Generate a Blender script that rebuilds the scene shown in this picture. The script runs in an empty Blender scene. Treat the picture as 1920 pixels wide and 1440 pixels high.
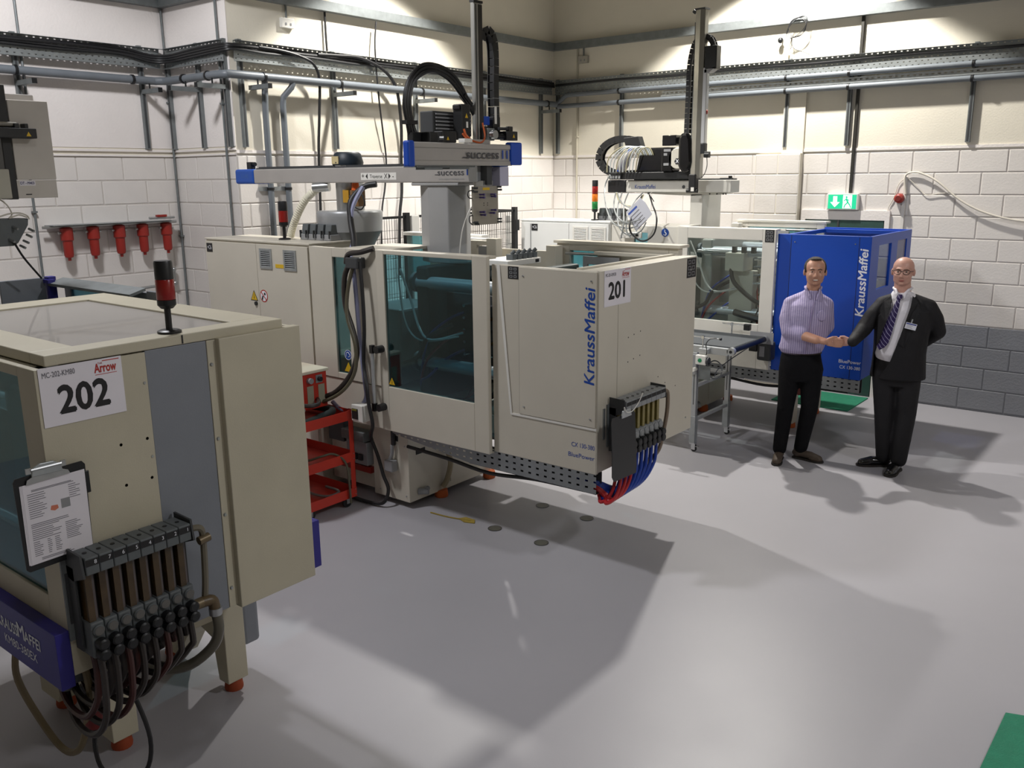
import bpy, bmesh, math, random
from math import sin, cos, pi, radians
from mathutils import Vector, Matrix
random.seed(7)
S = bpy.context.scene
C = S.collection
# ------------------------------------------------------------------ camera
cam_d = bpy.data.cameras.new('camera'); cam = bpy.data.objects.new('camera', cam_d); C.objects.link(cam)
S.camera = cam
cam_d.sensor_fit = 'HORIZONTAL'; cam_d.sensor_width = 36.0; cam_d.lens = 1655 / 1920 * 36.0
cam_d.clip_start = 0.05; cam_d.clip_end = 100
PITCH, ROLL, YAW = 0.23145, -0.00995, 0.67394
_f = Vector((-sin(YAW) * cos(PITCH), cos(YAW) * cos(PITCH), -sin(PITCH)))
_r = Vector((cos(YAW), sin(YAW), 0)); _u = _r.cross(_f)
_r2 = _r * cos(ROLL) + _u * sin(ROLL); _u2 = -_r * sin(ROLL) + _u * cos(ROLL)
cam.matrix_world = Matrix(((_r2.x, _u2.x, -_f.x, 0), (_r2.y, _u2.y, -_f.y, 0), (_r2.z, _u2.z, -_f.z, 2.5), (0, 0, 0, 1)))
# ------------------------------------------------------------------ view, world, lamps
S.view_settings.view_transform = 'Standard'
S.view_settings.look = 'None'
S.view_settings.gamma = 1.0
S.view_settings.use_curve_mapping = False
S.view_settings.exposure = 0.06
W = bpy.data.worlds.new('World'); S.world = W; W.use_nodes = True
W.node_tree.nodes['Background'].inputs[0].default_value = (0.9, 0.95, 1.0, 1)
W.node_tree.nodes['Background'].inputs[1].default_value = 0.15
def lamp(name, loc, power, col, angle=150, blend=0.12, size=0.22, aim=None):
    d = bpy.data.lights.new(name, 'SPOT'); d.energy = power; d.color = col
    d.spot_size = radians(angle); d.spot_blend = blend; d.shadow_soft_size = size
    o = bpy.data.objects.new(name, d); C.objects.link(o); o.location = loc
    if aim:
        o.rotation_euler = (Vector(aim) - Vector(loc)).to_track_quat('-Z', 'Y').to_euler()
    return o
WARM = (1.0, 0.965, 0.90); COOL = (0.97, 0.97, 1.0)
lamp('high_bay_or_fill_lamp', (-4.05, 9.2, 5.25), 880, WARM, 114, 0.15, 0.07)      # over the blue machine
lamp('high_bay_or_fill_lamp', (-6.3, 6.93, 5.25), 680, WARM, 106, 0.25, 0.07)      # near the left wall
lamp('high_bay_or_fill_lamp', (-5.7, 2.4, 5.4), 470, COOL, 150, 0.2, 0.25)  # fill lamp, added to brighten the machine fronts and far left wall
lamp('high_bay_or_fill_lamp', (2.6, 4.6, 5.6), 360, COOL, 150, 0.2, 0.25)  # fill lamp, added on the right to brighten the machine end faces
lamp('high_bay_or_fill_lamp', (0.0, 0.5, 5.6), 70, COOL, 150, 0.2, 0.25)  # weak fill lamp, added near the camera for the nearest faces

# ------------------------------------------------------------------ helpers
def lin(h):
    h = h.lstrip('#'); out = []
    for i in (0, 2, 4):
        c = int(h[i:i + 2], 16) / 255
        out.append(c / 12.92 if c <= 0.04045 else ((c + 0.055) / 1.055) ** 2.4)
    return out
MATS = {}
def M(name, hexc, rough=0.5, metal=0.0, var=0.05, scale=6.0, bump=0.0, bscale=60.0, emit=0.0, spec=0.5, alpha=1.0, coat=0.0):
    if name in MATS: return MATS[name]
    m = bpy.data.materials.new(name); m.use_nodes = True; nt = m.node_tree; N = nt.nodes; L = nt.links
    b = N['Principled BSDF']; c = lin(hexc)
    b.inputs['Roughness'].default_value = rough; b.inputs['Metallic'].default_value = metal
    b.inputs['Specular IOR Level'].default_value = spec; b.inputs['Coat Weight'].default_value = coat
    tc = N.new('ShaderNodeTexCoord')
    nz = N.new('ShaderNodeTexNoise'); nz.inputs['Scale'].default_value = scale; nz.inputs['Detail'].default_value = 5
    L.new(tc.outputs['Object'], nz.inputs['Vector'])
    rp = N.new('ShaderNodeValToRGB')
    rp.color_ramp.elements[0].position = 0.3; rp.color_ramp.elements[1].position = 0.7
    rp.color_ramp.elements[0].color = [max(0, x * (1 - var)) for x in c] + [1]
    rp.color_ramp.elements[1].color = [min(1, x * (1 + var)) for x in c] + [1]
    L.new(nz.outputs['Fac'], rp.inputs['Fac']); L.new(rp.outputs['Color'], b.inputs['Base Color'])
    if emit:
        L.new(rp.outputs['Color'], b.inputs['Emission Color']); b.inputs['Emission Strength'].default_value = emit
    if bump:
        n2 = N.new('ShaderNodeTexNoise'); n2.inputs['Scale'].default_value = bscale; n2.inputs['Detail'].default_value = 3
        L.new(tc.outputs['Object'], n2.inputs['Vector'])
        bp = N.new('ShaderNodeBump'); bp.inputs['Strength'].default_value = bump; bp.inputs['Distance'].default_value = 0.01
        L.new(n2.outputs['Fac'], bp.inputs['Height']); L.new(bp.outputs['Normal'], b.inputs['Normal'])
    if alpha < 1: b.inputs['Alpha'].default_value = alpha
    MATS[name] = m
    return m
def glass(name, hexc, refl=0.08, haze=0.0):
    m = bpy.data.materials.new(name); m.use_nodes = True; nt = m.node_tree; N = nt.nodes; L = nt.links
    N.remove(N['Principled BSDF']); out = N['Material Output']
    t = N.new('ShaderNodeBsdfTransparent'); t.inputs[0].default_value = lin(hexc) + [1]
    g = N.new('ShaderNodeBsdfGlossy'); g.inputs['Roughness'].default_value = 0.03; g.inputs[0].default_value = (1, 1, 1, 1)
    fr = N.new('ShaderNodeLayerWeight'); fr.inputs[0].default_value = 0.25
    mu = N.new('ShaderNodeMath'); mu.operation = 'MULTIPLY_ADD'; mu.inputs[1].default_value = 0.5; mu.inputs[2].default_value = refl * 0.3
    L.new(fr.outputs['Fresnel'], mu.inputs[0])
    mx = N.new('ShaderNodeMixShader'); L.new(mu.outputs[0], mx.inputs[0]); L.new(t.outputs[0], mx.inputs[1]); L.new(g.outputs[0], mx.inputs[2])
    if haze:
        d = N.new('ShaderNodeBsdfDiffuse'); d.inputs[0].default_value = lin('C9C4BE') + [1]
        m2 = N.new('ShaderNodeMixShader'); m2.inputs[0].default_value = haze
        L.new(mx.outputs[0], m2.inputs[1]); L.new(d.outputs[0], m2.inputs[2]); mx = m2
    L.new(mx.outputs[0], out.inputs[0])
    MATS[name] = m
    return m
def perforated(name, hexc, axis, pitch, zpitch, hole=0.42, zhole=0.3, metal=0.7, stagger=0.0, z0=0.0):
    """galvanised sheet with rows of slots punched through it"""
    m = M(name, hexc, 0.45, metal, 0.12, 9, 0)
    nt = m.node_tree; N = nt.nodes; L = nt.links; b = N['Principled BSDF']
    g = N.new('ShaderNodeNewGeometry'); sp = N.new('ShaderNodeSeparateXYZ'); L.new(g.outputs['Position'], sp.inputs[0])
    def mth(op, a, bb=None, cc=None):
        n = N.new('ShaderNodeMath'); n.operation = op
        for i, v in enumerate((a, bb, cc)):
            if v is None: continue
            if isinstance(v, (int, float)): n.inputs[i].default_value = v
            else: L.new(v, n.inputs[i])
        return n.outputs[0]
    zz = mth('DIVIDE', mth('SUBTRACT', sp.outputs['Z'], z0), zpitch)
    row = mth('FLOOR', zz)
    uu = mth('MULTIPLY_ADD', mth('MODULO', row, 2.0), stagger, mth('DIVIDE', sp.outputs[axis], pitch))
    fu = mth('ABSOLUTE', mth('SUBTRACT', mth('FRACT', uu), 0.5)); fz = mth('ABSOLUTE', mth('SUBTRACT', mth('FRACT', zz), 0.5))
    inside = mth('MULTIPLY', mth('LESS_THAN', fu, hole / 2), mth('LESS_THAN', fz, zhole / 2))
    L.new(mth('SUBTRACT', 1.0, inside), b.inputs['Alpha'])
    return m
ORG = {}
OFF = [Vector((0, 0, 0))]
class MB:
    def __init__(s): s.v = []; s.f = []; s.m = []
    def add(s, vs, fs, sm=False):
        o = len(s.v); s.v += [Vector(p) + OFF[0] for p in vs]
        for f in fs: s.f.append([i + o for i in f]); s.m.append(sm)
        return s
    def box(s, x0, x1, y0, y1, z0, z1):
        return s.add([(x, y, z) for x in (x0, x1) for y in (y0, y1) for z in (z0, z1)],
                     [(0, 1, 3, 2), (4, 6, 7, 5), (0, 4, 5, 1), (2, 3, 7, 6), (0, 2, 6, 4), (1, 5, 7, 3)])
    def cbox(s, c, d, R=None):
        vs = [Vector((x * d[0] / 2, y * d[1] / 2, z * d[2] / 2)) for x in (-1, 1) for y in (-1, 1) for z in (-1, 1)]
        if R is not None: vs = [R @ p for p in vs]
        return s.add([p + Vector(c) for p in vs], [(0, 1, 3, 2), (4, 6, 7, 5), (0, 4, 5, 1), (2, 3, 7, 6), (0, 2, 6, 4), (1, 5, 7, 3)])
    def prism(s, poly, ax, a, b):
        def P(p, t): return {'x': (t, p[0], p[1]), 'y': (p[0], t, p[1]), 'z': (p[0], p[1], t)}[ax]
        n = len(poly); vs = [P(p, a) for p in poly] + [P(p, b) for p in poly]
        fs = [tuple(range(n)), tuple(range(2 * n - 1, n - 1, -1))] + [(i, i + n, (i + 1) % n + n, (i + 1) % n) for i in range(n)]
        return s.add(vs, fs)
    def cyl(s, p, q, r, r2=None, n=14, caps=True):
        p = Vector(p); q = Vector(q); r2 = r if r2 is None else r2
        d = (q - p).normalized(); a = d.orthogonal().normalized(); b = d.cross(a)
        vs = []
        for c, rr in ((p, r), (q, r2)):
            vs += [c + (a * cos(2 * pi * i / n) + b * sin(2 * pi * i / n)) * rr for i in range(n)]
        s.add(vs, [(i, (i + 1) % n, n + (i + 1) % n, n + i) for i in range(n)], True)
        if caps:
            s.add(vs[:n], [tuple(range(n - 1, -1, -1))]); s.add(vs[n:], [tuple(range(n))])
        return s
    def lathe(s, prof, c, ax='z', n=20, caps=True):
        c = Vector(c); vs = []
        for r, h in prof:
            for i in range(n):
                a = 2 * pi * i / n; x, y = r * cos(a), r * sin(a)
                vs.append(c + Vector({'z': (x, y, h), 'x': (h, x, y), 'y': (x, h, y)}[ax]))
        fs = []
        for k in range(len(prof) - 1):
            for i in range(n): fs.append((k * n + i, k * n + (i + 1) % n, (k + 1) * n + (i + 1) % n, (k + 1) * n + i))
        s.add(vs, fs, True)
        if caps:
            s.add(vs[:n], [tuple(range(n - 1, -1, -1))]); s.add(vs[-n:], [tuple(range(n))])
        return s
    def tube(s, pts, r, n=8, sub=5, closed=False):
        P = [Vector(p) for p in pts]
        if sub > 1 and len(P) > 2:
            Q = []; m = len(P)
            for i in range(m - 1 if not closed else m):
                if closed: a, b, c, d = P[i - 1], P[i], P[(i + 1) % m], P[(i + 2) % m]
                else: a, b, c, d = P[max(i - 1, 0)], P[i], P[i + 1], P[min(i + 2, m - 1)]
                for k in range(sub):
                    t = k / sub
                    Q.append(0.5 * ((2 * b) + (c - a) * t + (2 * a - 5 * b + 4 * c - d) * t * t + (3 * b - a - 3 * c + d) * t ** 3))
            if not closed: Q.append(P[-1])
            P = Q
        vs = []; up = None
        for i, p in enumerate(P):
            t = (P[min(i + 1, len(P) - 1)] - P[max(i - 1, 0)]).normalized()
            if up is None: up = t.orthogonal().normalized()
            up = (up - t * up.dot(t)).normalized(); b = t.cross(up)
            rr = r(i / (len(P) - 1)) if callable(r) else r
            vs += [p + (up * cos(2 * pi * k / n) + b * sin(2 * pi * k / n)) * rr for k in range(n)]
        m = len(P); fs = []
        for i in range(m - 1):
            for k in range(n): fs.append((i * n + k, i * n + (k + 1) % n, (i + 1) * n + (k + 1) % n, (i + 1) * n + k))
        s.add(vs, fs, True)
        s.add(vs[:n], [tuple(range(n - 1, -1, -1))]); s.add(vs[-n:], [tuple(range(n))])
        return s
    def sphere(s, c, r, n=12, m=8, R=None):
        if isinstance(r, (int, float)): r = (r, r, r)
        vs = []; c = Vector(c)
        for j in range(m + 1):
            th = pi * j / m
            for i in range(n):
                a = 2 * pi * i / n; p = Vector((sin(th) * cos(a) * r[0], sin(th) * sin(a) * r[1], cos(th) * r[2]))
                if R is not None: p = R @ p
                vs.append(c + p)
        fs = []
        for j in range(m):
            for i in range(n): fs.append((j * n + i, (j + 1) * n + i, (j + 1) * n + (i + 1) % n, j * n + (i + 1) % n))
        return s.add(vs, fs, True)
    def frame(s, ax, t0, t1, a0, a1, b0, b1, ha0, ha1, hb0, hb1):
        """plate with a rectangular opening; ax = normal axis, a and b the two other axes in xyz order"""
        for (p0, p1, q0, q1) in ((a0, ha0, b0, b1), (ha1, a1, b0, b1), (ha0, ha1, b0, hb0), (ha0, ha1, hb1, b1)):
            if p1 - p0 < 1e-5 or q1 - q0 < 1e-5: continue
            if ax == 'x': s.box(t0, t1, p0, p1, q0, q1)
            elif ax == 'y': s.box(p0, p1, t0, t1, q0, q1)
            else: s.box(p0, p1, q0, q1, t0, t1)
        return s
    def build(s, name, mat, parent=None, bevel=0.0, label=None, cat=None, group=None, kind=None, org=None):
        me = bpy.data.meshes.new(name)
        if parent is not None: o = ORG[parent]
        else:
            lo = [min(p[i] for p in s.v) for i in range(3)]; hi = [max(p[i] for p in s.v) for i in range(3)]
            o = Vector(org) + OFF[0] if org else Vector(((lo[0] + hi[0]) / 2, (lo[1] + hi[1]) / 2, lo[2]))
        me.from_pydata([tuple(p - o) for p in s.v], [], s.f)
        me.polygons.foreach_set('use_smooth', s.m)
        me.update()
        if any(s.m): me.set_sharp_from_angle(angle=radians(38))
        ob = bpy.data.objects.new(name, me); C.objects.link(ob); ORG[ob] = o
        me.materials.append(mat)
        if parent is not None: ob.parent = parent
        else: ob.location = o
        if bevel:
            bv = ob.modifiers.new('bevel', 'BEVEL'); bv.width = bevel; bv.segments = 2; bv.limit_method = 'ANGLE'
        tag(ob, label, cat, group, kind)
        return ob
def tag(o, label=None, cat=None, group=None, kind=None):
    if label: o['label'] = label
    if cat: o['category'] = cat
    if group: o['group'] = group
    if kind: o['kind'] = kind
    return o
def thing(name, label, cat, loc, group=None, kind=None):
    o = bpy.data.objects.new(name, None); C.objects.link(o); o.location = Vector(loc) + OFF[0]; o.empty_display_size = 0.1
    ORG[o] = Vector(loc) + OFF[0]
    return tag(o, label, cat, group, kind)
def box(name, mat, parent, x0, x1, y0, y1, z0, z1, bevel=0.0, **k):
    return MB().box(x0, x1, y0, y1, z0, z1).build(name, mat, parent, bevel, **k)
def copy_tree(o, dloc, parent=None, label=None, group=None):
    c = o.copy(); C.objects.link(c); ORG[c] = ORG[o] + Vector(dloc)
    if parent is not None: c.parent = parent
    else: c.location = o.location + Vector(dloc)
    if label: c['label'] = label
    if group: c['group'] = group
    for ch in list(KIDS.get(o, [])) or [x for x in o.children]:
        copy_tree(ch, dloc, c)
    return c
KIDS = {}
AX = {  # writing direction, up direction
    '-y': (Vector((1, 0, 0)), Vector((0, 0, 1))),     # on a face looking towards -Y
    '+x': (Vector((0, 1, 0)), Vector((0, 0, 1))),     # on a face looking towards +X
    '-y_up': (Vector((0, 0, 1)), Vector((-1, 0, 0))), # reads upwards on a -Y face
    '+x_up': (Vector((0, 0, 1)), Vector((0, -1, 0))),
}
def text(parent, body, pos, size, face, mat, align='CENTER', shear=0.0, bold=0.0, width=None, name='lettering', tilt=0.0, thick=0.0006):
    cu = bpy.data.curves.new(name, 'FONT'); cu.body = body; cu.size = 1.0; cu.align_x = align; cu.align_y = 'CENTER'
    cu.shear = shear; cu.resolution_u = 3
    t = bpy.data.objects.new('t', cu); C.objects.link(t)
    dg = bpy.context.evaluated_depsgraph_get(); dg.update()
    me = bpy.data.meshes.new_from_object(t.evaluated_get(dg)); bpy.data.objects.remove(t); bpy.data.curves.remove(cu)
    a, b = AX[face] if isinstance(face, str) else face
    n = a.cross(b)
    if tilt: a, b = a * cos(tilt) + b * sin(tilt), -a * sin(tilt) + b * cos(tilt)
    w = max(v.co.x for v in me.vertices) - min(v.co.x for v in me.vertices) if me.vertices else 1
    sx = width / w if width else size
    o = ORG[parent]
    if bold:
        bm = bmesh.new()
        for dx, dy in ((-bold, 0), (bold, 0), (0, bold), (0, -bold), (0, 0)):
            t0 = len(bm.verts); bm.from_mesh(me); bm.verts.ensure_lookup_table()
            for v in bm.verts[t0:]: v.co.x += dx; v.co.y += dy; v.co.z += 0.0001 * (t0 // max(1, len(me.vertices)))
        bm.to_mesh(me); bm.free()
    for v in me.vertices:
        v.co = Vector(pos) + OFF[0] + a * (v.co.x * sx) + b * (v.co.y * size) + n * (thick + v.co.z) - o
    me.materials.clear(); me.materials.append(mat); me.name = name
    ob = bpy.data.objects.new(name, me); C.objects.link(ob); ob.parent = parent; ORG[ob] = o
    return ob

# ------------------------------------------------------------------ materials
cream = M('cream_paint', 'CAC4B6', 0.42, 0, 0.03, 3, 0.05, 220)
cream202 = M('aged_cream_paint', 'BCB5A0', 0.48, 0, 0.06, 3, 0.06, 200)
white_paint = M('white_paint', 'E2E0DA', 0.4, 0, 0.03, 5)
grey_paint = M('grey_paint', '7E8289', 0.45, 0, 0.04, 5, 0.05, 200)
mid_grey = M('mid_grey', '8F9092', 0.5, 0, 0.05)
dark_grey = M('dark_grey', '3A3C3E', 0.5, 0, 0.08)
cast_grey = M('cast_grey', '5B6062', 0.55, 0, 0.08, 9, 0.1)
black = M('black_plastic', '17181A', 0.42, 0, 0.1)
rubber = M('black_rubber', '1C1C1E', 0.5, 0, 0.1)
brown_rubber = M('worn_hose_rubber', '2E2825', 0.4, 0, 0.15, 14)
gloss_black = M('gloss_black', '0B0B0D', 0.12, 0, 0.05)
blue = M('signal_blue', '0845AE', 0.38, 0, 0.03, 3)
robot_blue = M('robot_cap_blue', '1E4FA6', 0.4, 0, 0.04)
km_blue = M('lettering_blue', '1546A0', 0.5, 0, 0.02)
navy = M('violet_blue', '2A2580', 0.45, 0, 0.04)
red = M('trolley_red', 'B8301F', 0.4, 0, 0.06)
filter_red = M('filter_red', '96281F', 0.45, 0, 0.06)
orange = M('foot_orange', 'C4602A', 0.6, 0, 0.1)
steel = M('brushed_steel', 'B4B6B6', 0.3, 0.85, 0.06, 20)
chrome = M('chrome', 'D8DADC', 0.12, 1.0, 0.02)
galv = M('galvanised', 'A9AEB0', 0.4, 0.75, 0.12, 14)
galv_dull = M('dull_galvanised', '787D7E', 0.5, 0.4, 0.12, 14)
alu = M('aluminium', 'B9BCBE', 0.38, 0.6, 0.05, 12)
robot_alu = M('robot_aluminium', 'AEAAA6', 0.4, 0.3, 0.04, 6)
robot_grey = M('robot_column_grey', 'A3A3A3', 0.35, 0.1, 0.04, 4)
pvc = M('grey_pvc', '6C7278', 0.45, 0, 0.05, 8)
paper = M('paper', 'E4E0E6', 0.55, 0, 0.02)
ink = M('ink_black', '1A191B', 0.6, 0, 0.02)
ink_grey = M('ink_grey', '77757C', 0.6, 0, 0.02)
ink_red = M('ink_red', 'B03028', 0.6, 0, 0.02)
brass = M('brass', 'B8924A', 0.3, 0.9, 0.08)
amber_tube = M('stained_flow_tube', '46361F', 0.25, 0, 0.25, 18)
clear_tube = M('clear_yellow_tube', '80743E', 0.2, 0, 0.2, 18)
yellow = M('warning_yellow', 'D9B21E', 0.5, 0, 0.03)
sign_blue = M('mandatory_blue', '12479C', 0.5, 0, 0.03)
white_ink = M('white_ink', 'E8EAF0', 0.5, 0, 0.01)
teal_glass = glass('teal_guard_glass', 'A4C8D0', 0.10)
clear_glass = glass('clear_guard_glass', 'E4EAEA', 0.08)
cyan_glass = glass('cyan_guard_glass', '9AD4DC', 0.08, 0.2)
lid_glass = glass('scuffed_lid_sheet', 'B9B6B2', 0.2, 0.5)
tray_x = perforated('tray_perforated_x', '9A9FA0', 'X', 0.06, 0.036, 0.28, 0.24, stagger=0.5)
tray_y = perforated('tray_perforated_y', '9A9FA0', 'Y', 0.06, 0.036, 0.28, 0.24, stagger=0.5)
mtray_x = perforated('machine_tray_perforated', '8C9092', 'X', 0.065, 0.042, 0.36, 0.3, metal=0.4)
# ------------------------------------------------------------------ room shell
YW, XL, XL2, YR = 10.218, -7.387, -8.44, 5.12
wall_white = M('wall_paint_white', 'E6E0DC', 0.55, 0, 0.03, 2, 0.25, 45)
wall_cream = M('wall_paint_cream', 'DDD7C8', 0.6, 0, 0.03, 2, 0.12, 60)
block_white = M('block_paint_white', 'DAD5D0', 0.5, 0, 0.03, 3, 0.14, 60)
block_grey = M('block_paint_grey', '83858A', 0.45, 0, 0.04, 3, 0.35, 55)
mortar_m = M('mortar_paint', 'C4BEB8', 0.6, 0, 0.04, 3, 0.2)
mortar_g = M('mortar_grey', '74767A', 0.6, 0, 0.04, 3, 0.2)
# floor: epoxy paint with faint wear
floor_m = M('epoxy_floor', 'A5A3A8', 0.36, 0, 0.05, 0.7, 0.02, 140, spec=0.4)
nt = floor_m.node_tree; N = nt.nodes; L = nt.links; b = N['Principled BSDF']
tc = N.new('ShaderNodeTexCoord'); n1 = N.new('ShaderNodeTexNoise'); n1.inputs['Scale'].default_value = 0.8; n1.inputs['Detail'].default_value = 3
L.new(tc.outputs['Object'], n1.inputs['Vector'])
mr = N.new('ShaderNodeMapRange'); mr.inputs[1].default_value = 0.3; mr.inputs[2].default_value = 0.75; mr.inputs[3].default_value = 0.36; mr.inputs[4].default_value = 0.46
L.new(n1.outputs['Fac'], mr.inputs[0]); L.new(mr.outputs[0], b.inputs['Roughness'])
MB().box(-8.7, 5.2, -7.2, 10.5, -0.1, 0).build('floor', floor_m, kind='structure')
MB().box(-8.7, 5.2, -7.2, 10.5, 7.4, 7.5).build('ceiling', M('roof_sheet', 'B8B6AE', 0.7), kind='structure')
ROOM = {}
def wall(name, x0, x1, y0, y1):
    o = MB().box(x0, x1, y0, y1, 0, 7.4).build(name, wall_cream, kind='structure'); return o
WR = wall('wall_right', XL, 5.0, YW, YW + 0.2)
WL = wall('wall_left', XL - 0.2, XL, YR + 0.2, YW + 0.2)
WRET = wall('wall_return', XL2, XL, YR, YR + 0.2)
WL2 = wall('wall_far_left', XL2 - 0.2, XL2, -7.2, YR + 0.2)
wall('wall_front', XL2, 5.2, -7.2, -7.0)
wall('wall_side', 5.0, 5.2, -7.0, YW)
# whiter paint on the return and the far left wall: thin render coats above the blockwork
MB().box(XL2, XL + 0.002, YR - 0.006, YR, 2.8, 4.13).build('render_coat', wall_white, WRET)
MB().box(XL2, XL2 + 0.006, -2, YR, 2.8, 4.13).build('render_coat', wall_white, WL2)

BM = {}
def block_mesh(ax, w, h, mat):
    """one painted concrete block, front edges rounded off; ax: outward direction"""
    k = (ax, round(w, 3), round(h, 3), mat.name)
    if k in BM: return BM[k]
    d, e = 0.007, 0.006; W2, H2 = w / 2, h / 2
    q = [(-W2, 0, -H2), (W2, 0, -H2), (W2, 0, H2), (-W2, 0, H2), (-W2 + e, d, -H2 + e), (W2 - e, d, -H2 + e), (W2 - e, d, H2 - e), (-W2 + e, d, H2 - e)]
    vs = [(p[0], -p[1], p[2]) if ax == '-y' else (p[1], p[0], p[2]) for p in q]
    me = bpy.data.meshes.new('block'); me.from_pydata(vs, [], [(4, 5, 6, 7), (0, 1, 5, 4), (1, 2, 6, 5), (2, 3, 7, 6), (3, 0, 4, 7)])
    me.materials.append(mat); BM[k] = me
    return me
def blockwork(wallob, ax, const, u0, u1, z1, joint, skip=(), grey=True, z_min=0.016):
    H = 0.225; base = MB()
    if ax == '-y' and grey: MB().box(u0, u1, const - 0.002, const + 0.001, 0, 0.912).build('mortar_bed', mortar_g, wallob)
    if ax == '-y': MB().box(u0, u1, const - 0.002, const + 0.001, 0.912 if grey else 0.8, 2.72).build('mortar_bed', mortar_m, wallob)
    else:
        MB().box(const - 0.001, const + 0.002, u0, u1, 0.912, 2.72).build('mortar_bed', mortar_m, wallob); MB().box(const - 0.001, const + 0.002, u0, u1, 0, 0.912).build('mortar_bed', mortar_g, wallob)
    n = 0
    for row in range(12):
        zc = 0.016 + row * H + H / 2
        if zc < z_min: continue
        off = joint + (0.225 if row % 2 == 0 else 0)
        k0 = math.floor((u0 - off) / 0.45)
        u = off + k0 * 0.45
        while u < u1:
            a, b_ = max(u, u0), min(u + 0.45, u1)
            for (s0, s1, t0, t1) in skip:
                if t0 < zc < t1:
                    if a >= s0 and b_ <= s1: a = b_ = 0
                    elif a < s0 < b_ and b_ <= s1 + 1e-6: b_ = s0
                    elif a < s1 < b_ and a >= s0 - 1e-6: a = s1
                    elif a < s0 and b_ > s1: b_ = s0
            if b_ - a > 0.05:
                me = block_mesh(ax, b_ - a - 0.009, H - 0.009, block_grey if (row < 4 and grey) else block_white)
                o = bpy.data.objects.new('block', me); C.objects.link(o); o.parent = wallob
                c = (a + b_) / 2; w = Vector((c, const, zc)) if ax == '-y' else Vector((const, c, zc))
                o.location = w - ORG[wallob]; n += 1
            u += 0.45
    return n
DOOR = (-3.80, -2.90, 0, 2.02)
PIL = (-4.40, -3.87)
blockwork(WR, '-y', YW, XL, 1.2, 2.716, -2.68, skip=(DOOR, (PIL[0] - 0.01, PIL[1] + 0.01, 0, 3)), z_min=0)
blockwork(WL, '+x', XL, YR, YW, 2.716, 5.452 - 0.225, z_min=0)
blockwork(WRET, '-y', YR, XL2, XL, 2.716, -7.605, z_min=0)
blockwork(WL2, '+x', XL2, 2.0, YR, 2.716, 4.55, z_min=0)
# shadow line strips and ledges where blockwork meets the smooth upper wall
MB().box(XL, 5, YW - 0.012, YW, 2.735, 2.765).build('trim_1', wall_white, kind='structure')
MB().box(XL, XL + 0.012, YR, YW, 2.735, 2.765).build('trim_2', wall_white, kind='structure')
MB().box(XL2, XL, YR - 0.02, YR, 2.72, 2.735).box(XL2, XL, YR - 0.02, YR, 2.765, 2.785).build('trim_3', wall_white, kind='structure')
MB().box(XL2, XL2 + 0.02, -2, YR, 2.72, 2.735).box(XL2, XL2 + 0.02, -2, YR, 2.765, 2.785).build('trim_4', wall_white, kind='structure')
# pilaster on the right wall
pil = MB().box(PIL[0], PIL[1], YW - 0.09, YW, 0, 2.72).box(-4.12, -3.87, YW - 0.03, YW, 2.72, 3.45).build('pilaster', wall_cream, kind='structure')
for row in range(12):
    zc = 0.016 + row * 0.225 + 0.1125
    for (a, b_) in ([(PIL[0], -4.13), (-4.13, PIL[1])] if row % 2 else [(PIL[0], PIL[1])]):
        me = block_mesh('-y', b_ - a - 0.008, 0.216, block_grey if row < 4 else block_white)
        o = bpy.data.objects.new('block', me); C.objects.link(o); o.parent = pil
        o.location = Vector(((a + b_) / 2, YW - 0.09, zc)) - ORG[pil]
# steel rail along the walls
def rail(n, x0, x1, y0, y1): MB().box(x0, x1, y0, y1, 4.124, 4.216).build('trim_%d' % n, galv_dull, kind='structure')
rail(5, XL, 5, YW - 0.08, YW); rail(6, XL, XL + 0.08, YR - 0.08, YW - 0.08); rail(7, XL2, XL + 0.08, YR - 0.085, YR); rail(8, XL2, XL2 + 0.085, -2, YR - 0.085)
# door behind the blue machine
door_m = M('door_dark_green', '2E4A44', 0.5, 0, 0.08)
d = MB().box(-3.78, -2.92, YW - 0.03, YW, 0, 1.985).build('door_1', door_m, kind='structure')
MB().box(-3.42, -3.40, YW - 0.038, YW - 0.03, 0, 1.985).build('meeting_rail', dark_grey, d)
MB().frame('y', YW - 0.035, YW, -3.84, -2.86, 0, 2.09, -3.79, -2.91, -0.01, 1.985).build('trim_9', wall_white, kind='structure')
# exit sign
ex = thing('exit_sign', 'green and white illuminated exit sign above the dark doorway', 'sign', (-3.37, YW - 0.05, 2.1))
ex_body = MB().box(-3.54, -3.20, YW - 0.075, YW - 0.012, 2.095, 2.275).build('housing', white_paint, ex, 0.006)
exg = M('exit_green', '17B884', 0.5, 0, 0.01, emit=0.7); exw = M('exit_white', 'F4FBF7', 0.5, 0, 0.01, emit=0.9)
MB().box(-3.525, -3.215, YW - 0.077, YW - 0.075, 2.108, 2.262).build('green_panel', exg, ex)
arrow = [(-3.447, 2.125), (-3.395, 2.180), (-3.425, 2.180), (-3.425, 2.245), (-3.469, 2.245), (-3.469, 2.180), (-3.499, 2.180)]
MB().prism(arrow, 'y', YW - 0.079, YW - 0.077).build('arrow', exw, ex)
MB().box(-3.360, -3.262, YW - 0.0785, YW - 0.077, 2.112, 2.258).build('white_doorway', exw, ex)
rm = MB(); rm.sphere((-3.322, YW - 0.081, 2.236), (0.011, 0.003, 0.011))
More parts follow.
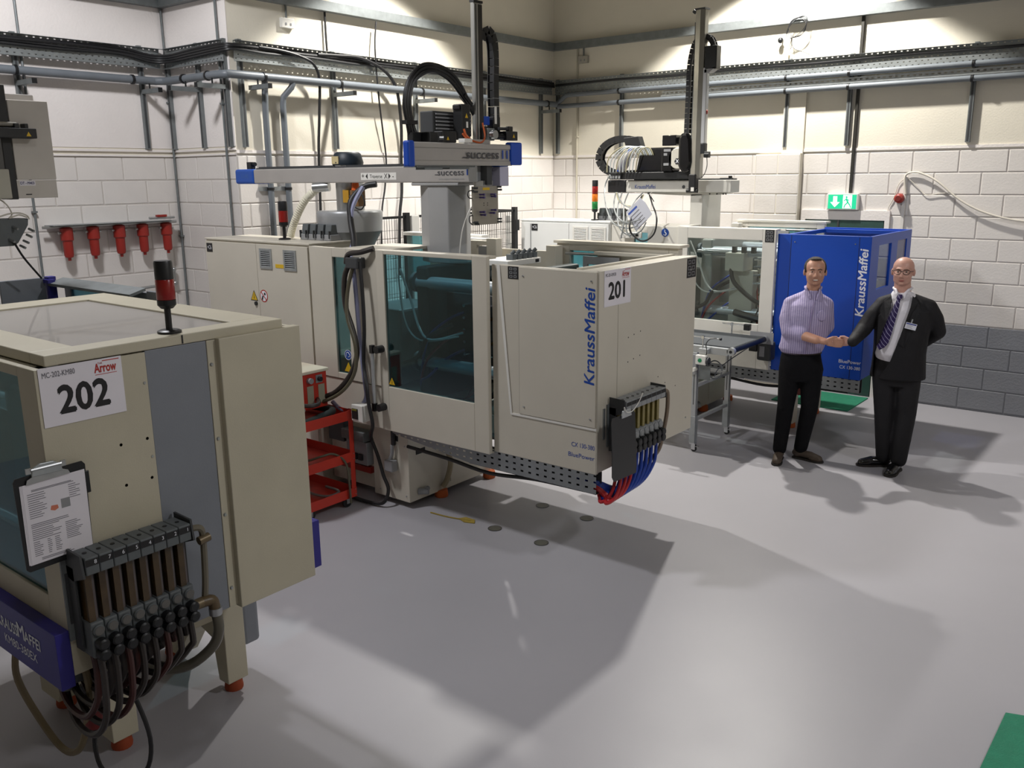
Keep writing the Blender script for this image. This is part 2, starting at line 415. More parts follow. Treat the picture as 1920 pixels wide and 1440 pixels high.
for a_, b_, r_ in (((-3.325, 2.222), (-3.305, 2.18), .011), ((-3.305, 2.18), (-3.335, 2.15), .008), ((-3.335, 2.15), (-3.345, 2.12), .007), ((-3.305, 2.18), (-3.285, 2.155), .008), ((-3.285, 2.155), (-3.268, 2.12), .007), ((-3.325, 2.215), (-3.348, 2.195), .006), ((-3.32, 2.215), (-3.29, 2.2), .006)):
    rm.cyl((a_[0], YW - 0.079, a_[1]), (b_[0], YW - 0.079, b_[1]), r_ * 0.9, n=6)
rm.build('running_figure', exg, ex)
# red sounder with its wires
sd = thing('fire_sounder', 'round red fire alarm sounder on the white block wall', 'alarm', (-2.77, YW - 0.05, 2.2))
MB().lathe([(0.05, 0), (0.052, -0.03), (0.045, -0.07), (0.02, -0.085)], (-2.775, YW - 0.008, 2.225), 'y', 20).build('sounder_body', filter_red, sd)
MB().lathe([(0.03, -0.086), (0.028, -0.09), (0.012, -0.09)], (-2.775, YW - 0.005, 2.225), 'y', 16).build('sounder_grille', M('dark_red', '6E1B16', 0.5), sd)
cable_w = M('grey_white_cable', 'CFC9BD', 0.5)
def cable(name, pts, r, mat, label, cat='cable', group=None, **k):
    return MB().tube(pts, r, **k).build(name, mat, label=label, cat=cat, group=group)
cable('drooping_cable', [(-2.717, 10.185, 2.27), (-2.735, 10.185, 2.459), (-2.641, 10.18, 2.497), (-2.533, 10.175, 2.469), (-2.396, 10.17, 2.392), (-2.174, 10.17, 2.213), (-1.912, 10.17, 2.083), (-1.569, 10.17, 2.01), (-1.1, 10.17, 2.0)], 0.011, cable_w, 'thick pale cable arching off the red sounder and drooping along the wall')
cable('thin_wire', [(-2.723, 10.2, 2.448), (-2.798, 10.2, 2.376), (-2.835, 10.2, 2.235), (-2.886, 10.2, 2.122), (-2.893, 10.2, 2.008)], 0.004, cable_w, 'thin pale wire from the sounder cable down to the dark door corner')
cable('thin_wire', [(-2.723, 10.195, 2.448), (-2.607, 10.195, 2.348), (-2.519, 10.195, 2.265), (-2.39, 10.195, 2.277), (-2.262, 10.19, 2.288)], 0.004, cable_w, 'thin pale wire sagging right under the arched cable beside the sounder')
box('conduit', M('conduit_white', 'D6D2CC', .5), None, -2.745, -2.715, YW - 0.03, YW - 0.006, 0.95, 2.45, label='white painted conduit running up the block wall behind the red sounder', cat='conduit')

# ------------------------------------------------------------------ struts, trays and pipes
def strut(x, y, face, label, z0=2.79, z1=3.755, grp='steel channel struts on the walls'):
    r = thing('channel_strut', label, 'strut', (x, y, z0), grp)
    if face == '-y':
        MB().box(x - 0.021, x + 0.021, y - 0.041, y, z0, z1).build('channel', galv_dull, r)
        MB().box(x - 0.010, x + 0.010, y - 0.0425, y - 0.041, z0 + 0.01, z1 - 0.01).build('channel_slot', dark_grey, r)
    else:
        MB().box(x, x + 0.041, y - 0.021, y + 0.021, z0, z1).build('channel', galv_dull, r)
        MB().box(x + 0.041, x + 0.0425, y - 0.010, y + 0.010, z0 + 0.01, z1 - 0.01).build('channel_slot', dark_grey, r)
    return r
for x, l in ((-7.30, 'steel wall strut just right of the room corner'), (-6.29, 'steel wall strut left of the second robot loop, on the right wall'), (-5.2, 'steel wall strut behind the second robot on the right wall'), (-4.085, 'short steel strut on the right wall right of the tall robot mast'), (-3.389, 'steel wall strut above the exit sign'), (-2.167, 'steel wall strut farthest right on the right wall')):
    strut(x, YW, '-y', l)
for y, l in ((5.215, 'steel wall strut on the left wall next to the outer corner'), (6.33, 'steel wall strut above the hopper on the left wall'), (7.52, 'steel wall strut behind the curved robot hoses'), (8.72, 'steel wall strut behind the first robot mast'), (9.90, 'steel wall strut on the left wall just before the room corner')):
    strut(XL, y, '+x', l)
for x, l in ((-8.39, 'steel wall strut in the inner corner of the recess'), (-7.865, 'middle steel strut on the short return wall'), (-7.43, 'steel strut on the return wall beside the outer corner')):
    strut(x, YR, '-y', l)
for y, l in ((4.823, 'steel wall strut on the far left wall by the recess'), (3.665, 'steel wall strut on the far left wall above the robot panel')):
    strut(XL2, y, '+x', l)
def tray(ax, const, a0, a1, label):
    r = thing('cable_tray', label, 'cable tray', ((a0 + a1) / 2, const, 3.56) if ax == '-y' else (const, (a0 + a1) / 2, 3.56), 'galvanised cable trays high on the walls')
    t = 0.0015; o = 0.045
    if ax == '-y':
        MB().box(a0, a1, const - o - t, const - o, 3.555, 3.735).build('tray_back', tray_x, r)
        MB().box(a0, a1, const - o - 0.05, const - o, 3.735, 3.737).box(a0, a1, const - o - 0.05, const - o, 3.553, 3.555).build('tray_flange', galv, r)
    else:
        MB().box(const + o, const + o + t, a0, a1, 3.555, 3.735).build('tray_back', tray_y, r)
        MB().box(const + o, const + o + 0.05, a0, a1, 3.735, 3.737).box(const + o, const + o + 0.05, a0, a1, 3.553, 3.555).build('tray_flange', galv, r)
    return r
tray('-y', YW, XL + 0.06, 1.5, 'galvanised cable tray along the right wall')
tray('+x', XL, YR + 0.02, YW - 0.1, 'galvanised cable tray along the left wall behind the first robot')
tray('-y', YR, XL2 + 0.06, XL - 0.02, 'short galvanised cable tray on the return wall')
tray('+x', XL2, -1.5, YR - 0.1, 'galvanised cable tray on the far left wall')
def slot_rail():
    r = thing('slotted_rail', 'bright slotted steel rail between the two grey pipes on the right wall', 'rail', (-2, YW - 0.06, 3.45))
    MB().box(-5.69, 1.5, YW - 0.052, YW - 0.05, 3.455, 3.505).build('slotted_web', perforated('slotted_web', 'C4C8CA', 'X', 0.06, 0.05, 0.5, 0.28, z0=3.455), r)
    MB().box(-5.69, 1.5, YW - 0.085, YW - 0.05, 3.44, 3.455).build('rail_lip', galv, r)
slot_rail()
def cables_black(paths, label, r=0.012):
    o = thing('cable_bundle', label, 'cables', paths[0][0])
    for p in paths: MB().tube(p, r, n=6, sub=4).build('cable', rubber, o)
def runx(y, z, x0, x1, n=9, amp=0.006): return [(x0 + (x1 - x0) * i / n, y, z + amp * sin(i * 1.7 + z * 90)) for i in range(n + 1)]
def runy(x, z, y0, y1, n=9, amp=0.006): return [(x, y0 + (y1 - y0) * i / n, z + amp * sin(i * 2.1 + z * 90)) for i in range(n + 1)]
cables_black([runx(YW - 0.06, 3.685 + 0.0 * k, XL + 0.08, 1.5, 18) for k in range(1)], 'black cable lying along the tray on the right wall', 0.014)
cables_black([runy(XL + 0.06 + 0.01 * (k % 2), 3.705 - 0.016 * k, YW - 0.08, 5.15 + 0.0 * k, 14) + [(XL - 0.03, YR - 0.07, 3.70 - 0.02 * k)] + [(-7.9, YR - 0.07, 3.69 - 0.022 * k), (-8.25, YR - 0.09, 3.67 - 0.02 * k), (XL2 + 0.08, 4.9, 3.67 - 0.02 * k)] + runy(XL2 + 0.06 + 0.01 * (k % 2), 3.71 - 0.02 * k, 4.6, -1.5, 12) for k in range(4)], 'bundle of black cables sweeping along the left wall trays and round the corner', 0.013)
def pipe_run(name, pts, r, label, clips, bracket=None, sub=4):
    o = thing(name, label, 'pipe', pts[0], 'grey plastic pipes on the walls')
    MB().tube(pts, r, n=12, sub=sub).build('pipe', pvc, o)
    for (p, ax) in clips:
        q = Vector(p); d = Vector((0.012, 0, 0)) if ax == 'x' else Vector((0, 0.012, 0)) if ax == 'y' else Vector((0, 0, 0.012))
        m = MB(); m.cyl(q - d, q + d, r * 1.22, n=12); m.build('pipe_clip', black, o)
    return o
xs = [-7.17, -7.0, -6, -5, -4, -3, -2, -1, 1.5]
pipe_run('grey_pipe', [(-7.30, 10.13, 3.43), (-7.22, 10.13, 3.47), (-7.12, 10.13, 3.535)] + [(x, 10.13, 3.545) for x in xs[1:]], 0.03, 'upper grey plastic pipe on the right wall, stepped up at its corner end', [((x, 10.13, 3.545), 'x') for x in (-6.29, -5.2, -4.09, -3.39, -2.17)])
pipe_run('grey_pipe', [(x, 10.13, 3.405) for x in [-7.25, -6, -5, -4, -3, -2, -1, 1.5]], 0.03, 'lower grey plastic pipe on the right wall', [((x, 10.13, 3.405), 'x') for x in (-6.29, -5.2, -4.09, -3.39, -2.17)])
pipe_run('grey_pipe', [(XL + 0.12, 10.1, 3.43), (XL + 0.12, 9, 3.43), (XL + 0.12, 7, 3.43), (XL + 0.12, 5.2, 3.43), (XL + 0.10, 5.04, 3.43), (XL + 0.0, 4.99, 3.43), (-7.7, 4.99, 3.43), (-8.15, 4.99, 3.43), (-8.29, 4.93, 3.43), (-8.33, 4.7, 3.43), (-8.33, 3, 3.43), (-8.33, 0.5, 3.43)], 0.037, 'long grey plastic pipe along the left wall, round the outer corner and back', [((XL + 0.12, y, 3.43), 'y') for y in (5.40, 6.33, 7.52, 8.72, 9.9)] + [((-7.55, 4.99, 3.43), 'x'), ((-7.95, 4.99, 3.43), 'x'), ((-8.33, 4.68, 3.43), 'y'), ((-8.33, 3.62, 3.43), 'y')])
for (yy, k) in ((5.444, 0), (5.655, 1)):
    top = [(XL + 0.07, yy, 3.42)] if k == 0 else [(XL + 0.12, yy + 0.09, 3.42), (XL + 0.11, yy + 0.07, 3.36), (XL + 0.06, yy + 0.005, 3.27), (XL + 0.05, yy, 3.2)]
    pipe_run('grey_pipe', top + [(XL + 0.05, yy, 3.1), (XL + 0.05, yy, 1.2)], 0.03, ['left one of the two grey pipes dropping down behind the red and black beacon', 'right one of the two grey pipes dropping down behind the red and black beacon'][k], [((XL + 0.05, yy, 2.4), 'z')], sub=1)
box('pipe_bracket', galv, None, XL + 0.005, XL + 0.03, 5.33, 5.69, 2.38, 2.42, label='short steel rail clamping the two vertical grey pipes to the wall', cat='bracket')
# support arms under the pipes
def arm(c, d, label):
    r = thing('support_arm', label, 'bracket', c, 'steel support arms under the wall pipes')
    x, y, z = c
    if d == 'x': MB().box(x, x + 0.30, y - 0.02, y + 0.02, z, z + 0.04).build('arm_channel', galv_dull, r); MB().box(x + 0.30, x + 0.305, y - 0.021, y + 0.021, z - 0.002, z + 0.042).build('end_cap', black, r); MB().cyl((x + 0.12, y, z + 0.04), (x + 0.12, y, z + 0.09), 0.008, n=8).build('clip_stud', black, r)
    else: MB().box(x - 0.02, x + 0.02, y - 0.30, y, z, z + 0.04).build('arm_channel', galv_dull, r); MB().box(x - 0.021, x + 0.021, y - 0.305, y - 0.30, z - 0.002, z + 0.042).build('end_cap', black, r); MB().cyl((x, y - 0.13, z + 0.04), (x, y - 0.13, z + 0.09), 0.008, n=8).build('clip_stud', black, r)
for y, l in ((5.30, 'steel arm under the pipe beside the outer corner, left wall'), (6.33, 'steel arm under the pipe above the hopper'), (7.52, 'steel arm under the pipe behind the curved robot hoses'), (9.9, 'steel arm under the pipe near the room corner')):
    arm((XL + 0.04, y, 3.31), 'x', l)
arm((-7.43, YR - 0.04, 3.31), 'y', 'steel arm under the pipe on the return wall, by the outer corner')
arm((-7.865, YR - 0.04, 3.31), 'y', 'steel arm under the pipe in the middle of the return wall')
arm((XL2 + 0.04, 4.823, 3.31), 'x', 'steel arm under the pipe on the far left wall by the recess')
arm((XL2 + 0.04, 3.665, 3.31), 'x', 'steel arm under the pipe above the left robot panel')
# conduits
def conduit(x, y, z0, z1, label, mat=galv_dull, w=0.012):
    r = thing('conduit', label, 'conduit', (x, y, z0), 'vertical conduits on the walls')
    MB().cyl((x, y, z0), (x, y, z1), w, n=8).build('conduit_tube', mat, r)
    for z in (z0 + 0.25 * (z1 - z0), z0 + 0.7 * (z1 - z0)): MB().box(x - 0.02, x + 0.02, y - 0.02, y + 0.02, z - 0.008, z + 0.008).build('saddle', mat, r)
conduit(-6.985, YW - 0.02, 0.4, 4.12, 'painted conduit beside the tall traffic beacon, near the room corner', M('painted_conduit', 'B9B3A2', .5))
conduit(XL2 + 0.03, YR - 0.03, 1.2, 4.12, 'grey conduit running down the inner corner of the recess')
conduit(-7.5, YR - 0.03, 1.0, 4.12, 'grey conduit on the return wall next to the outer corner')
conduit(XL2 + 0.03, 3.66, 1.0, 2.75, 'grey conduit left of the red filter bowls')
conduit(XL2 + 0.03, 3.72, 2.8, 4.12, 'grey conduit above the left robot panel')
MB().box(-3.32, -3.29, YW - 0.03, YW, 2.28, 4.12).build('dark_conduit', M('black_conduit', '26241F', .5), label='black conduit dropping down the right wall to the exit sign', cat='conduit')
# sockets
def socket(x, y, z, ax, label):
    r = thing('switched_socket', label, 'socket', (x, y, z))
    if ax == '+x':
        MB().box(x, x + 0.04, y - 0.075, y + 0.075, z - 0.045, z + 0.045).build('socket_box', white_paint, r, 0.004)
        MB().box(x + 0.04, x + 0.046, y - 0.035, y - 0.022, z - 0.02, z + 0.0).box(x + 0.04, x + 0.046, y + 0.022, y + 0.035, z - 0.02, z).build('switch', mid_grey, r)
        MB().cyl((x + 0.015, y, z + 0.045), (x + 0.015, y, 4.13), 0.01, n=8).build('feed_conduit', galv_dull, r)
    else:
        MB().box(x - 0.075, x + 0.075, y - 0.04, y, z - 0.045, z + 0.045).build('socket_box', M('grey_socket', 'A8A49A', .5), r, 0.004)
        MB().box(x - 0.035, x - 0.022, y - 0.046, y - 0.04, z - 0.02, z).box(x + 0.022, x + 0.035, y - 0.046, y - 0.04, z - 0.02, z).build('switch', mid_grey, r)
        MB().cyl((x, y - 0.015, z + 0.045), (x, y - 0.015, 4.13), 0.01, n=8).build('feed_conduit', galv_dull, r)
socket(XL, 5.79, 3.96, '+x', 'white switched socket under the steel rail on the left wall')
socket(-6.89, YW, 3.98, '-y', 'grey switched socket under the steel rail on the right wall')
# loose cables on the left wall
cable('dangling_cable', [(-7.3, 6.903, 4.10), (-7.3, 6.87, 3.834), (-7.3, 6.894, 3.35), (-7.33, 6.966, 2.966), (-7.35, 7.014, 2.684), (-7.35, 6.981, 2.398), (-7.35, 6.916, 2.111), (-7.35, 6.87, 1.5)], 0.009, rubber, 'thin black cable wandering down the left wall below the steel rail')
cable('dangling_cable', [(-7.31, 6.1, 3.70), (-7.31, 6.355, 3.712), (-7.29, 6.643, 3.713), (-7.27, 6.941, 3.622), (-7.27, 7.129, 3.444), (-7.3, 7.215, 3.085), (-7.34, 7.236, 2.685), (-7.34, 7.226, 2.336), (-7.34, 7.177, 2.042), (-7.34, 7.142, 1.4)], 0.017, rubber, 'thick black cable bending off the tray and dropping behind the robot column')
cable('dangling_cable', [(-7.31, 5.4, 3.70), (-7.3, 5.651, 3.691), (-7.28, 5.87, 3.653), (-7.27, 6.01, 3.592), (-7.29, 6.086, 3.448), (-7.33, 6.09, 3.09), (-7.35, 6.07, 2.675), (-7.35, 6.04, 1.6)], 0.014, rubber, 'black cable bending off the tray and dropping behind the hopper motor')
cable('dangling_cable', [(-7.36, 6.26, 4.12), (-7.36, 6.26, 3.9), (-7.355, 6.26, 3.75)], 0.011, rubber, 'short black cable from the steel rail to the tray, above the hopper')
# coil of wire, camera and note by the right-hand lamp
co = thing('wire_coil', 'coil of thin black wire hung on the steel rail near the bright lamp spot', 'wire', (-3.99, 10.12, 4.0))
for k in range(4):
    MB().tube([(-3.995 + 0.10 * cos(t * pi / 6) * (1 + .05 * k), 10.12 - 0.004 * k, 4.07 + 0.10 * sin(t * pi / 6 + .2 * k) * (1 + .03 * k)) for t in range(12)], 0.0035, n=5, sub=3, closed=True).build('wire_turn', rubber, co)
MB().tube([(-4.05, 10.12, 3.98), (-4.03, 10.13, 3.86), (-3.9, 10.15, 3.80), (-3.78, 10.16, 3.74)], 0.003, n=5).build('wire_tail', rubber, co)
MB().tube([(-4.06, 10.12, 3.99), (-4.05, 10.13, 3.9), (-4.07, 10.15, 3.85)], 0.003, n=5).build('wire_tail', rubber, co)
cm = thing('round_sensor', 'small round black sensor on the right wall beside the wire coil', 'sensor', (-4.19, 10.15, 3.93))
MB().sphere((-4.19, 10.15, 3.955), 0.032).build('sensor_head', black, cm); MB().cyl((-4.19, 10.15, 3.955), (-4.19, YW, 3.955), 0.008, n=8).build('sensor_stalk', black, cm)
MB().box(-4.155, -4.095, YW - 0.055, YW - 0.05, 3.737, 3.87).box(-4.135, -4.118, YW - 0.054, YW - 0.05, 3.87, 3.93).build('cable_tag', M('tan_card', 'C8BEA4', .6), label='tan cable tag sticking up from the tray under the wire coil', cat='tag')

# red filter bowls on a manifold, far left wall
fm = thing('filter_manifold', 'steel pipe manifold on the far left wall carrying red filter bowls', 'manifold', (-8.36, 4.35, 2.08))
MB().box(XL2, XL2 + 0.20, 3.74, 4.95, 2.10, 2.104).build('shelf_plate', galv, fm)
MB().cyl((-8.34, 3.68, 2.085), (-8.34, 5.0, 2.085), 0.014, n=10).build('header_pipe', steel, fm)
MB().cyl((-8.28, 4.68, 2.13), (-8.28, 4.95, 2.13), 0.012, n=10).build('valve_pipe', steel, fm)
MB().box(-8.30, -8.26, 4.76, 4.86, 2.14, 2.16).build('valve_lever', filter_red, fm)
fils = None
for i, y in enumerate((3.884, 4.132, 4.388, 4.628, 4.881)):
    lab = ['leftmost red filter bowl under the wall manifold', 'second red filter bowl from the left under the wall manifold', 'middle red filter bowl under the wall manifold', 'fourth red filter bowl from the left under the wall manifold', 'rightmost red filter bowl, next to the recess corner'][i]
    if fils is None:
        r = thing('filter_bowl', lab, 'filter', (-8.33, y, 1.78), 'red filter bowls on the far left wall')
        MB().lathe([(0.03, 2.082), (0.055, 2.07), (0.055, 1.965), (0.046, 1.955)], (-8.33, y, 0), n=16).build('filter_head', filter_red, r)
        MB().lathe([(0.043, 1.955), (0.042, 1.83), (0.036, 1.808), (0.016, 1.80), (0.014, 1.775)], (-8.33, y, 0), n=16).build('bowl', filter_red, r)
        MB().cyl((-8.33, y - 0.075, 2.03), (-8.33, y + 0.075, 2.03), 0.012, n=8).build('port_fitting', steel, r)
        fils = r; fy = y; KIDS[r] = list(r.children)
    else: copy_tree(fils, (0, y - fy, 0), label=lab)
# pipe and tap low in the recess
pt = thing('air_pipe', 'steel air pipe with elbow and valve low in the left recess', 'pipe', (-8.3, 4.8, 1.45))
MB().tube([(-8.38, 4.2, 1.44), (-8.38, 4.6, 1.445), (-8.38, 4.95, 1.46)], 0.014, n=8, sub=1).build('pipe', steel, pt)
MB().cyl((-8.38, 4.95, 1.44), (-8.38, 4.95, 1.60), 0.017, n=8).build('riser', steel, pt)
MB().sphere((-8.38, 4.95, 1.46), 0.026).build('elbow', steel, pt); MB().sphere((-8.38, 4.95, 1.60), 0.024).build('valve', steel, pt)

# floor items
disc_m = M('worn_plug_metal', '5E5C50', 0.5, 0.3, 0.15, 20)
for (x, y, l) in ((-3.439, 4.617, 'round floor plug nearest the viewer'), (-3.863, 4.62, 'round floor plug left of the nearest one'), (-3.439, 5.186, 'round floor plug on the right, under the cantilevered guard'), (-3.861, 5.198, 'round floor plug farthest back in the bright strip')):
    r = thing('floor_plug', l, 'floor plug', (x, y, 0), 'round floor plugs in front of machine 201')
    MB().lathe([(0.052, 0.001), (0.052, 0.003), (0.045, 0.003)], (x, y, 0), n=24, caps=False).build('plug_rim', black, r)
    MB().lathe([(0.045, 0.0005), (0.045, 0.0025), (0.001, 0.003)], (x, y, 0), n=24).build('plug_disc', disc_m, r)
green = M('green_mat', '1F7A5C', 0.8, 0, 0.08, 20, 0.4, 120)
MB().box(-3.75, -2.90, 9.4, 10.1, 0, 0.012).build('green_mat', green, label='green rubber mat on the floor under the blue machine', cat='mat')
MB().prism([(-0.497, 4.333), (-0.42, 4.36), (0.6, 4.36), (0.6, 3.2), (-0.515, 3.2)], 'z', 0, 0.012).build('green_mat', green, label='green rubber mat at the bottom right edge of the floor', cat='mat')
# ------------------------------------------------------------------ small repeated builders
def beacon(loc, label, cols, s=1.0, group=None, h=0.055):
    """signal tower: base disc, stem, lamp sections listed from the bottom, black cap"""
    x, y, z = loc
    r = thing('signal_beacon', label, 'beacon', loc, group)
    MB().lathe([(0.040 * s, 0), (0.040 * s, 0.008 * s), (0.03 * s, 0.012 * s)], loc, n=20).build('base_disc', black, r)
    MB().cyl((x, y, z + 0.01 * s), (x, y, z + 0.085 * s), 0.011 * s).build('stem', black, r)
    zz = z + 0.085 * s
    MB().lathe([(0.02 * s, 0), (0.031 * s, 0.012 * s), (0.031 * s, 0.03 * s)], (x, y, zz), n=20).build('socket_collar', black, r)
    zz += 0.03 * s
    for c in cols:
        MB().lathe([(0.029 * s, 0), (0.031 * s, 0.003), (0.031 * s, h * s - 0.003), (0.029 * s, h * s)], (x, y, zz), n=20).build('lamp_section', c, r)
        zz += h * s
    MB().lathe([(0.0305 * s, 0), (0.0305 * s, 0.055 * s), (0.028 * s, 0.062 * s)], (x, y, zz), n=20).build('cap', black, r)
    return r
lens_red = M('beacon_red', '8E1C18', 0.25, 0, 0.05); lens_amber = M('beacon_amber', 'D9761A', 0.25, 0, 0.05); lens_green = M('beacon_green', '1C7A3C', 0.25, 0, 0.05)
def screws(parent, ax, t, pts, r=0.007, mat=None, out=1):
    for (a, b) in pts:
        m = MB()
        if ax == 'x': m.cyl((t, a, b), (t + 0.006 * out, a, b), r, r * 0.7, n=10)
        else: m.cyl((a, t, b), (a, t - 0.006 * out, b), r, r * 0.7, n=10)
        m.build('screw', mat or steel, parent)
def sheet_sign(x, y0, y1, z0, z1, label, number, code, mname):
    """laminated A4 number sign on a +X face"""
    o = thing('number_sign', label, 'sign', (x, (y0 + y1) / 2, z0))
    MB().box(x, x + 0.0015, y0, y1, z0, z1).build('paper_sheet', paper, o)
    w = y1 - y0; h = z1 - z0; X = x + 0.0016
    text(o, number, (X, y0 + w * 0.5, z0 + h * 0.40), h * 0.66, '+x', ink, bold=0.03, width=w * 0.60, name='number')
    text(o, code, (X, y0 + w * 0.23, z1 - h * 0.13), h * 0.13, '+x', ink_grey, width=w * 0.38, name='code', bold=0.01)
    text(o, 'Arrow', (X, y0 + w * 0.79, z1 - h * 0.16), h * 0.22, '+x', ink_red, width=w * 0.27, name='logo_word', bold=0.03)
    text(o, 'THE', (X, y0 + w * 0.73, z1 - h * 0.075), h * 0.05, '+x', ink_red, width=w * 0.06, name='logo_word_small')
    MB().box(X, X + 0.0004, y0 + w * 0.76, y0 + w * 0.97, z1 - h * 0.045, z1 - h * 0.03).build('logo_bar', ink_red, o); MB().box(X, X + 0.0004, y0 + w * 0.66, y0 + w * 0.93, z1 - h * 0.27, z1 - h * 0.26).build('logo_bar', ink_red, o)
    return o
def triangle_sign(parent, x, y, z, s, face='-y'):
    t = 0.002
    def P(pts, m, n, d):
        if face == '-y': MB().prism([(x + a * s, z + b * s) for a, b in pts], 'y', y - d - t / 2, y - d).build(n, m, parent)
        else: MB().prism([(y + a * s, z + b * s) for a, b in pts], 'x', x + d, x + d + t / 2).build(n, m, parent)
    P([(-0.5, -0.43), (0.5, -0.43), (0, 0.45)], ink, 'warning_border', 0)
    P([(-0.40, -0.37), (0.40, -0.37), (0, 0.34)], yellow, 'warning_triangle', 0.001)
    P([(-0.04, -0.28), (0.02, -0.28), (0.05, -0.02), (0.0, -0.02), (0.05, 0.2), (-0.05, 0.0), (0.0, 0.0)], ink, 'warning_symbol', 0.002)
def label_plate(parent, x0, x1, z0, z1, y=None, xx=None):
    """black instruction label with faint grey drawings"""
    rows = []
    if y is not None:
        MB().box(x0, x1, y - 0.0015, y, z0, z1).build('black_label', ink, parent)
        m = MB()
        for i in range(3):
            for j in range(2):
                a = x0 + (x1 - x0) * (0.15 + 0.4 * j); b = z0 + (z1 - z0) * (0.1 + 0.3 * i)
                m.frame('y', y - 0.002, y - 0.0015, a, a + (x1 - x0) * .28, b, b + (z1 - z0) * .2, a + .004, a + (x1 - x0) * .28 - .004, b + .004, b + (z1 - z0) * .2 - .004)
        m.build('label_pictograms', mid_grey, parent)
    else:
        MB().box(xx, xx + 0.0015, x0, x1, z0, z1).build('black_label', ink, parent)
        m = MB()
        for i in range(3):
            for j in range(2):
                a = x0 + (x1 - x0) * (0.12 + 0.42 * j); b = z0 + (z1 - z0) * (0.1 + 0.3 * i)
                m.frame('x', xx + 0.0015, xx + 0.002, a, a + (x1 - x0) * .3, b, b + (z1 - z0) * .2, a + .004, a + (x1 - x0) * .3 - .004, b + .004, b + (z1 - z0) * .2 - .004)
        m.build('label_pictograms', mid_grey, parent)

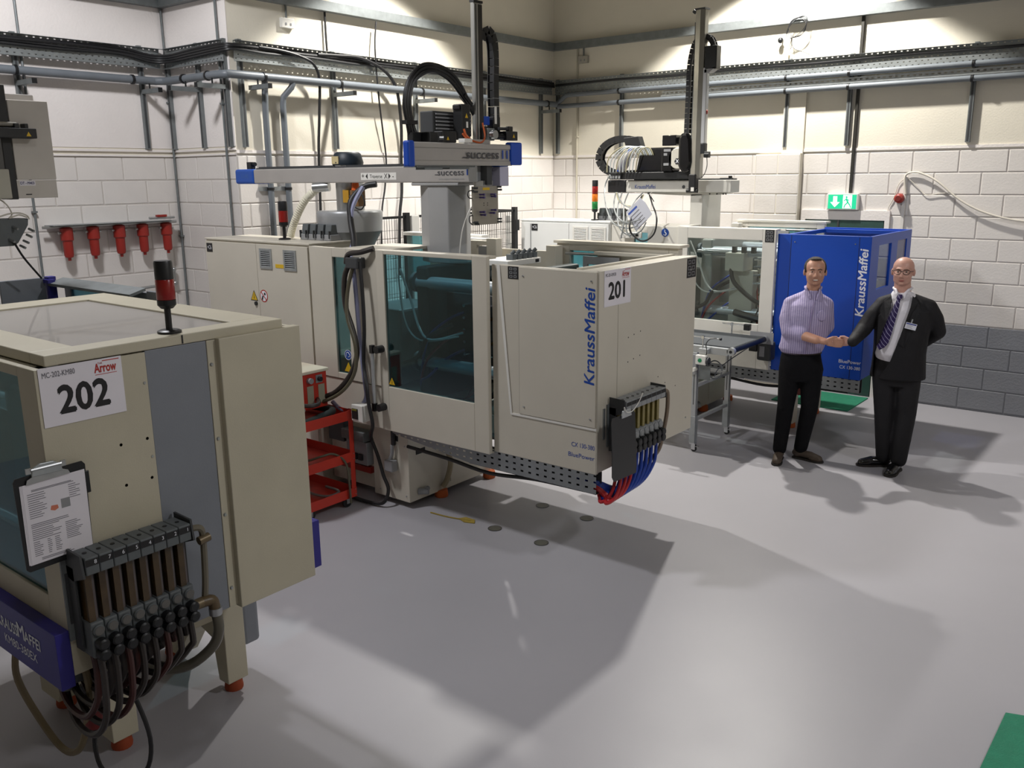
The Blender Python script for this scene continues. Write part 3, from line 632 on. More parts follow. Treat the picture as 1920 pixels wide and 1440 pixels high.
# ------------------------------------------------------------------ CX 130-380 machines (201 and the blue one)
def cx_machine(off, label, clamp, skin, accent, is_blue):
    OFF[0] = Vector(off)
    r = thing('injection_moulding_machine', label, 'machine', (-4.2, 5.07, 0))
    # base
    box('machine_base', cream, r, -5.02, -4.627, 4.518, 5.49, 0.05, 0.62, 0.006)
    box('machine_base', cream, r, -5.56, -5.02, 4.56, 5.49, 0.07, 0.62, 0.006)
    for (x, y) in ((-4.635, 4.88), (-4.62, 5.46), (-5.45, 4.75), (-5.45, 5.4)):
        MB().lathe([(0.05, 0), (0.055, 0.01), (0.05, 0.06)], (x, y, 0), n=16).build('levelling_foot', orange, r)
    box('base_door', cream, r, -4.628, -4.620, 4.98, 5.46, 0.10, 0.56, 0.003)
    box('rating_plate', ink, r, -4.63, -4.624, 4.60, 4.70, 0.42, 0.46)
    box('rating_plate', ink, r, -4.80, -4.73, 4.514, 4.52, 0.53, 0.57)
    MB().cyl((-4.63, 4.62, 0.12), (-4.56, 4.66, 0.12), 0.028, 0.022, n=12).cyl((-4.60, 4.64, 0.12), (-4.60, 4.70, 0.13), 0.018, n=10).build('drain_plug', mid_grey, r)
    screws(r, 'y', 4.518, [(-4.66, 0.10), (-4.66, 0.5), (-4.95, 0.1)])
    # bed carrying platens
    box('machine_bed', M('bed_paint', 'B4B6AE', .45), r, -5.5, -2.98, 4.62, 5.55, 0.72, 0.86, 0.01)
    box('drip_tray', galv, r, -4.72, -3.05, 4.56, 5.6, 0.70, 0.72)
    # perforated cable channel along the lower edge
    xl = -4.72 if is_blue else -3.95
    MB().box(xl, -2.885, 4.452, 4.454, 0.53, 0.665).build('cable_channel', mtray_x, r)
    MB().box(xl, -2.885, 4.452, 4.52, 0.528, 0.53).box(xl, -2.885, 4.51, 4.52, 0.53, 0.665).build('channel_back', dark_grey, r)
    if not is_blue: MB().prism([(-4.72, 0.612), (-3.95, 0.53), (-3.95, 0.66), (-4.72, 0.66)], 'y', 4.454, 4.456).build('cable_channel', mtray_x, r)
    MB().tube([(-4.6, 4.49, 0.52), (-4.2, 4.50, 0.50), (-3.8, 4.49, 0.475), (-3.4, 4.50, 0.51), (-3.0, 4.5, 0.52)], 0.014, n=8).build('trailing_hose', rubber, r)
    # clamp housing
    h = clamp
    if not is_blue:
        front = box('clamp_cover_front', h, r, -3.716, -2.885, 4.45, 4.475, 0.66, 1.94, 0.004)
        MB().prism([(-3.669, 1.941), (-3.645, 1.941), (-3.552, 0.962), (-2.885, 0.962), (-2.885, 0.948), (-3.560, 0.948), (-3.566, 0.955)], 'y', 4.444, 4.45).build('raised_edge', white_paint, front)
        ap = box('access_panel', h, r, -3.487, -2.893, 4.443, 4.45, 0.966, 1.934, 0.002)
        MB().box(-3.4905, -3.487, 4.447, 4.4505, 0.966, 1.934).build('panel_joint', dark_grey, r)
        screws(ap, 'y', 4.443, [(-3.45, 1.88), (-3.45, 1.02), (-2.93, 1.88), (-2.93, 1.02)])
        label_plate(r, -3.578, -3.492, 1.855, 1.935, y=4.4495)
        MB().frame('x', -2.905, -2.885, 4.475, 5.71, 0.68, 1.94, 4.6, 4.6, 1, 1)
        e1 = box('end_panel', h, r, -2.905, -2.88, 4.452, 4.672, 0.67, 1.94, 0.003)
        e2 = box('end_panel', h, r, -2.905, -2.88, 4.676, 5.71, 0.68, 1.94, 0.003)
        MB().box(-2.9, -2.885, 4.672, 4.676, 0.68, 1.93).build('panel_joint', dark_grey, r)
        for (a, b) in ((4.80, 1.49), (4.87, 1.50), (4.95, 1.51), (4.80, 1.33), (4.87, 1.34), (4.95, 1.35), (5.2, 1.16), (5.3, 1.10), (5.45, 1.05)): MB().cyl((-2.8802, a, b), (-2.8795, a, b), 0.005, n=8).build('bolt_hole', ink, e2)
        screws(e2, 'x', -2.88, [(5.62, 1.85), (5.62, 0.78), (5.3, 0.76)])
        label_plate(r, 5.565, 5.70, 1.795, 1.93, xx=-2.88)
        box('clamp_cover_back', h, r, -3.70, -2.905, 5.685, 5.71, 0.70, 1.94, 0.004)
        # folded rim round the open top
        MB().box(-3.70, -3.03, 4.475, 4.505, 1.90, 1.938).build('top_rim', skin, r)
        MB().box(-3.03, -2.905, 4.475, 5.685, 1.915, 1.938).build('top_rim', skin, r)
        MB().box(-3.06, -3.03, 4.475, 5.66, 1.80, 1.95).build('inner_flange', skin, r)
        MB().box(-3.70, -3.03, 5.64, 5.685, 1.915, 1.938).build('top_rim', skin, r)
    else:
        front = box('clamp_cover_front', h, r, -3.735, -2.885, 4.45, 4.475, 0.65, 1.95, 0.004)
        for xx in (-3.605, -2.985): MB().box(xx - 0.002, xx + 0.002, 4.4490, 4.4505, 0.66, 1.94).build('panel_joint', ink, r)
        screws(front, 'y', 4.45, [(-3.57, 1.88), (-3.02, 1.88), (-3.57, 1.02), (-3.02, 0.98)], mat=steel)
        e = MB().frame('x', -2.905, -2.88, 4.452, 5.71, 0.66, 1.95, 4.69, 5.06, 1.46, 1.86)
        e = MB()
        e.box(-2.905, -2.88, 4.452, 4.68, 0.66, 1.95).box(-2.905, -2.88, 5.06, 5.25, 0.66, 1.95).box(-2.905, -2.88, 5.56, 5.71, 0.66, 1.95)
        e.box(-2.905, -2.88, 4.68, 5.06, 0.66, 1.46).box(-2.905, -2.88, 4.68, 5.06, 1.86, 1.95).box(-2.905, -2.88, 5.25, 5.56, 0.66, 1.2).box(-2.905, -2.88, 5.25, 5.56, 1.87, 1.95)
        e.build('end_frame', h, r)
        MB().box(-2.896, -2.892, 4.68, 5.06, 1.46, 1.86).build('end_window', clear_glass, r)
        MB().box(-2.896, -2.892, 5.25, 5.56, 1.2, 1.87).build('end_window', glass('lilac_glass', 'A9B4E0', 0.1, 0.35), r)
        box('clamp_cover_back', h, r, -3.735, -2.905, 5.685, 5.71, 0.70, 1.95, 0.004)
        MB().box(-3.735, -2.905, 5.60, 5.685, 1.90, 1.935).box(-3.735, -3.70, 4.475, 5.6, 1.90, 1.935).build('top_rim', h, r)
        for (yy) in (4.82, 5.49):
            box('support_leg', cream, r, -3.69, -3.60, yy - 0.06, yy + 0.06, 0.05, 0.70, 0.004)
            MB().lathe([(0.05, 0), (0.055, 0.01), (0.05, 0.05)], (-3.645, yy, 0), n=16).build('levelling_foot', orange, r)
        MB().cyl((-3.5, 4.62, 0.46), (-3.5, 4.9, 0.46), 0.07, n=16).build('hose_reel', M('oxide_red', '6E2A24', .5), r)
        MB().box(-3.75, -3.45, 4.6, 5.0, 0.52, 0.53).build('under_shelf', mid_grey, r)
    # clamp unit inside the housing
    box('clamp_body', cast_grey, r, -3.62, -3.1, 4.72, 5.42, 0.9, 1.72, 0.03)
    MB().cyl((-3.3, 5.07, 1.35), (-2.98, 5.07, 1.35), 0.16, n=20).build('clamp_cylinder', mid_grey, r)
    # platens, tie bars, mould
    plat = M('platen_paint', '2E3A3A', 0.5, 0, 0.1) if not is_blue else M('platen_light', 'B5B4AE', 0.4, 0.2, 0.06)
    box('fixed_platen', plat, r, -4.62, -4.50, 4.66, 5.48, 0.86, 1.86, 0.015)
    box('moving_platen', plat, r, -3.80, -3.72, 4.66, 5.48, 0.86, 1.86, 0.015)
    for (y, z) in ((4.70, 1.74), (5.42, 1.74), (4.70, 1.14), (5.42, 1.14)):
        MB().cyl((-4.64, y, z), (-3.2, y, z), 0.048, n=24).build('tie_bar', M('bar_chrome', 'D4DCE2', .25, .45, .02), r)
        MB().lathe([(0.075, 0), (0.075, 0.03), (0.055, 0.035)], (-4.66, y, z), 'x', 20).build('tie_bar_nut', cast_grey, r)
    box('mould_half', steel if is_blue else dark_grey, r, -4.50, -4.22, 4.86, 5.28, 1.20, 1.66, 0.006)
    box('mould_half', steel if is_blue else dark_grey, r, -4.10, -3.80, 4.86, 5.28, 1.20, 1.66, 0.006)
    for i in range(5):
        z = 1.22 + 0.09 * i
        MB().cyl((-4.06, 4.86, z), (-4.06, 4.80, z), 0.012, n=8).build('water_nipple', brass if i % 2 else chrome, r)
        MB().cyl((-4.28, 4.86, z), (-4.28, 4.80, z), 0.012, n=8).build('water_nipple', chrome, r)
    hc = M('hose_blue', '1C3F9C', 0.35); hr = M('hose_red', 'B02A30', 0.35)
    for i in range(3):
        z = 1.25 + 0.14 * i
        MB().tube([(-4.28, 4.80, z), (-4.35, 4.70, z - 0.05), (-4.5, 4.64, z - 0.2), (-4.6, 4.66, 1.0), (-4.62, 4.7, 0.9)], 0.010, n=6).build('water_hose', hc if not i % 2 else hr, r)
        MB().tube([(-4.06, 4.80, z), (-4.02, 4.72, z - 0.1), (-3.95, 4.62, z - 0.3), (-4.1, 4.60, 0.95), (-4.3, 4.64, 0.9)], 0.009, n=6).build('water_hose', hr if i % 2 else rubber, r)
    MB().tube([(-4.72, 4.60, 1.84), (-4.6, 4.58, 1.62), (-4.5, 4.56, 1.42), (-4.38, 4.56, 1.35), (-4.2, 4.7, 1.4)], 0.009, n=6).build('white_hose', white_paint, r)
    MB().tube([(-4.72, 4.58, 1.80), (-4.66, 4.56, 1.5), (-4.55, 4.55, 1.36), (-4.4, 4.56, 1.34), (-4.2, 4.65, 1.38)], 0.007, n=6).build('white_hose', white_paint, r)
    MB().tube([(-4.66, 4.55, 1.15), (-4.5, 4.54, 1.22), (-4.42, 4.56, 1.36), (-4.3, 4.7, 1.45)], 0.018, n=8).build('dark_hose', rubber, r)
    MB().tube([(-4.7, 4.6, 0.92), (-4.4, 4.54, 0.9), (-4.1, 4.56, 0.92), (-3.85, 4.6, 1.0), (-3.8, 4.6, 1.15)], 0.018, n=8).build('dark_hose', rubber, r)
    if is_blue:
        box('ejector_block', M('block_beige', 'D4CFC0', .4), r, -4.32, -4.12, 4.58, 4.80, 1.56, 1.74, 0.008)
        box('slide_post', M('block_beige', 'D4CFC0', .4), r, -4.30, -4.05, 4.66, 4.78, 0.9, 1.56, 0.008)
        MB().cyl((-4.64, 4.62, 1.74), (-4.3, 4.62, 1.74), 0.02, n=12).build('piston_rod', chrome, r)
        for i in range(4): MB().cyl((-4.02, 4.6, 1.45 + 0.08 * i), (-3.8, 4.6, 1.47 + 0.08 * i), 0.012, n=8).build('piston_rod', chrome, r)
        for i in range(3): MB().box(-4.26 + 0.1 * i, -4.22 + 0.1 * i, 4.6, 4.64, 1.74, 1.80).build('clamp_knob', black, r)
        MB().tube([(-4.26, 4.6, 1.58), (-4.2, 4.56, 1.45), (-4.0, 4.55, 1.3), (-3.85, 4.56, 1.24)], 0.022, n=8).build('drag_hose', rubber, r)
        MB().tube([(-4.2, 4.6, 1.15), (-4.0, 4.56, 1.12), (-3.8, 4.56, 1.08)], 0.035, n=8).build('drag_chain', rubber, r)
    # injection side shell
    box('lower_panel', skin, r, -5.45, -4.80, 4.44, 4.47, 0.635, 0.965, 0.004)
    p = MB().frame('y', 4.43, 4.47, -5.45, -4.765, 0.972, 1.985, -5.28, -5.118, 1.017, 1.915).build('fixed_guard', skin, r, 0.003)
    MB().box(-5.28, -5.118, 4.446, 4.45, 1.017, 1.915).build('window_strip', teal_glass, r)
    for (z, s_) in ((1.22, 0.02), (1.30, 0.022)): MB().cyl((-5.2, 4.60, z), (-5.2, 4.56, z), s_, n=12).build('dark_knob', ink, r)
    if not is_blue:
        MB().lathe([(0.040, 0), (0.040, -0.002)], (-5.168, 4.4455, 1.165), 'y', 28).build('mandatory_disc', sign_blue, r)
        MB().lathe([(0.040, -0.002), (0.0375, -0.003), (0.036, -0.002)], (-5.168, 4.4455, 1.165), 'y', 28, caps=False).build('disc_border', white_ink, r)
        MB().tube([(-5.19, 4.4425, 1.15), (-5.185, 4.4425, 1.18), (-5.165, 4.4425, 1.185), (-5.145, 4.4425, 1.16), (-5.165, 4.4425, 1.15)], 0.0025, n=5).build('disc_symbol', white_ink, r)
        MB().prism([(-5.215, 1.035), (-5.125, 1.03), (-5.168, 1.108)], 'y', 4.4425, 4.4445).build('warning_triangle', yellow, r)
    box('injection_unit', cast_grey, r, -5.35, -4.9, 4.75, 5.3, 0.9, 1.5, 0.02)
    box('corner_post', skin, r, -5.56, -5.453, 4.44, 4.50, 0.64, 1.985, 0.004)
    MB().box(-5.2, -4.77, 4.47, 5.0, 1.965, 1.985).build('top_sheet', skin, r)
    box('rear_guard_panel', skin, r, -5.45, -4.15, 5.68, 5.71, 0.65, 1.92, 0.004)
    # sliding front guard with window and handle
    W0 = (-4.685, -3.845, 0.990, 1.963) if not is_blue else (-4.645, -3.865, 1.085, 1.883)
    gx0, gx1 = (-4.765, -3.718) if not is_blue else (-4.755, -3.735)
    gmat = skin
    g = MB().frame('y', 4.40, 4.435, gx0, gx1, 0.648, 1.992, *W0).build('guard_door', gmat, r, 0.004)
    MB().box(gx0, gx1, 4.435, 4.50, 1.972, 1.992).box(gx0, gx1, 4.435, 4.49, 0.648, 0.66).build('door_return', gmat, g)
    MB().box(W0[0] - 0.002, W0[1] + 0.002, 4.412, 4.416, W0[2] - 0.002, W0[3] + 0.002).build('door_glass', teal_glass if not is_blue else clear_glass, g)
    if not is_blue:
        triangle_sign(g, -4.655, 4.4105, 1.035, 0.075)
        hd = MB().cyl((-4.785, 4.345, 0.84), (-4.785, 4.345, 1.27), 0.014).build('handle_tube', alu, r)
        for z in (0.83, 1.27):
            MB().box(-4.80, -4.77, 4.33, 4.36, z - 0.03, z + 0.03).box(-4.78, -4.725, 4.34, 4.365, z - 0.014, z + 0.014).cyl((-4.735, 4.335, z), (-4.735, 4.40, z), 0.028, n=12).build('handle_mount', black, r)
    else:
        label_plate(r, -3.84, -3.752, 1.87, 1.985, y=4.3995)
    # rear sliding guard, pushed open towards the clamp end
    rx0, rx1 = (-4.10, -3.03) if not is_blue else (-4.72, -3.75)
    rg = MB().frame('y', 5.72, 5.78, rx0, rx1, 0.70, 2.0, rx0 + 0.12, rx1 - 0.08, 0.95, 1.93).build('rear_guard_door', skin, r, 0.004)
    MB().box(rx0 - 0.02, rx1 + 0.02, 5.70, 5.84, 1.985, 2.005).build('guard_track', skin, rg)
    MB().cyl((rx0 + 0.1, 5.70, 1.91), (rx1, 5.70, 1.91), 0.012, n=8).build('guard_rod', steel, rg)
    MB().box(rx0 + 0.12, rx1 - 0.08, 5.748, 5.752, 0.95, 1.93).build('door_glass', cyan_glass, rg)
    box('guard_post', skin, r, rx0 - 0.02, rx0 + 0.07, 5.60, 5.70, 0.9, 1.97, 0.003)
    MB().frame('y', 5.64, 5.66, rx0 + 0.3, rx0 + 0.62, 1.5, 1.9, rx0 + 0.34, rx0 + 0.58, 1.54, 1.84).build('inner_frame', mid_grey, r)
    # lettering
    text(r, 'KraussMaffei', (-2.935, 4.4425 if not is_blue else 4.449, 1.535), 0.105, '-y_up', accent, width=0.60, bold=0.02 if is_blue else 0.014, name='maker_lettering', shear=0.12)
    if not is_blue:
        text(r, 'CX 130-380', (-2.985, 4.4495, 0.832), 0.042, '-y', km_blue, width=0.175, name='model_lettering')
        text(r, 'BluePower', (-2.998, 4.4495, 0.763), 0.042, '-y', km_blue, width=0.20, name='model_lettering')
    else:
        text(r, 'BluePower', (-2.99, 4.4495, 0.812), 0.046, '-y', white_ink, width=0.20, name='model_lettering')
        text(r, 'CX 130-380', (-2.985, 4.4495, 0.758), 0.042, '-y', white_ink, width=0.185, name='model_lettering')
    OFF[0] = Vector((0, 0, 0))
    return r
M201 = cx_machine((0, 0, 0), 'cream injection moulding machine numbered 201, with teal window and blue lettering', cream, cream, km_blue, False)
MBLUE = cx_machine((0.475, 3.65, 0), 'injection moulding machine with bright blue clamp housing behind the two men', blue, M('light_machine_paint', 'DAD7CE', 0.4, 0, 0.03), white_ink, True)
# hook sign and electrical box on the blue machine's fixed guard
MB().lathe([(0.042, 0), (0.042, -0.002)], (-4.44, 8.078, 1.925), 'y', 24).build('hook_sign', sign_blue, MBLUE)
MB().tube([(-4.44, 8.074, 1.955), (-4.44, 8.074, 1.93), (-4.425, 8.074, 1.915), (-4.435, 8.074, 1.898), (-4.455, 8.074, 1.905)], 0.005, n=6).build('hook_symbol', white_ink, MBLUE)
MB().box(-4.93, -4.70, 8.0, 8.07, 1.86, 1.92).build('fuse_box', white_paint, MBLUE, 0.004)
MB().cyl((-4.72, 8.0, 1.895), (-4.72, 7.985, 1.895), 0.014, n=12).build('black_knob', black, MBLUE)

# ------------------------------------------------------------------ electrical cabinets
def cabinet(x0, x1, y0, y1, ztop, seam, vents, mat, label, plate_x, group=None):
    r = thing('electrical_cabinet', label, 'cabinet', ((x0 + x1) / 2, (y0 + y1) / 2, 0.0))
    box('cabinet_body', mat, r, x0, x1, y0, y1, 0.0, ztop, 0.006)
    box('cabinet_top', mat, r, x0 - 0.008, x1 + 0.008, y0 - 0.012, y1 + 0.01, ztop, ztop + 0.015, 0.003)
    for i, (a, b) in enumerate(((x0 + 0.01, seam - 0.002), (seam + 0.002, x1 - 0.01))):
        d = box('cabinet_door', mat, r, a, b, y0 - 0.018, y0, 0.12, ztop - 0.012, 0.003)
    MB().box(seam - 0.002, seam + 0.002, y0 - 0.006, y0, 0.12, ztop - 0.012).build('door_joint', ink, r)
    for (a, b, c, e) in vents:
        f = MB().frame('y', y0 - 0.026, y0 - 0.018, a, b, c, e, a + 0.02, b - 0.02, c + 0.015, e - 0.015).build('vent_grille', galv if mat is cream else white_paint, r)
        MB().box(a + 0.02, b - 0.02, y0 - 0.0195, y0 - 0.018, c + 0.015, e - 0.015).build('vent_recess', dark_grey, f)
        n = 9
        for k in range(n):
            z = c + 0.02 + (e - c - 0.04) * k / (n - 1)
            MB().add([(a + 0.02, y0 - 0.020, z + 0.006), (b - 0.02, y0 - 0.020, z + 0.006), (b - 0.02, y0 - 0.027, z - 0.003), (a + 0.02, y0 - 0.027, z - 0.003), (a + 0.02, y0 - 0.0265, z - 0.0045), (b - 0.02, y0 - 0.0265, z - 0.0045)], [(0, 1, 2, 3), (3, 2, 5, 4)]).build('slat', galv if mat is cream else white_paint, f)
    px = plate_x
    MB().box(px, px + 0.085, y0 - 0.0205, y0 - 0.0185, ztop - 0.105, ztop - 0.03).build('location_plate', ink, r)
    text(r, '+C6', (px + 0.042, y0 - 0.0205, ztop - 0.067), 0.05, '-y', white_ink, width=0.06, name='plate_lettering')
    return r
cab1 = cabinet(-7.0, -5.585, 4.47, 4.93, 1.985, -6.262, ((-6.21, -6.05, 1.775, 1.94), (-5.895, -5.735, 1.775, 1.94)), cream, 'tall cream double-door electrical cabinet left of machine 201', -6.97)
yl = MB().box(-6.01, -5.875, 4.4495, 4.4515, 1.79, 1.82).build('yellow_label', yellow, cab1)
triangle_sign(cab1, -6.33, 4.4515, 1.54, 0.10)
MB().lathe([(0.052, 0), (0.052, -0.001)], (-6.195, 4.4515, 1.545), 'y', 28).build('prohibition_ring', ink_red, cab1)
MB().lathe([(0.043, -0.001), (0.043, -0.002)], (-6.195, 4.4515, 1.545), 'y', 28).build('prohibition_field', white_ink, cab1)
MB().cbox((-6.195, 4.449, 1.545), (0.09, 0.001, 0.008), Matrix.Rotation(radians(45), 3, 'Y')).build('prohibition_bar', ink_red, cab1)
MB().sphere((-6.18, 4.449, 1.563), (0.012, 0.002, 0.012)).cyl((-6.215, 4.4485, 1.515), (-6.205, 4.4485, 1.545), 0.006, n=6).build('prohibition_symbol', ink, cab1)
MB().cyl((-6.305, 4.4515, 1.475), (-6.305, 4.44, 1.475), 0.017, n=16).build('door_lock', black, cab1)
cab2 = cabinet(-6.33, -5.13, 8.13, 8.6, 2.0, -5.655, ((-5.60, -5.40, 1.79, 1.955), (-5.37, -5.17, 1.79, 1.955)), M('cabinet_white', 'E4E5E3', 0.4, 0, 0.02), 'white electrical cabinet with two vent grilles, left of the blue machine', -6.17)
MB().box(-6.185, -6.178, 8.105, 8.113, 0.3, 1.97).build('door_joint', mid_grey, cab2)
MB().box(-5.45, -5.33, 8.1095, 8.1115, 1.755, 1.785).build('yellow_label', yellow, cab2)
beacon((-6.14, 4.66, 2.0), 'red and black signal beacon on top of the cream electrical cabinet', [lens_red], 1.25, h=0.075)
beacon((-5.44, 8.3, 2.015), 'tall beacon with red, amber and green sections on the white cabinet', [lens_green, lens_amber, lens_red], 1.05, h=0.078)
beacon((-3.069, 1.77, 1.935), 'large red and black signal beacon on the lid of machine 202', [lens_red], 1.1, h=0.07)
# heavy connectors on the cabinet tops
def connectors(x0, y, z, n, dx, label, cord=True):
    r = thing('plug_connectors', label, 'connectors', (x0 + dx * n / 2, y, z))
    for i in range(n):
        x = x0 + dx * i
        MB().box(x - 0.045, x + 0.045, y - 0.06, y + 0.06, z, z + 0.05).build('connector_base', mid_grey, r, 0.006)
        MB().prism([(y - 0.05, z + 0.05), (y + 0.05, z + 0.05), (y + 0.035, z + 0.13), (y - 0.035, z + 0.13)], 'x', x - 0.036, x + 0.036).build('connector_hood', cast_grey, r, 0.006)
        
        for sx in (-0.035, 0.035): MB().box(x + sx - 0.005, x + sx + 0.005, y - 0.068, y - 0.05, z + 0.02, z + 0.08).build('locking_clip', dark_grey, r)
        if cord: MB().tube([(x, y + 0.04, z + 0.10), (x + 0.02, y + 0.10, z + 0.10), (x + 0.03, y + 0.15, z + 0.05), (x + 0.03, y + 0.17, z - 0.02)], 0.014, n=6).build('connector_cord', dark_grey, r)
    return r
connectors(-5.98, 4.79, 2.0, 4, 0.098, 'row of grey plug connectors on top of the cream cabinet', True)
connectors(-5.40, 8.42, 2.015, 3, 0.115, 'row of grey plug connectors on top of the white cabinet')
# terminal box on machine 201 with small plugs
tb = thing('terminal_box', 'low white terminal box carrying a row of dark plugs behind the 201 guard door', 'box', (-4.1, 5.2, 1.80))
box('box_body', white_paint, tb, -4.30, -4.02, 5.0, 5.40, 1.86, 1.90, 0.004)
for i in range(5):
    MB().box(-4.10, -4.04, 5.08 + 0.065 * i, 5.12 + 0.065 * i, 1.90, 1.94).cyl((-4.07, 5.10 + 0.065 * i, 1.94), (-4.05, 5.12 + 0.065 * i, 1.965), 0.014, n=8).build('plug', cast_grey, tb)
box('box_latch', ink, tb, -4.02, -4.015, 5.33, 5.37, 1.868, 1.89); box('support_stalk', mid_grey, tb, -4.2, -4.12, 5.17, 5.23, 1.72, 1.86)
# pieces on top of 201 beside the robot column
sw = thing('guard_switch_frame', 'cream switch frame standing right of the robot column on machine 201', 'frame', (-4.6, 5.6, 1.71))
box('frame_post', cream, sw, -4.90, -4.80, 5.56, 5.64, 1.71, 1.985, 0.003); box('frame_post', cream, sw, -4.66, -4.56, 5.52, 5.60, 1.71, 2.01, 0.003)
box('frame_bar', cream, sw, -4.80, -4.66, 5.56, 5.60, 1.95, 1.985, 0.003); box('switch_body', mid_grey, sw, -4.79, -4.70, 5.57, 5.60, 1.86, 1.94, 0.003)

# ------------------------------------------------------------------ hopper and loader over machine 201
hp = thing('material_hopper', 'grey conical material hopper with stainless loader behind the robot beam', 'hopper', (-5.75, 5.05, 1.50))
hop_l = M('hopper_light', 'A2A4A6', 0.35, 0.3, 0.04); hop_d = M('hopper_dark', '737678', 0.4, 0.2, 0.04)
MB().lathe([(0.268, 2.225), (0.274, 2.215), (0.272, 2.18), (0.262, 2.065)], (-5.755, 5.05, 0), n=36, caps=False).build('hopper_shell', hop_l, hp)
MB().lathe([(0.262, 2.065), (0.16, 1.88), (0.09, 1.74), (0.08, 1.50)], (-5.755, 5.05, 0), n=36).build('hopper_cone', hop_d, hp)
MB().lathe([(0.27, 2.222), (0.262, 2.232), (0.02, 2.236)], (-5.755, 5.05, 0), n=36).build('hopper_lid', hop_l, hp)
MB().cbox((-5.93, 4.838, 2.12), (0.05, 0.004, 0.022), Matrix.Rotation(radians(-40), 3, 'Z')).build('paper_label', paper, hp)
box('feed_throat', cast_grey, hp, -5.9, -5.6, 4.9, 5.2, 1.50, 1.62, 0.01)
ld = thing('vacuum_loader', 'stainless vacuum loader with dark blue motor head on the hopper', 'loader', (-5.72, 5.05, 2.236))
MB().lathe([(0.115, 2.236), (0.115, 2.46), (0.121, 2.47), (0.121, 2.50), (0.115, 2.51), (0.115, 2.60)], (-5.74, 5.05, 0), n=28).build('loader_body', steel, ld)
MB().lathe([(0.125, 2.60), (0.130, 2.62), (0.110, 2.69), (0.09, 2.705)], (-5.75, 5.05, 0), n=16).build('motor_head', M('petrol_blue', '17252F', 0.5), ld)
MB().box(-5.80, -5.72, 4.922, 4.930, 2.61, 2.67).build('data_plate', M('beige_plate', 'C9B98A', .4), ld)
MB().box(-5.70, -5.63, 4.935, 4.945, 2.30, 2.40).build('yellow_label', M('ochre_label', 'B98A22', .5), ld)
box('junction_box', M('bronze_box', '7A5A38', .5), ld, -5.62, -5.52, 4.94, 5.02, 2.27, 2.40, 0.005)
MB().lathe([(0.035, 2.40), (0.03, 2.44), (0.026, 2.47)], (-5.58, 4.97, 0), n=12).build('orange_cap', M('orange_cap', 'E0601E', .5), ld)
MB().box(-5.54, -5.48, 4.90, 4.94, 2.36, 2.39).build('cable_plug', black, ld)
MB().tube([(-5.45, 4.88, 2.375), (-5.41, 4.88, 2.37), (-5.38, 4.88, 2.30), (-5.43, 4.88, 2.25), (-5.54, 4.90, 2.28), (-5.60, 4.92, 2.36)], 0.006, n=6).build('small_cable', rubber, ld)
MB().cyl((-5.88, 4.95, 2.43), (-6.0, 4.88, 2.42), 0.04, n=12).build('inlet_elbow', steel, ld)
hz = MB(); fp = [(-5.98, 4.9, 2.41), (-6.09, 4.86, 2.32), (-6.18, 4.84, 2.2), (-6.25, 4.83, 2.08), (-6.28, 4.83, 2.015)]
hz.tube(fp, lambda t: 0.030 + 0.004 * (1 if int(t * 60) % 2 else 0), n=12, sub=15)
hz.build('ribbed_suction_hose', M('cream_hose', 'DEDAC6', .5), label='cream ribbed suction hose from the loader down to the cabinet top', cat='hose')
cable('feed_cable', [(-5.213, 4.86, 2.448), (-5.299, 4.80, 2.425), (-5.338, 4.7, 2.32), (-5.306, 4.66, 2.184), (-5.238, 4.62, 2.04), (-5.204, 4.58, 1.93), (-5.16, 4.5, 1.90), (-5.05, 4.44, 1.91)], 0.024, rubber, 'thick black cable snaking down in front of the grey hopper', n=10)
cable('feed_cable', [(-5.28, 4.78, 2.43), (-5.31, 4.68, 2.25), (-5.25, 4.62, 2.0), (-5.19, 4.5, 1.95), (-5.03, 4.41, 1.90), (-4.99, 4.40, 1.62), (-4.975, 4.40, 1.3), (-4.945, 4.40, 1.016), (-4.94, 4.40, 0.858), (-5.03, 4.36, 0.765), (-5.165, 4.34, 0.755), (-5.26, 4.34, 0.80)], 0.017, M('lilac_conduit', '8C8FAE', 0.4), 'pale lilac conduit hanging down the machine front behind the black hoses', n=8)
ch = thing('cable_clamp', 'dark cable clamp bracket on the top edge left of the teal window', 'bracket', (-4.98, 4.39, 1.86))
box('clamp_block', dark_grey, ch, -5.03, -4.90, 4.34, 4.425, 1.85, 1.93, 0.008); MB().tube([(-5.05, 4.37, 1.88), (-5.02, 4.37, 1.95), (-4.9, 4.38, 1.97), (-4.8, 4.42, 2.0)], 0.02, n=8).build('bent_conduit', brown_rubber, ch)
cable('hanging_hose', [(-5.0, 4.37, 1.90), (-5.052, 4.35, 1.779), (-5.038, 4.33, 1.581), (-4.964, 4.33, 1.386), (-4.934, 4.33, 1.227), (-4.99, 4.30, 1.055), (-5.14, 4.25, 0.90), (-5.35, 4.2, 0.85), (-5.45, 4.15, 0.86)], 0.020, brown_rubber, 'thick brown-black hose looping from the clamp bracket back to the red unit', n=10)
cable('hanging_hose', [(-4.96, 4.37, 1.90), (-5.01, 4.34, 1.70), (-5.00, 4.31, 1.5), (-4.93, 4.31, 1.30), (-4.93, 4.30, 1.1), (-5.03, 4.26, 0.94), (-5.2, 4.2, 0.84), (-5.4, 4.12, 0.80)], 0.014, M('dirty_hose', '55503F', .45), 'thinner olive hose beside the thick loop in front of machine 201', n=8)
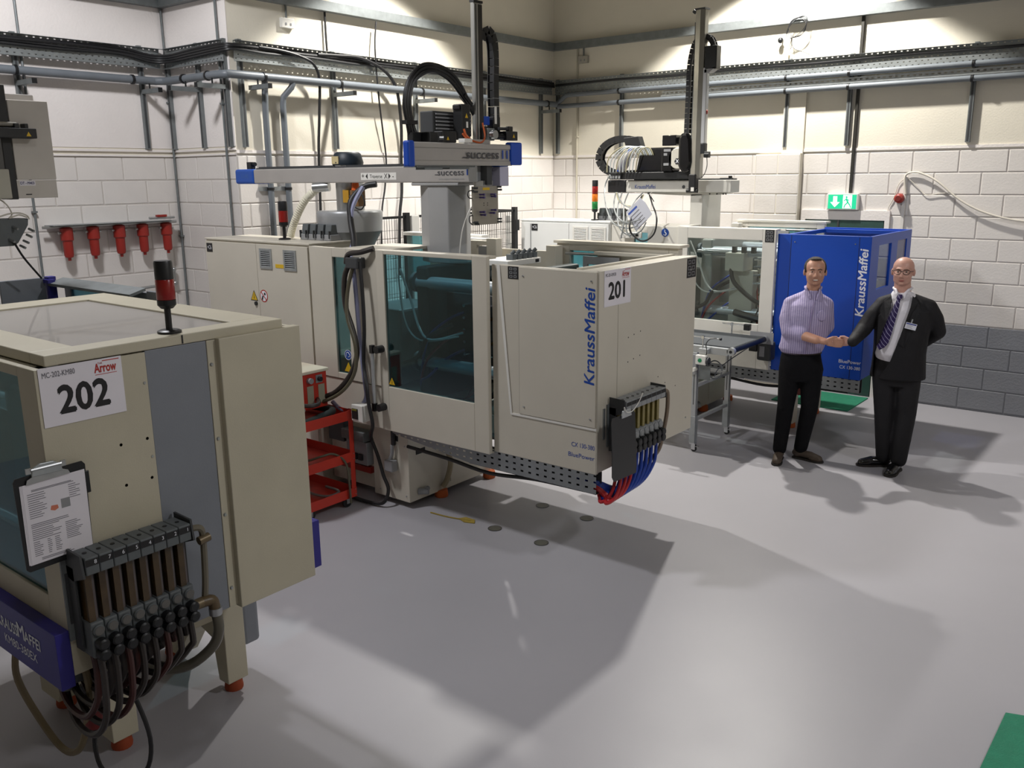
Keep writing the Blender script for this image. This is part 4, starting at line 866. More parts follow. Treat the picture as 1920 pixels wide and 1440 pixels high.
cable('hanging_cable', [(-4.90, 4.37, 1.90), (-4.875, 4.36, 1.636), (-4.865, 4.35, 1.399), (-4.888, 4.35, 1.155), (-4.812, 4.30, 0.994), (-4.80, 4.30, 0.863), (-4.80, 4.33, 0.698), (-4.868, 4.37, 0.599), (-4.94, 4.44, 0.52), (-4.90, 4.46, 0.39), (-4.85, 4.46, 0.25), (-4.80, 4.46, 0.14), (-4.82, 4.42, 0.04), (-4.95, 4.40, 0.02), (-5.2, 4.40, 0.02)], 0.014, rubber, 'black cable dropping past the white switch box to the floor', n=8)
sb = thing('switch_box', 'small white switch box hung low beside the guard door handle', 'switch', (-4.92, 4.36, 0.70))
box('switch_housing', white_paint, sb, -5.0, -4.875, 4.30, 4.40, 0.70, 0.83, 0.006); box('switch_face', ink, sb, -4.985, -4.925, 4.292, 4.30, 0.72, 0.80); MB().box(-4.982, -4.93, 4.290, 4.292, 0.785, 0.80).build('switch_label', M('olive', '7A7430', .5), sb)
# service items low on the base of 201
for (n_, a, m_, bv) in (('socket_panel', (-5.30, -5.06, 4.49, 4.56, 0.27, 0.46), mid_grey, .006), ('dark_recess', (-5.52, -5.34, 4.5, 4.56, 0.42, 0.60), dark_grey, 0), ('pipe_box', (-5.32, -5.06, 4.46, 4.56, 0.47, 0.55), galv_dull, .006), ('red_bracket', (-5.42, -5.06, 4.52, 4.56, 0.20, 0.25), filter_red, 0)):
    box(n_, m_, M201, *a, bv)
for i in range(3): MB().box(-5.27 + 0.06 * i, -5.225 + 0.06 * i, 4.47, 4.49, 0.31, 0.36).build('socket', ink, M201, 0.004)
MB().cyl((-4.765, 4.50, 0.62), (-4.765, 4.50, 0.5), 0.018, n=10).build('oil_fitting', ink, M201); MB().tube([(-4.77, 4.49, 0.5), (-4.775, 4.49, 0.43), (-4.80, 4.49, 0.38)], 0.014, n=8).build('oil_line', mid_grey, M201)
box('plug_box', mid_grey, M201, -4.83, -4.74, 4.45, 4.515, 0.29, 0.38, 0.01)
cable('drain_hose', [(-4.59, 4.90, 0.52), (-4.58, 4.93, 0.47), (-4.575, 4.90, 0.40), (-4.57, 4.93, 0.28), (-4.585, 4.90, 0.15), (-4.60, 4.86, 0.09)], 0.022, M('stained_hose', '9A8E74', .5), 'stained beige drain hose down the right side of the 201 base')
MB().box(-2.88, -2.872, 4.51, 4.53, 0.88, 1.08).build('bracket_rail', galv, M201)

# ------------------------------------------------------------------ flow meter banks
def flow_bank(x, y0, n, dy, zt, zb, tubem, label, hoses, dark, numbers=True, group=None):
    """bank of sight-glass water flow meters mounted on a +X face; zt top of manifold, zb bottom of valve block"""
    L_ = n * dy; y1 = y0 + L_; xf = x + 0.13
    r = thing('flow_meter_bank', label, 'flow meters', (x + 0.06, (y0 + y1) / 2, zb))
    box('mounting_plate', galv_dull, r, x + 0.003, x + 0.012, y0 - 0.03, y1 + 0.03, zb + 0.05, zt - 0.03)
    for yy in (y0 - 0.012, y1 + 0.004):
        MB().prism([(x + 0.01, zt + 0.015), (xf - 0.01, zt + 0.01), (xf + 0.002, zt - 0.07), (x + 0.05, zt - 0.10), (x + 0.01, zt - 0.09)], 'y', yy, yy + 0.008).build('end_bracket', dark_grey, r)
        box('side_rail', dark_grey, r, x + 0.012, x + 0.06, yy, yy + 0.008, zb + 0.02, zt - 0.05)
    for i in range(n):
        a = y0 + dy * i
        m = box('manifold_module', dark, r, x + 0.02, xf, a + 0.001, a + dy - 0.001, zt - 0.065, zt, 0.004)
        MB().cyl((x + 0.08, a + dy / 2, zt), (x + 0.08, a + dy / 2, zt + 0.002), dy * 0.16, n=10).build('module_screw', ink, m)
        MB().box(xf, xf + 0.001, a + 0.003, a + dy - 0.003, zt - 0.032, zt - 0.008).build('module_label', ink, m)
        if numbers: text(m, str(n - i), (xf + 0.0012, a + dy * 0.72, zt - 0.020), 0.020, '+x', white_ink, name='module_number')
        MB().box(x + 0.05, x + 0.098, a + dy * 0.12, a + dy * 0.58, zb + 0.12, zt - 0.06).build('sight_tube', tubem, r)
        MB().box(x + 0.05, x + 0.085, a + dy * 0.58, a + dy * 0.86, zb + 0.12, zt - 0.06).build('tube_backing', M('tube_backing', '5A5150', .3, 0, .15, 12), r)
        MB().box(x + 0.04, x + 0.07, a + dy * 0.9, a + dy * 1.08, zb + 0.12, zt - 0.06).build('tube_divider', ink, r)
        v = box('valve_body', dark, r, x + 0.02, xf - 0.02, a + 0.001, a + dy - 0.001, zb, zb + 0.135, 0.006)
        MB().lathe([(dy * 0.40, 0), (dy * 0.42, 0.01), (dy * 0.36, 0.014)], (xf - 0.022, a + dy / 2, zb + 0.105), 'x', 16).build('thermometer_rim', cast_grey if numbers else dark, v)
        MB().lathe([(dy * 0.33, 0.0135), (dy * 0.33, 0.0155)], (xf - 0.022, a + dy / 2, zb + 0.105), 'x', 16).build('thermometer_face', M('dial_face', '5E5C58', .3) if numbers else dark, v)
        for zz in (0.058, 0.018):
            MB().lathe([(dy * 0.26, 0), (dy * 0.44, 0.008), (dy * 0.42, 0.035), (dy * 0.30, 0.04)], (xf - 0.02, a + dy / 2, zb + zz), 'x', 12).build('valve_knob', black, v)
    for i, (pts, rr, mm) in enumerate(hoses(r, y0, y1, x)):
        MB().tube(pts, rr, n=8).build('water_hose', mm, r)
    return r
def hoses202(r, y0, y1, x):
    rnd = random.Random(3); out = []
    for i in range(8):
        y = y0 + 0.05 * (i + 0.5)
        for k in range(2):
            xx = x + (0.10 if k else 0.05); dip = 0.60 + 0.02 * i - 0.06 * k + rnd.uniform(-.012, .012)
            ye = 1.30 + 0.028 * i
            out.append(([(xx, y, 0.86), (xx + 0.01, y, 0.78), (xx + 0.005, y - 0.01, dip + 0.08), (xx - 0.06, y - 0.03 - 0.005 * i, dip), (xx - 0.22, (y + ye) / 2 - 0.03, dip - 0.0), (xx - 0.38, ye, 0.70), (xx - 0.45, ye, 0.80)], 0.0125, brown_rubber if (i + k) % 3 else M('oxblood_hose', '40201C', .4)))
    return out
fb202 = flow_bank(-3.0, 1.262, 8, 0.05, 1.25, 0.865, amber_tube, 'bank of eight dirty flow meters with dark valves on machine 202', hoses202, cast_grey)
MB().box(-2.995, -2.985, 1.14 + 0.1, 1.27, 0.98, 1.17).build('side_plate', dark_grey, fb202)
MB().tube([(-2.90, 1.675, 1.215), (-2.89, 1.71, 1.21), (-2.90, 1.725, 1.16), (-2.91, 1.725, 1.0), (-2.92, 1.72, 0.9)], 0.013, n=8).build('outlet_hose', M('murky_hose', '6A6455', .4), fb202)
MB().cyl((-2.89, 1.70, 1.16), (-2.89, 1.745, 1.165), 0.017, n=10).build('pipe_nipple', M('dull_brass', '6E6048', .4, .4), fb202)
MB().cyl((-2.91, 1.67, 0.90), (-2.91, 1.70, 0.90), 0.022, n=12).build('brass_fitting', M('dull_brass', '6E6048', .4, .4), fb202)
MB().tube([(-2.91, 1.70, 0.90), (-2.905, 1.74, 0.895), (-2.905, 1.75, 0.86)], 0.022, n=10).build('elbow', M('brown_elbow', '5A4A32', .4), fb202)
MB().lathe([(0.025, 0.83), (0.026, 0.86)], (-2.905, 1.752, 0), n=12).build('hose_clamp', steel, fb202)
MB().tube([(-2.905, 1.752, 0.85), (-2.90, 1.755, 0.76), (-2.93, 1.73, 0.68), (-3.02, 1.66, 0.60), (-3.15, 1.56, 0.60), (-3.3, 1.48, 0.68)], 0.021, n=10).build('large_hose', M('olive_hose', '5C584C', .35), fb202)
def hoses201(r, y0, y1, x):
    out = []
    hb, hr_ = M('hose_blue', '1C3F9C', 0.3), M('hose_red', 'B02A30', 0.3)
    for i in range(8):
        y = y0 + 0.062 * (i + 0.5)
        for k in range(2):
            xx = x + (0.085 if k else 0.045); dip = 0.47 + 0.012 * i - 0.02 * k
            out.append(([(xx, y, 0.775), (xx, y, 0.70), (xx, y - 0.02, 0.62 - 0.006 * (8 - i)), (xx - 0.005, y - 0.08 - 0.008 * i, 0.53 - 0.004 * (8 - i)), (xx - 0.02, y - 0.15 - 0.022 * i, 0.485 + 0.002 * i), (xx - 0.07, 4.52 + 0.012 * i, 0.50 + 0.006 * i), (x - 0.03, 4.48 + 0.004 * i, 0.565 + 0.004 * i), (x - 0.2, 4.48, 0.59)], 0.0115, (hr_ if i < 3 else hb) if k else hb if i > 0 else hr_))
    return out
fb201 = flow_bank(-2.88, 4.58, 8, 0.062, 1.13, 0.775, clear_tube, 'bank of flow meters with blue and red hoses on the end of machine 201', hoses201, M('meter_grey', '8B8E90', .45), numbers=False)
MB().tube([(-2.77, 5.09, 1.10), (-2.76, 5.12, 1.08), (-2.76, 5.12, 0.95), (-2.78, 5.11, 0.8), (-2.80, 5.09, 0.68), (-2.84, 5.0, 0.60)], 0.014, n=8).build('outlet_hose', M('murky_hose2', '7A6A5A', .4), fb201)

# ------------------------------------------------------------------ clipboards and number signs
sheet_sign(-2.879, 4.505, 4.812, 1.717, 1.937, 'white sheet with number 201 on the corner of the middle machine', '201', 'MC-201-KM130', 'x')
sheet_sign(-2.998, 1.246, 1.533, 1.692, 1.895, 'white sheet with number 202 on the nearest machine', '202', 'MC-202-KM80', 'x')
cb = thing('clipboard', 'black clipboard holding printed job sheets on machine 202', 'clipboard', (-2.975, 1.235, 1.215))
MB().prism([(1.118, 1.232), (1.128, 1.222), (1.338, 1.228), (1.345, 1.24), (1.352, 1.545), (1.342, 1.558), (1.122, 1.552), (1.114, 1.54)], 'x', -2.978, -2.974).build('board', black, cb)
MB().box(-2.978, -2.972, 1.345, 1.362, 1.44, 1.52).build('side_tab', black, cb, 0.003)
for k, (dy_, dz) in enumerate(((0.0, 0.0), (0.004, -0.002), (0.008, 0.001))):
    MB().prism([(1.128 + dy_, 1.246 + dz), (1.335 + dy_, 1.250 + dz), (1.338 + dy_, 1.528 + dz), (1.131 + dy_, 1.524 + dz)], 'x', -2.974 + k * 0.001, -2.9732 + k * 0.001).build('paper_sheet', paper, cb)
X = -2.9710
rl = random.Random(5); tm = MB(); 
for (ya, yb, za, zb_, st) in ((1.165, 1.32, 1.497, 1.503, .004), (1.15, 1.21, 1.40, 1.49, .0075), (1.15, 1.30, 1.372, 1.385, .006), (1.15, 1.25, 1.325, 1.365, .0068), (1.26, 1.32, 1.335, 1.362, .0066), (1.15, 1.18, 1.27, 1.322, .0068), (1.195, 1.21, 1.27, 1.322, .0068), (1.22, 1.245, 1.27, 1.322, .0068), (1.26, 1.315, 1.30, 1.33, .0066), (1.285, 1.325, 1.44, 1.49, .0075), (1.17, 1.30, 1.256, 1.262, .005)):
    z = zb_
    while z > za:
        tm.box(X, X + 0.0002, ya, ya + (yb - ya) * rl.uniform(0.6, 1), z - 0.0024, z); z -= st
tm.build('printed_lines', ink_grey, cb, kind='stuff')
MB().prism([(1.218, 1.418), (1.232, 1.412), (1.245, 1.418), (1.243, 1.430), (1.222, 1.432)], 'x', X, X + 0.0003).build('red_stamp', M('salmon_ink', 'D07A60', .6), cb)
MB().box(X, X + 0.0003, 1.255, 1.285, 1.413, 1.446).build('printed_picture', mid_grey, cb)
MB().prism([(1.17, 1.548), (1.175, 1.575), (1.20, 1.588), (1.245, 1.586), (1.268, 1.572), (1.272, 1.546)], 'x', -2.972, -2.963).build('clip_plate', galv, cb, 0.002)
MB().prism([(1.150, 1.525), (1.155, 1.540), (1.20, 1.560), (1.25, 1.560), (1.29, 1.543), (1.295, 1.53)], 'x', -2.970, -2.966).build('clip_jaw', steel, cb)
MB().cyl((-2.966, 1.17, 1.572), (-2.966, 1.27, 1.572), 0.006, n=8).build('clip_spring', steel, cb)
for yy in (1.163, 1.277): MB().box(-2.971, -2.965, yy - 0.008, yy + 0.008, 1.56, 1.58).build('clip_ear', steel, cb)
cb2 = thing('clipboard', 'plain black clipboard seen from behind, hung on the 201 flow meters', 'clipboard', (-2.71, 4.52, 0.66))
R_ = Matrix.Rotation(radians(-4), 3, 'X')
MB().prism([(4.375, 0.70), (4.40, 0.665), (4.66, 0.655), (4.665, 0.70), (4.63, 1.06), (4.61, 1.075), (4.36, 1.075), (4.355, 1.05), (4.37, 0.86)], 'x', -2.722, -2.718).build('board', black, cb2)
MB().prism([(4.46, 1.055), (4.475, 1.10), (4.56, 1.10), (4.575, 1.055)], 'x', -2.718, -2.708).build('clip_plate', alu, cb2, 0.002)
MB().tube([(-2.71, 4.49, 1.10), (-2.705, 4.48, 1.125), (-2.70, 4.50, 1.09), (-2.70, 4.57, 1.085), (-2.71, 4.66, 1.12), (-2.73, 4.74, 1.16)], 0.003, n=6).build('hanging_cord', white_paint, cb2)

# ------------------------------------------------------------------ machine 202
m2 = thing('injection_moulding_machine', 'nearest cream injection moulding machine numbered 202, with violet-blue stripe', 'machine', (-3.8, 1.78, 0))
c2 = cream202
p = box('end_panel', c2, m2, -3.0019, -2.9995, 1.2352, 1.625, 0.775, 1.892, 0.003)
for (a, b) in ((1.499, 1.572), (1.60, 1.572), (1.502, 1.418), (1.602, 1.42)): MB().cyl((-3.0002, a, b), (-2.9995, a, b), 0.006, n=10).build('bolt_hole', ink, p)
screws(m2, 'x', -3.003, [(1.612, 1.78), (1.612, 1.50)], 0.007)
box('end_panel', grey_paint, m2, -3.03, -3.004, 1.627, 1.877, 0.775, 1.895, 0.002, label='grey painted centre panel')
box('end_panel', c2, m2, -3.02, -3.003, 1.879, 1.93, 0.775, 1.895, 0.002)
screws(m2, 'x', -3.003, [(1.893, 1.80), (1.893, 1.50), (1.893, 1.18), (1.893, 0.86)], 0.008)
box('end_panel', c2, m2, -3.02, -2.978, 1.918, 2.305, 0.765, 1.90, 0.004)
box('rear_cover', c2, m2, -4.5, -3.02, 2.285, 2.305, 0.78, 1.895, 0.003)
MB().frame('y', 1.235, 1.262, -4.75, -3.002, 0.775, 1.892, -4.6, -3.131, 1.05, 1.855).build('front_guard', c2, m2, 0.003)
MB().box(-4.6, -3.131, 1.246, 1.250, 1.05, 1.855).build('guard_glass', teal_glass, m2)
MB().box(-4.75, -3.0, 1.262, 1.30, 1.875, 1.892).box(-3.06, -3.02, 1.262, 2.285, 1.875, 1.892).build('top_rim', c2, m2)
st = box('blue_stripe', navy, m2, -4.9, -3.0, 1.185, 1.235, 0.735, 0.952, 0.002, label='violet-blue band with white lettering')
def bigsmall(parts, x0, z, mat):
    x = x0
    for (t_, h_, w_) in parts:
        text(m2, t_, (x + w_ / 2, 1.1845, z + h_ * 0.36), h_, '-y', mat, width=w_, name='maker_lettering', bold=0.02); x += w_ + 0.004
bigsmall([('K', 0.085, 0.042), ('RAUSS', 0.062, 0.135), ('M', 0.085, 0.055), ('AFFEI', 0.062, 0.125)], -3.50, 0.842, white_ink)
text(m2, 'KM80-380EX', (-3.31, 1.1845, 0.800), 0.05, '-y', white_ink, width=0.27, name='model_lettering')
box('blue_stripe', navy, m2, -4.2, -2.995, 2.306, 2.355, 0.79, 1.01, 0.002)
# lid with scuffed translucent sheet
lid = MB().frame('z', 1.897, 1.935, -4.465, -3.0, 1.272, 2.235, -4.285, -3.105, 1.42, 2.06).build('lid', c2, m2, 0.004)
MB().box(-4.285, -3.105, 1.42, 2.06, 1.922, 1.926).build('lid_sheet', lid_glass, lid)
for yy in (1.30, 2.20): MB().box(-3.03, -3.005, yy - 0.02, yy + 0.02, 1.892, 1.897).build('lid_hinge', steel, lid)
MB().box(-3.0, -2.9985, 1.775, 1.781, 1.90, 1.932).build('sealing_strip', ink, lid)
# inside the guard
box('moving_platen', M('platen_paint', '33403F', .5), m2, -3.75, -3.55, 1.42, 2.14, 0.95, 1.70, 0.01)
box('fixed_platen', M('platen_paint', '33403F', .5), m2, -4.55, -4.33, 1.42, 2.14, 0.95, 1.70, 0.01)
for (y, z) in ((1.48, 1.60), (2.08, 1.60), (1.48, 1.06), (2.08, 1.06)): MB().cyl((-4.6, y, z), (-3.2, y, z), 0.04, n=16).build('tie_bar', chrome, m2)
box('machine_bed', cast_grey, m2, -4.7, -3.1, 1.32, 2.2, 0.80, 0.93, 0.01)
box('base_frame', c2, m2, -4.7, -3.60, 1.60, 2.29, 0.40, 0.78, 0.006)
MB().box(-3.62, -3.50, 1.32, 2.25, 0.70, 0.775).build('cross_beam', c2, m2)
# legs with arched cut-outs
MB().prism([(-3.55, 0.06), (-3.68, 0.06), (-3.80, 0.20), (-4.0, 0.20), (-4.07, 0.06), (-4.25, 0.06), (-4.25, 0.42), (-3.55, 0.42)], 'y', 1.585, 1.705).build('leg', c2, m2, 0.004)
MB().prism([(-3.55, 0.06), (-3.63, 0.06), (-3.66, 0.28), (-3.78, 0.32), (-3.9, 0.20), (-4.0, 0.06), (-4.25, 0.06), (-4.25, 0.77), (-3.55, 0.77)], 'y', 2.175, 2.29).build('leg', c2, m2, 0.004)
for (x, y) in ((-3.60, 1.645), (-4.13, 1.645), (-3.60, 2.235), (-4.15, 2.235)): MB().lathe([(0.045, 0), (0.047, 0.012), (0.04, 0.06)], (x, y, 0), n=16).build('levelling_foot', M('red_foot', '96401F', .7, 0, .1), m2)
box('side_box', grey_paint, m2, -3.78, -3.58, 2.30, 2.40, 0.20, 0.62, 0.02, label='small grey box on the rear of the base')
# hoses and plug under the stripe
def under_hose(nm, pts, r_, mm, lb): return cable(nm, pts, r_, mm, lb, n=8)
under_hose('hanging_hose', [(-3.62, 1.30, 0.75), (-3.60, 1.27, 0.66), (-3.60, 1.26, 0.52), (-3.52, 1.30, 0.33), (-3.40, 1.32, 0.25), (-3.28, 1.33, 0.30), (-3.2, 1.34, 0.45), (-3.12, 1.33, 0.62), (-3.15, 1.33, 0.75)], 0.014, M('beige_hose', '7C6E52', .5), 'beige hose looping under the violet-blue stripe of machine 202')
pg = thing('power_plug', 'dark red power plug hanging under machine 202', 'plug', (-3.18, 1.36, 0.42))
MB().lathe([(0.036, 0.42), (0.042, 0.44), (0.042, 0.50), (0.03, 0.53)], (-3.20, 1.37, 0), n=16).build('plug_body', M('plug_red', '6E1512', .4), pg)
MB().cyl((-3.20, 1.37, 0.53), (-3.22, 1.36, 0.60), 0.028, n=12).build('plug_cap', rubber, pg)
MB().tube([(-3.20, 1.37, 0.42), (-3.21, 1.36, 0.33), (-3.17, 1.36, 0.24), (-3.09, 1.40, 0.20), (-3.0, 1.45, 0.26), (-2.98, 1.47, 0.40), (-3.03, 1.45, 0.58), (-3.1, 1.42, 0.72)], 0.009, n=8).build('plug_cable', rubber, pg)
box('valve_block', cast_grey, m2, -3.28, -3.14, 1.26, 1.33, 0.66, 0.76, 0.006); MB().cyl((-3.21, 1.29, 0.66), (-3.21, 1.29, 0.62), 0.03, n=12).build('valve_cap', cast_grey, m2)
# injection side of 202: grey panel with window, and the rear guard
r2 = thing('injection_guard', 'grey and violet-blue guard with long pale top sheet behind machine 202', 'guard', (-4.9, 2.2, 0.8))
box('grey_panel', grey_paint, r2, -5.22, -5.20, 2.03, 2.27, 0.9, 1.965, 0.003)
box('blue_post', navy, r2, -5.22, -5.17, 2.275, 2.32, 0.9, 1.97, 0.003)
MB().box(-5.25, -5.14, 2.26, 2.30, 1.935, 1.955).build('blue_latch', navy, r2)
MB().box(-5.215, -5.205, 1.95, 2.02, 0.9, 1.955).build('window_strip', cyan_glass, r2)
box('cream_post', c2, r2, -5.26, -5.20, 1.84, 1.945, 0.9, 1.96, 0.003)
MB().prism([(2.27, 1.935), (2.36, 1.96), (2.36, 1.945), (2.27, 1.92)], 'x', -5.17, -4.28).build('top_sheet', galv_dull, r2)
MB().frame('y', 2.36, 2.38, -5.17, -4.15, 0.9, 1.935, -5.1, -4.22, 1.0, 1.90).build('rear_frame', grey_paint, r2)
MB().box(-5.1, -4.22, 2.368, 2.372, 1.0, 1.90).build('rear_glass', teal_glass, r2)
box('grey_end', grey_paint, r2, -4.24, -4.15, 2.34, 2.36, 0.9, 1.95, 0.003)

# ------------------------------------------------------------------ robot over machine 202 at the left edge
r3 = thing('linear_robot', 'cream and black robot arm hanging at the left edge above machine 202', 'robot', (-5.05, 2.15, 2.40))
box('cover_panel', M('panel_grey_cream', 'C6C0B8', 0.45), r3, -5.12, -5.0, 2.11, 2.315, 2.505, 2.91, 0.004)
lp = box('cover_lower_panel', M('panel_grey_cream', 'C6C0B8', 0.45), r3, -5.12, -5.0, 2.105, 2.312, 2.41, 2.503, 0.003)
box('black_beam', black, r3, -5.10, -4.995, 2.055, 2.105, 2.405, 2.98, 0.004)
MB().box(-5.0, -4.9995, 2.12, 2.20, 2.475, 2.50).build('paper_label', paper, lp)
text(r3, 'OT - M403', (-4.9993, 2.158, 2.4875), 0.020, '+x', M('label_navy', '2A2A66', .5), width=0.072, name='label_lettering', bold=0.02)
MB().box(-5.0, -4.9985, 2.145, 2.175, 2.427, 2.432).build('slot_mark', ink, r3)
box('motor_body', black, r3, -5.02, -4.93, 2.02, 2.21, 2.715, 2.765, 0.004)
MB().box(-5.0, -4.95, 2.11, 2.135, 2.765, 2.79).box(-5.0, -4.95, 2.16, 2.18, 2.765, 2.79).build('motor_plug', black, r3, 0.003)
MB().cyl((-4.975, 1.9, 2.785), (-4.975, 2.13, 2.785), 0.012, n=10).build('plug_cord', M('grey_cord', '8E8A80', .5), r3)
MB().prism([(2.155, 2.725), (2.18, 2.725), (2.1675, 2.748)], 'x', -4.93, -4.9295).build('warning_triangle', yellow, r3)
box('bearing_bracket', M('bracket_green_grey', 'AEAB9E', .45), r3, -4.99, -4.96, 1.93, 2.06, 2.41, 2.56, 0.006)
box('overhead_beam', robot_alu, r3, -5.25, -5.12, 1.2, 2.3, 2.80, 2.95, 0.006)
mf = thing('gripper_manifold', 'dark angular gripper box with small valves and looped pale wires at the left edge', 'gripper', (-5.0, 2.02, 2.14))
MB().prism([(1.88, 2.31), (2.14, 2.305), (2.135, 2.27), (2.075, 2.18), (2.05, 2.165), (1.88, 2.165)], 'x', -5.12, -5.0).build('box_body', cast_grey, mf, 0.004)
for (y, z) in ((2.135, 2.25), (2.12, 2.22), (2.10, 2.19), (2.08, 2.165), (2.03, 2.20), (2.055, 2.265)): MB().cyl((-5.0, y, z), (-4.965, y + 0.01, z - 0.012), 0.007, n=8).build('valve_stub', steel, mf)
MB().tube([(-5.02, 2.00, 2.42), (-5.0, 2.04, 2.38), (-5.0, 2.06, 2.33), (-4.99, 2.04, 2.31), (-4.99, 2.09, 2.325), (-4.99, 2.13, 2.31)], 0.004, n=6).build('pale_wire', cable_w, mf)
MB().tube([(-4.99, 1.97, 2.31), (-4.99, 2.03, 2.33), (-4.99, 2.09, 2.335), (-4.99, 2.13, 2.32), (-4.99, 2.14, 2.30)], 0.004, n=6).build('pale_wire', cable_w, mf)
MB().tube([(-4.99, 2.045, 2.19), (-5.0, 2.09, 2.10), (-5.03, 2.18, 1.98)], 0.006, n=6).build('black_wire', rubber, mf)
MB().cyl((-5.06, 2.0, 2.31), (-5.06, 2.0, 2.42), 0.02, n=10).build('hanger', mid_grey, mf)
# ------------------------------------------------------------------ first robot, on machine 201
r1 = thing('linear_robot', 'robot with blue end caps and a grey column standing on machine 201', 'robot', (-4.52, 5.05, 1.80))
MB().prism([(-4.87, 4.99), (-4.72, 4.92), (-4.52, 4.92), (-4.43, 5.02), (-4.46, 5.10), (-4.60, 5.25), (-4.80, 5.25)], 'z', 1.86, 2.44).build('column', robot_grey, r1, 0.01)
MB().prism([(-4.88, 4.905), (-4.40, 4.905), (-4.40, 5.12), (-4.6, 5.25), (-4.85, 5.25)], 'z', 2.435, 2.458).build('column_head', robot_grey, r1, 0.006)
box('traverse_beam', robot_alu, r1, -6.84, -4.24, 4.90, 5.08, 2.458, 2.578, 0.008)
MB().box(-6.84, -4.3, 4.96, 5.05, 2.578, 2.600).box(-6.84, -4.3, 4.93, 4.955, 2.578, 2.590).build('linear_guide', dark_grey, r1)
box('beam_end_cap', robot_blue, r1, -7.118, -6.84, 4.895, 5.09, 2.452, 2.582, 0.02, label='blue plastic end cap')
MB().box(-7.03, -6.97, 4.97, 5.02, 2.582, 2.645).cyl((-6.97, 4.995, 2.625), (-6.935, 4.995, 2.625), 0.018, n=10).build('cap_connector', black, r1)
text(r1, '11-90', (-6.97, 4.8945, 2.518), 0.05, '-y', M('faint_blue_print', '3C62A0', .5), width=0.10, name='cap_lettering')
MB().box(-5.43, -5.03, 4.8985, 4.8995, 2.48, 2.535).build('white_label', white_paint, r1)
text(r1, '+', (-5.405, 4.8982, 2.508), 0.06, '-y', ink, name='label_lettering'); text(r1, '-', (-5.065, 4.8982, 2.508), 0.06, '-y', ink, name='label_lettering')
MB().prism([(-5.375, 2.508), (-5.352, 2.53), (-5.352, 2.486)], 'y', 4.8975, 4.8985).build('label_arrow', ink, r1); MB().prism([(-5.115, 2.53), (-5.115, 2.486), (-5.092, 2.508)], 'y', 4.8975, 4.8985).build('label_arrow', ink, r1)
text(r1, 'Traverse', (-5.255, 4.8982, 2.506), 0.040, '-y', ink, width=0.14, name='label_lettering'); text(r1, 'X', (-5.145, 4.8982, 2.507), 0.055, '-y', ink, name='label_lettering')
sgrey = M('lettering_grey', '4A4A4E', .5)
def success(par, pos, face, w, h):
    a, b = AX[face]
    text(par, 'success', tuple(Vector(pos) - a * w * 0.10), h, face, sgrey, width=w * 0.72, name='maker_lettering', bold=0.012)
    text(par, '11', tuple(Vector(pos) + a * w * 0.40), h * 0.95, face, km_blue, width=w * 0.12, name='number_lettering', bold=0.03)
    m = MB(); n = a.cross(b); c = Vector(pos) - a * w * 0.54 - b * h * 0.27
    m.add([c, c + a * w * .12, c + a * w * .12 + b * h * .08, c + b * h * .08, c + n * .0006, c + a * w * .12 + n * .0006, c + a * w * .12 + b * h * .08 + n * .0006, c + b * h * .08 + n * .0006], [(4, 5, 6, 7), (0, 1, 5, 4), (1, 2, 6, 5), (2, 3, 7, 6), (3, 0, 4, 7)])
    m.build('underline', sgrey, par)
success(r1, (-4.43, 4.8985, 2.528), '-y', 0.36, 0.062)
text(r1, 'www.sepro-robotique.com', (-4.46, 4.8985, 2.483), 0.018, '-y', mid_grey, width=0.25, name='web_lettering')
box('rear_end_cap', robot_blue, r1, -4.235, -4.10, 5.02, 5.12, 2.565, 2.625, 0.006); box('rear_end_panel', M('lilac_panel', 'B8B6CC', .4), r1, -4.235, -4.10, 5.02, 5.12, 2.43, 2.564, 0.004)
# carriage and stripping arm along Y
box('carriage', alu, r1, -4.52, -4.12, 4.86, 5.06, 2.602, 2.625, 0.004)
MB().box(-4.22, -4.10, 4.18, 4.75, 2.560, 2.572).box(-4.18, -4.10, 4.25, 4.42, 2.545, 2.562).box(-4.20, -4.11, 4.50, 4.70, 2.548, 2.562).build('slide_plate', galv_dull, r1)
MB().prism([(-4.125, 2.572), (-4.085, 2.572), (-4.080, 2.580), (-4.080, 2.600), (-4.088, 2.606), (-4.088, 2.680), (-4.080, 2.686), (-4.080, 2.712), (-4.09, 2.718), (-4.125, 2.718)], 'y', 4.14, 5.14).build('stripping_arm', robot_alu, r1)
MB().box(-4.13, -4.075, 4.085, 4.145, 2.562, 2.725).build('arm_end_cap', blue, r1, 0.012); MB().box(-4.13, -4.07, 5.115, 5.245, 2.575, 2.735).build('arm_end_cap', blue, r1, 0.012)
success(r1, (-4.0795, 4.86, 2.645), '+x', 0.48, 0.085)
OFF[0] = Vector((0, 0, -0.014))
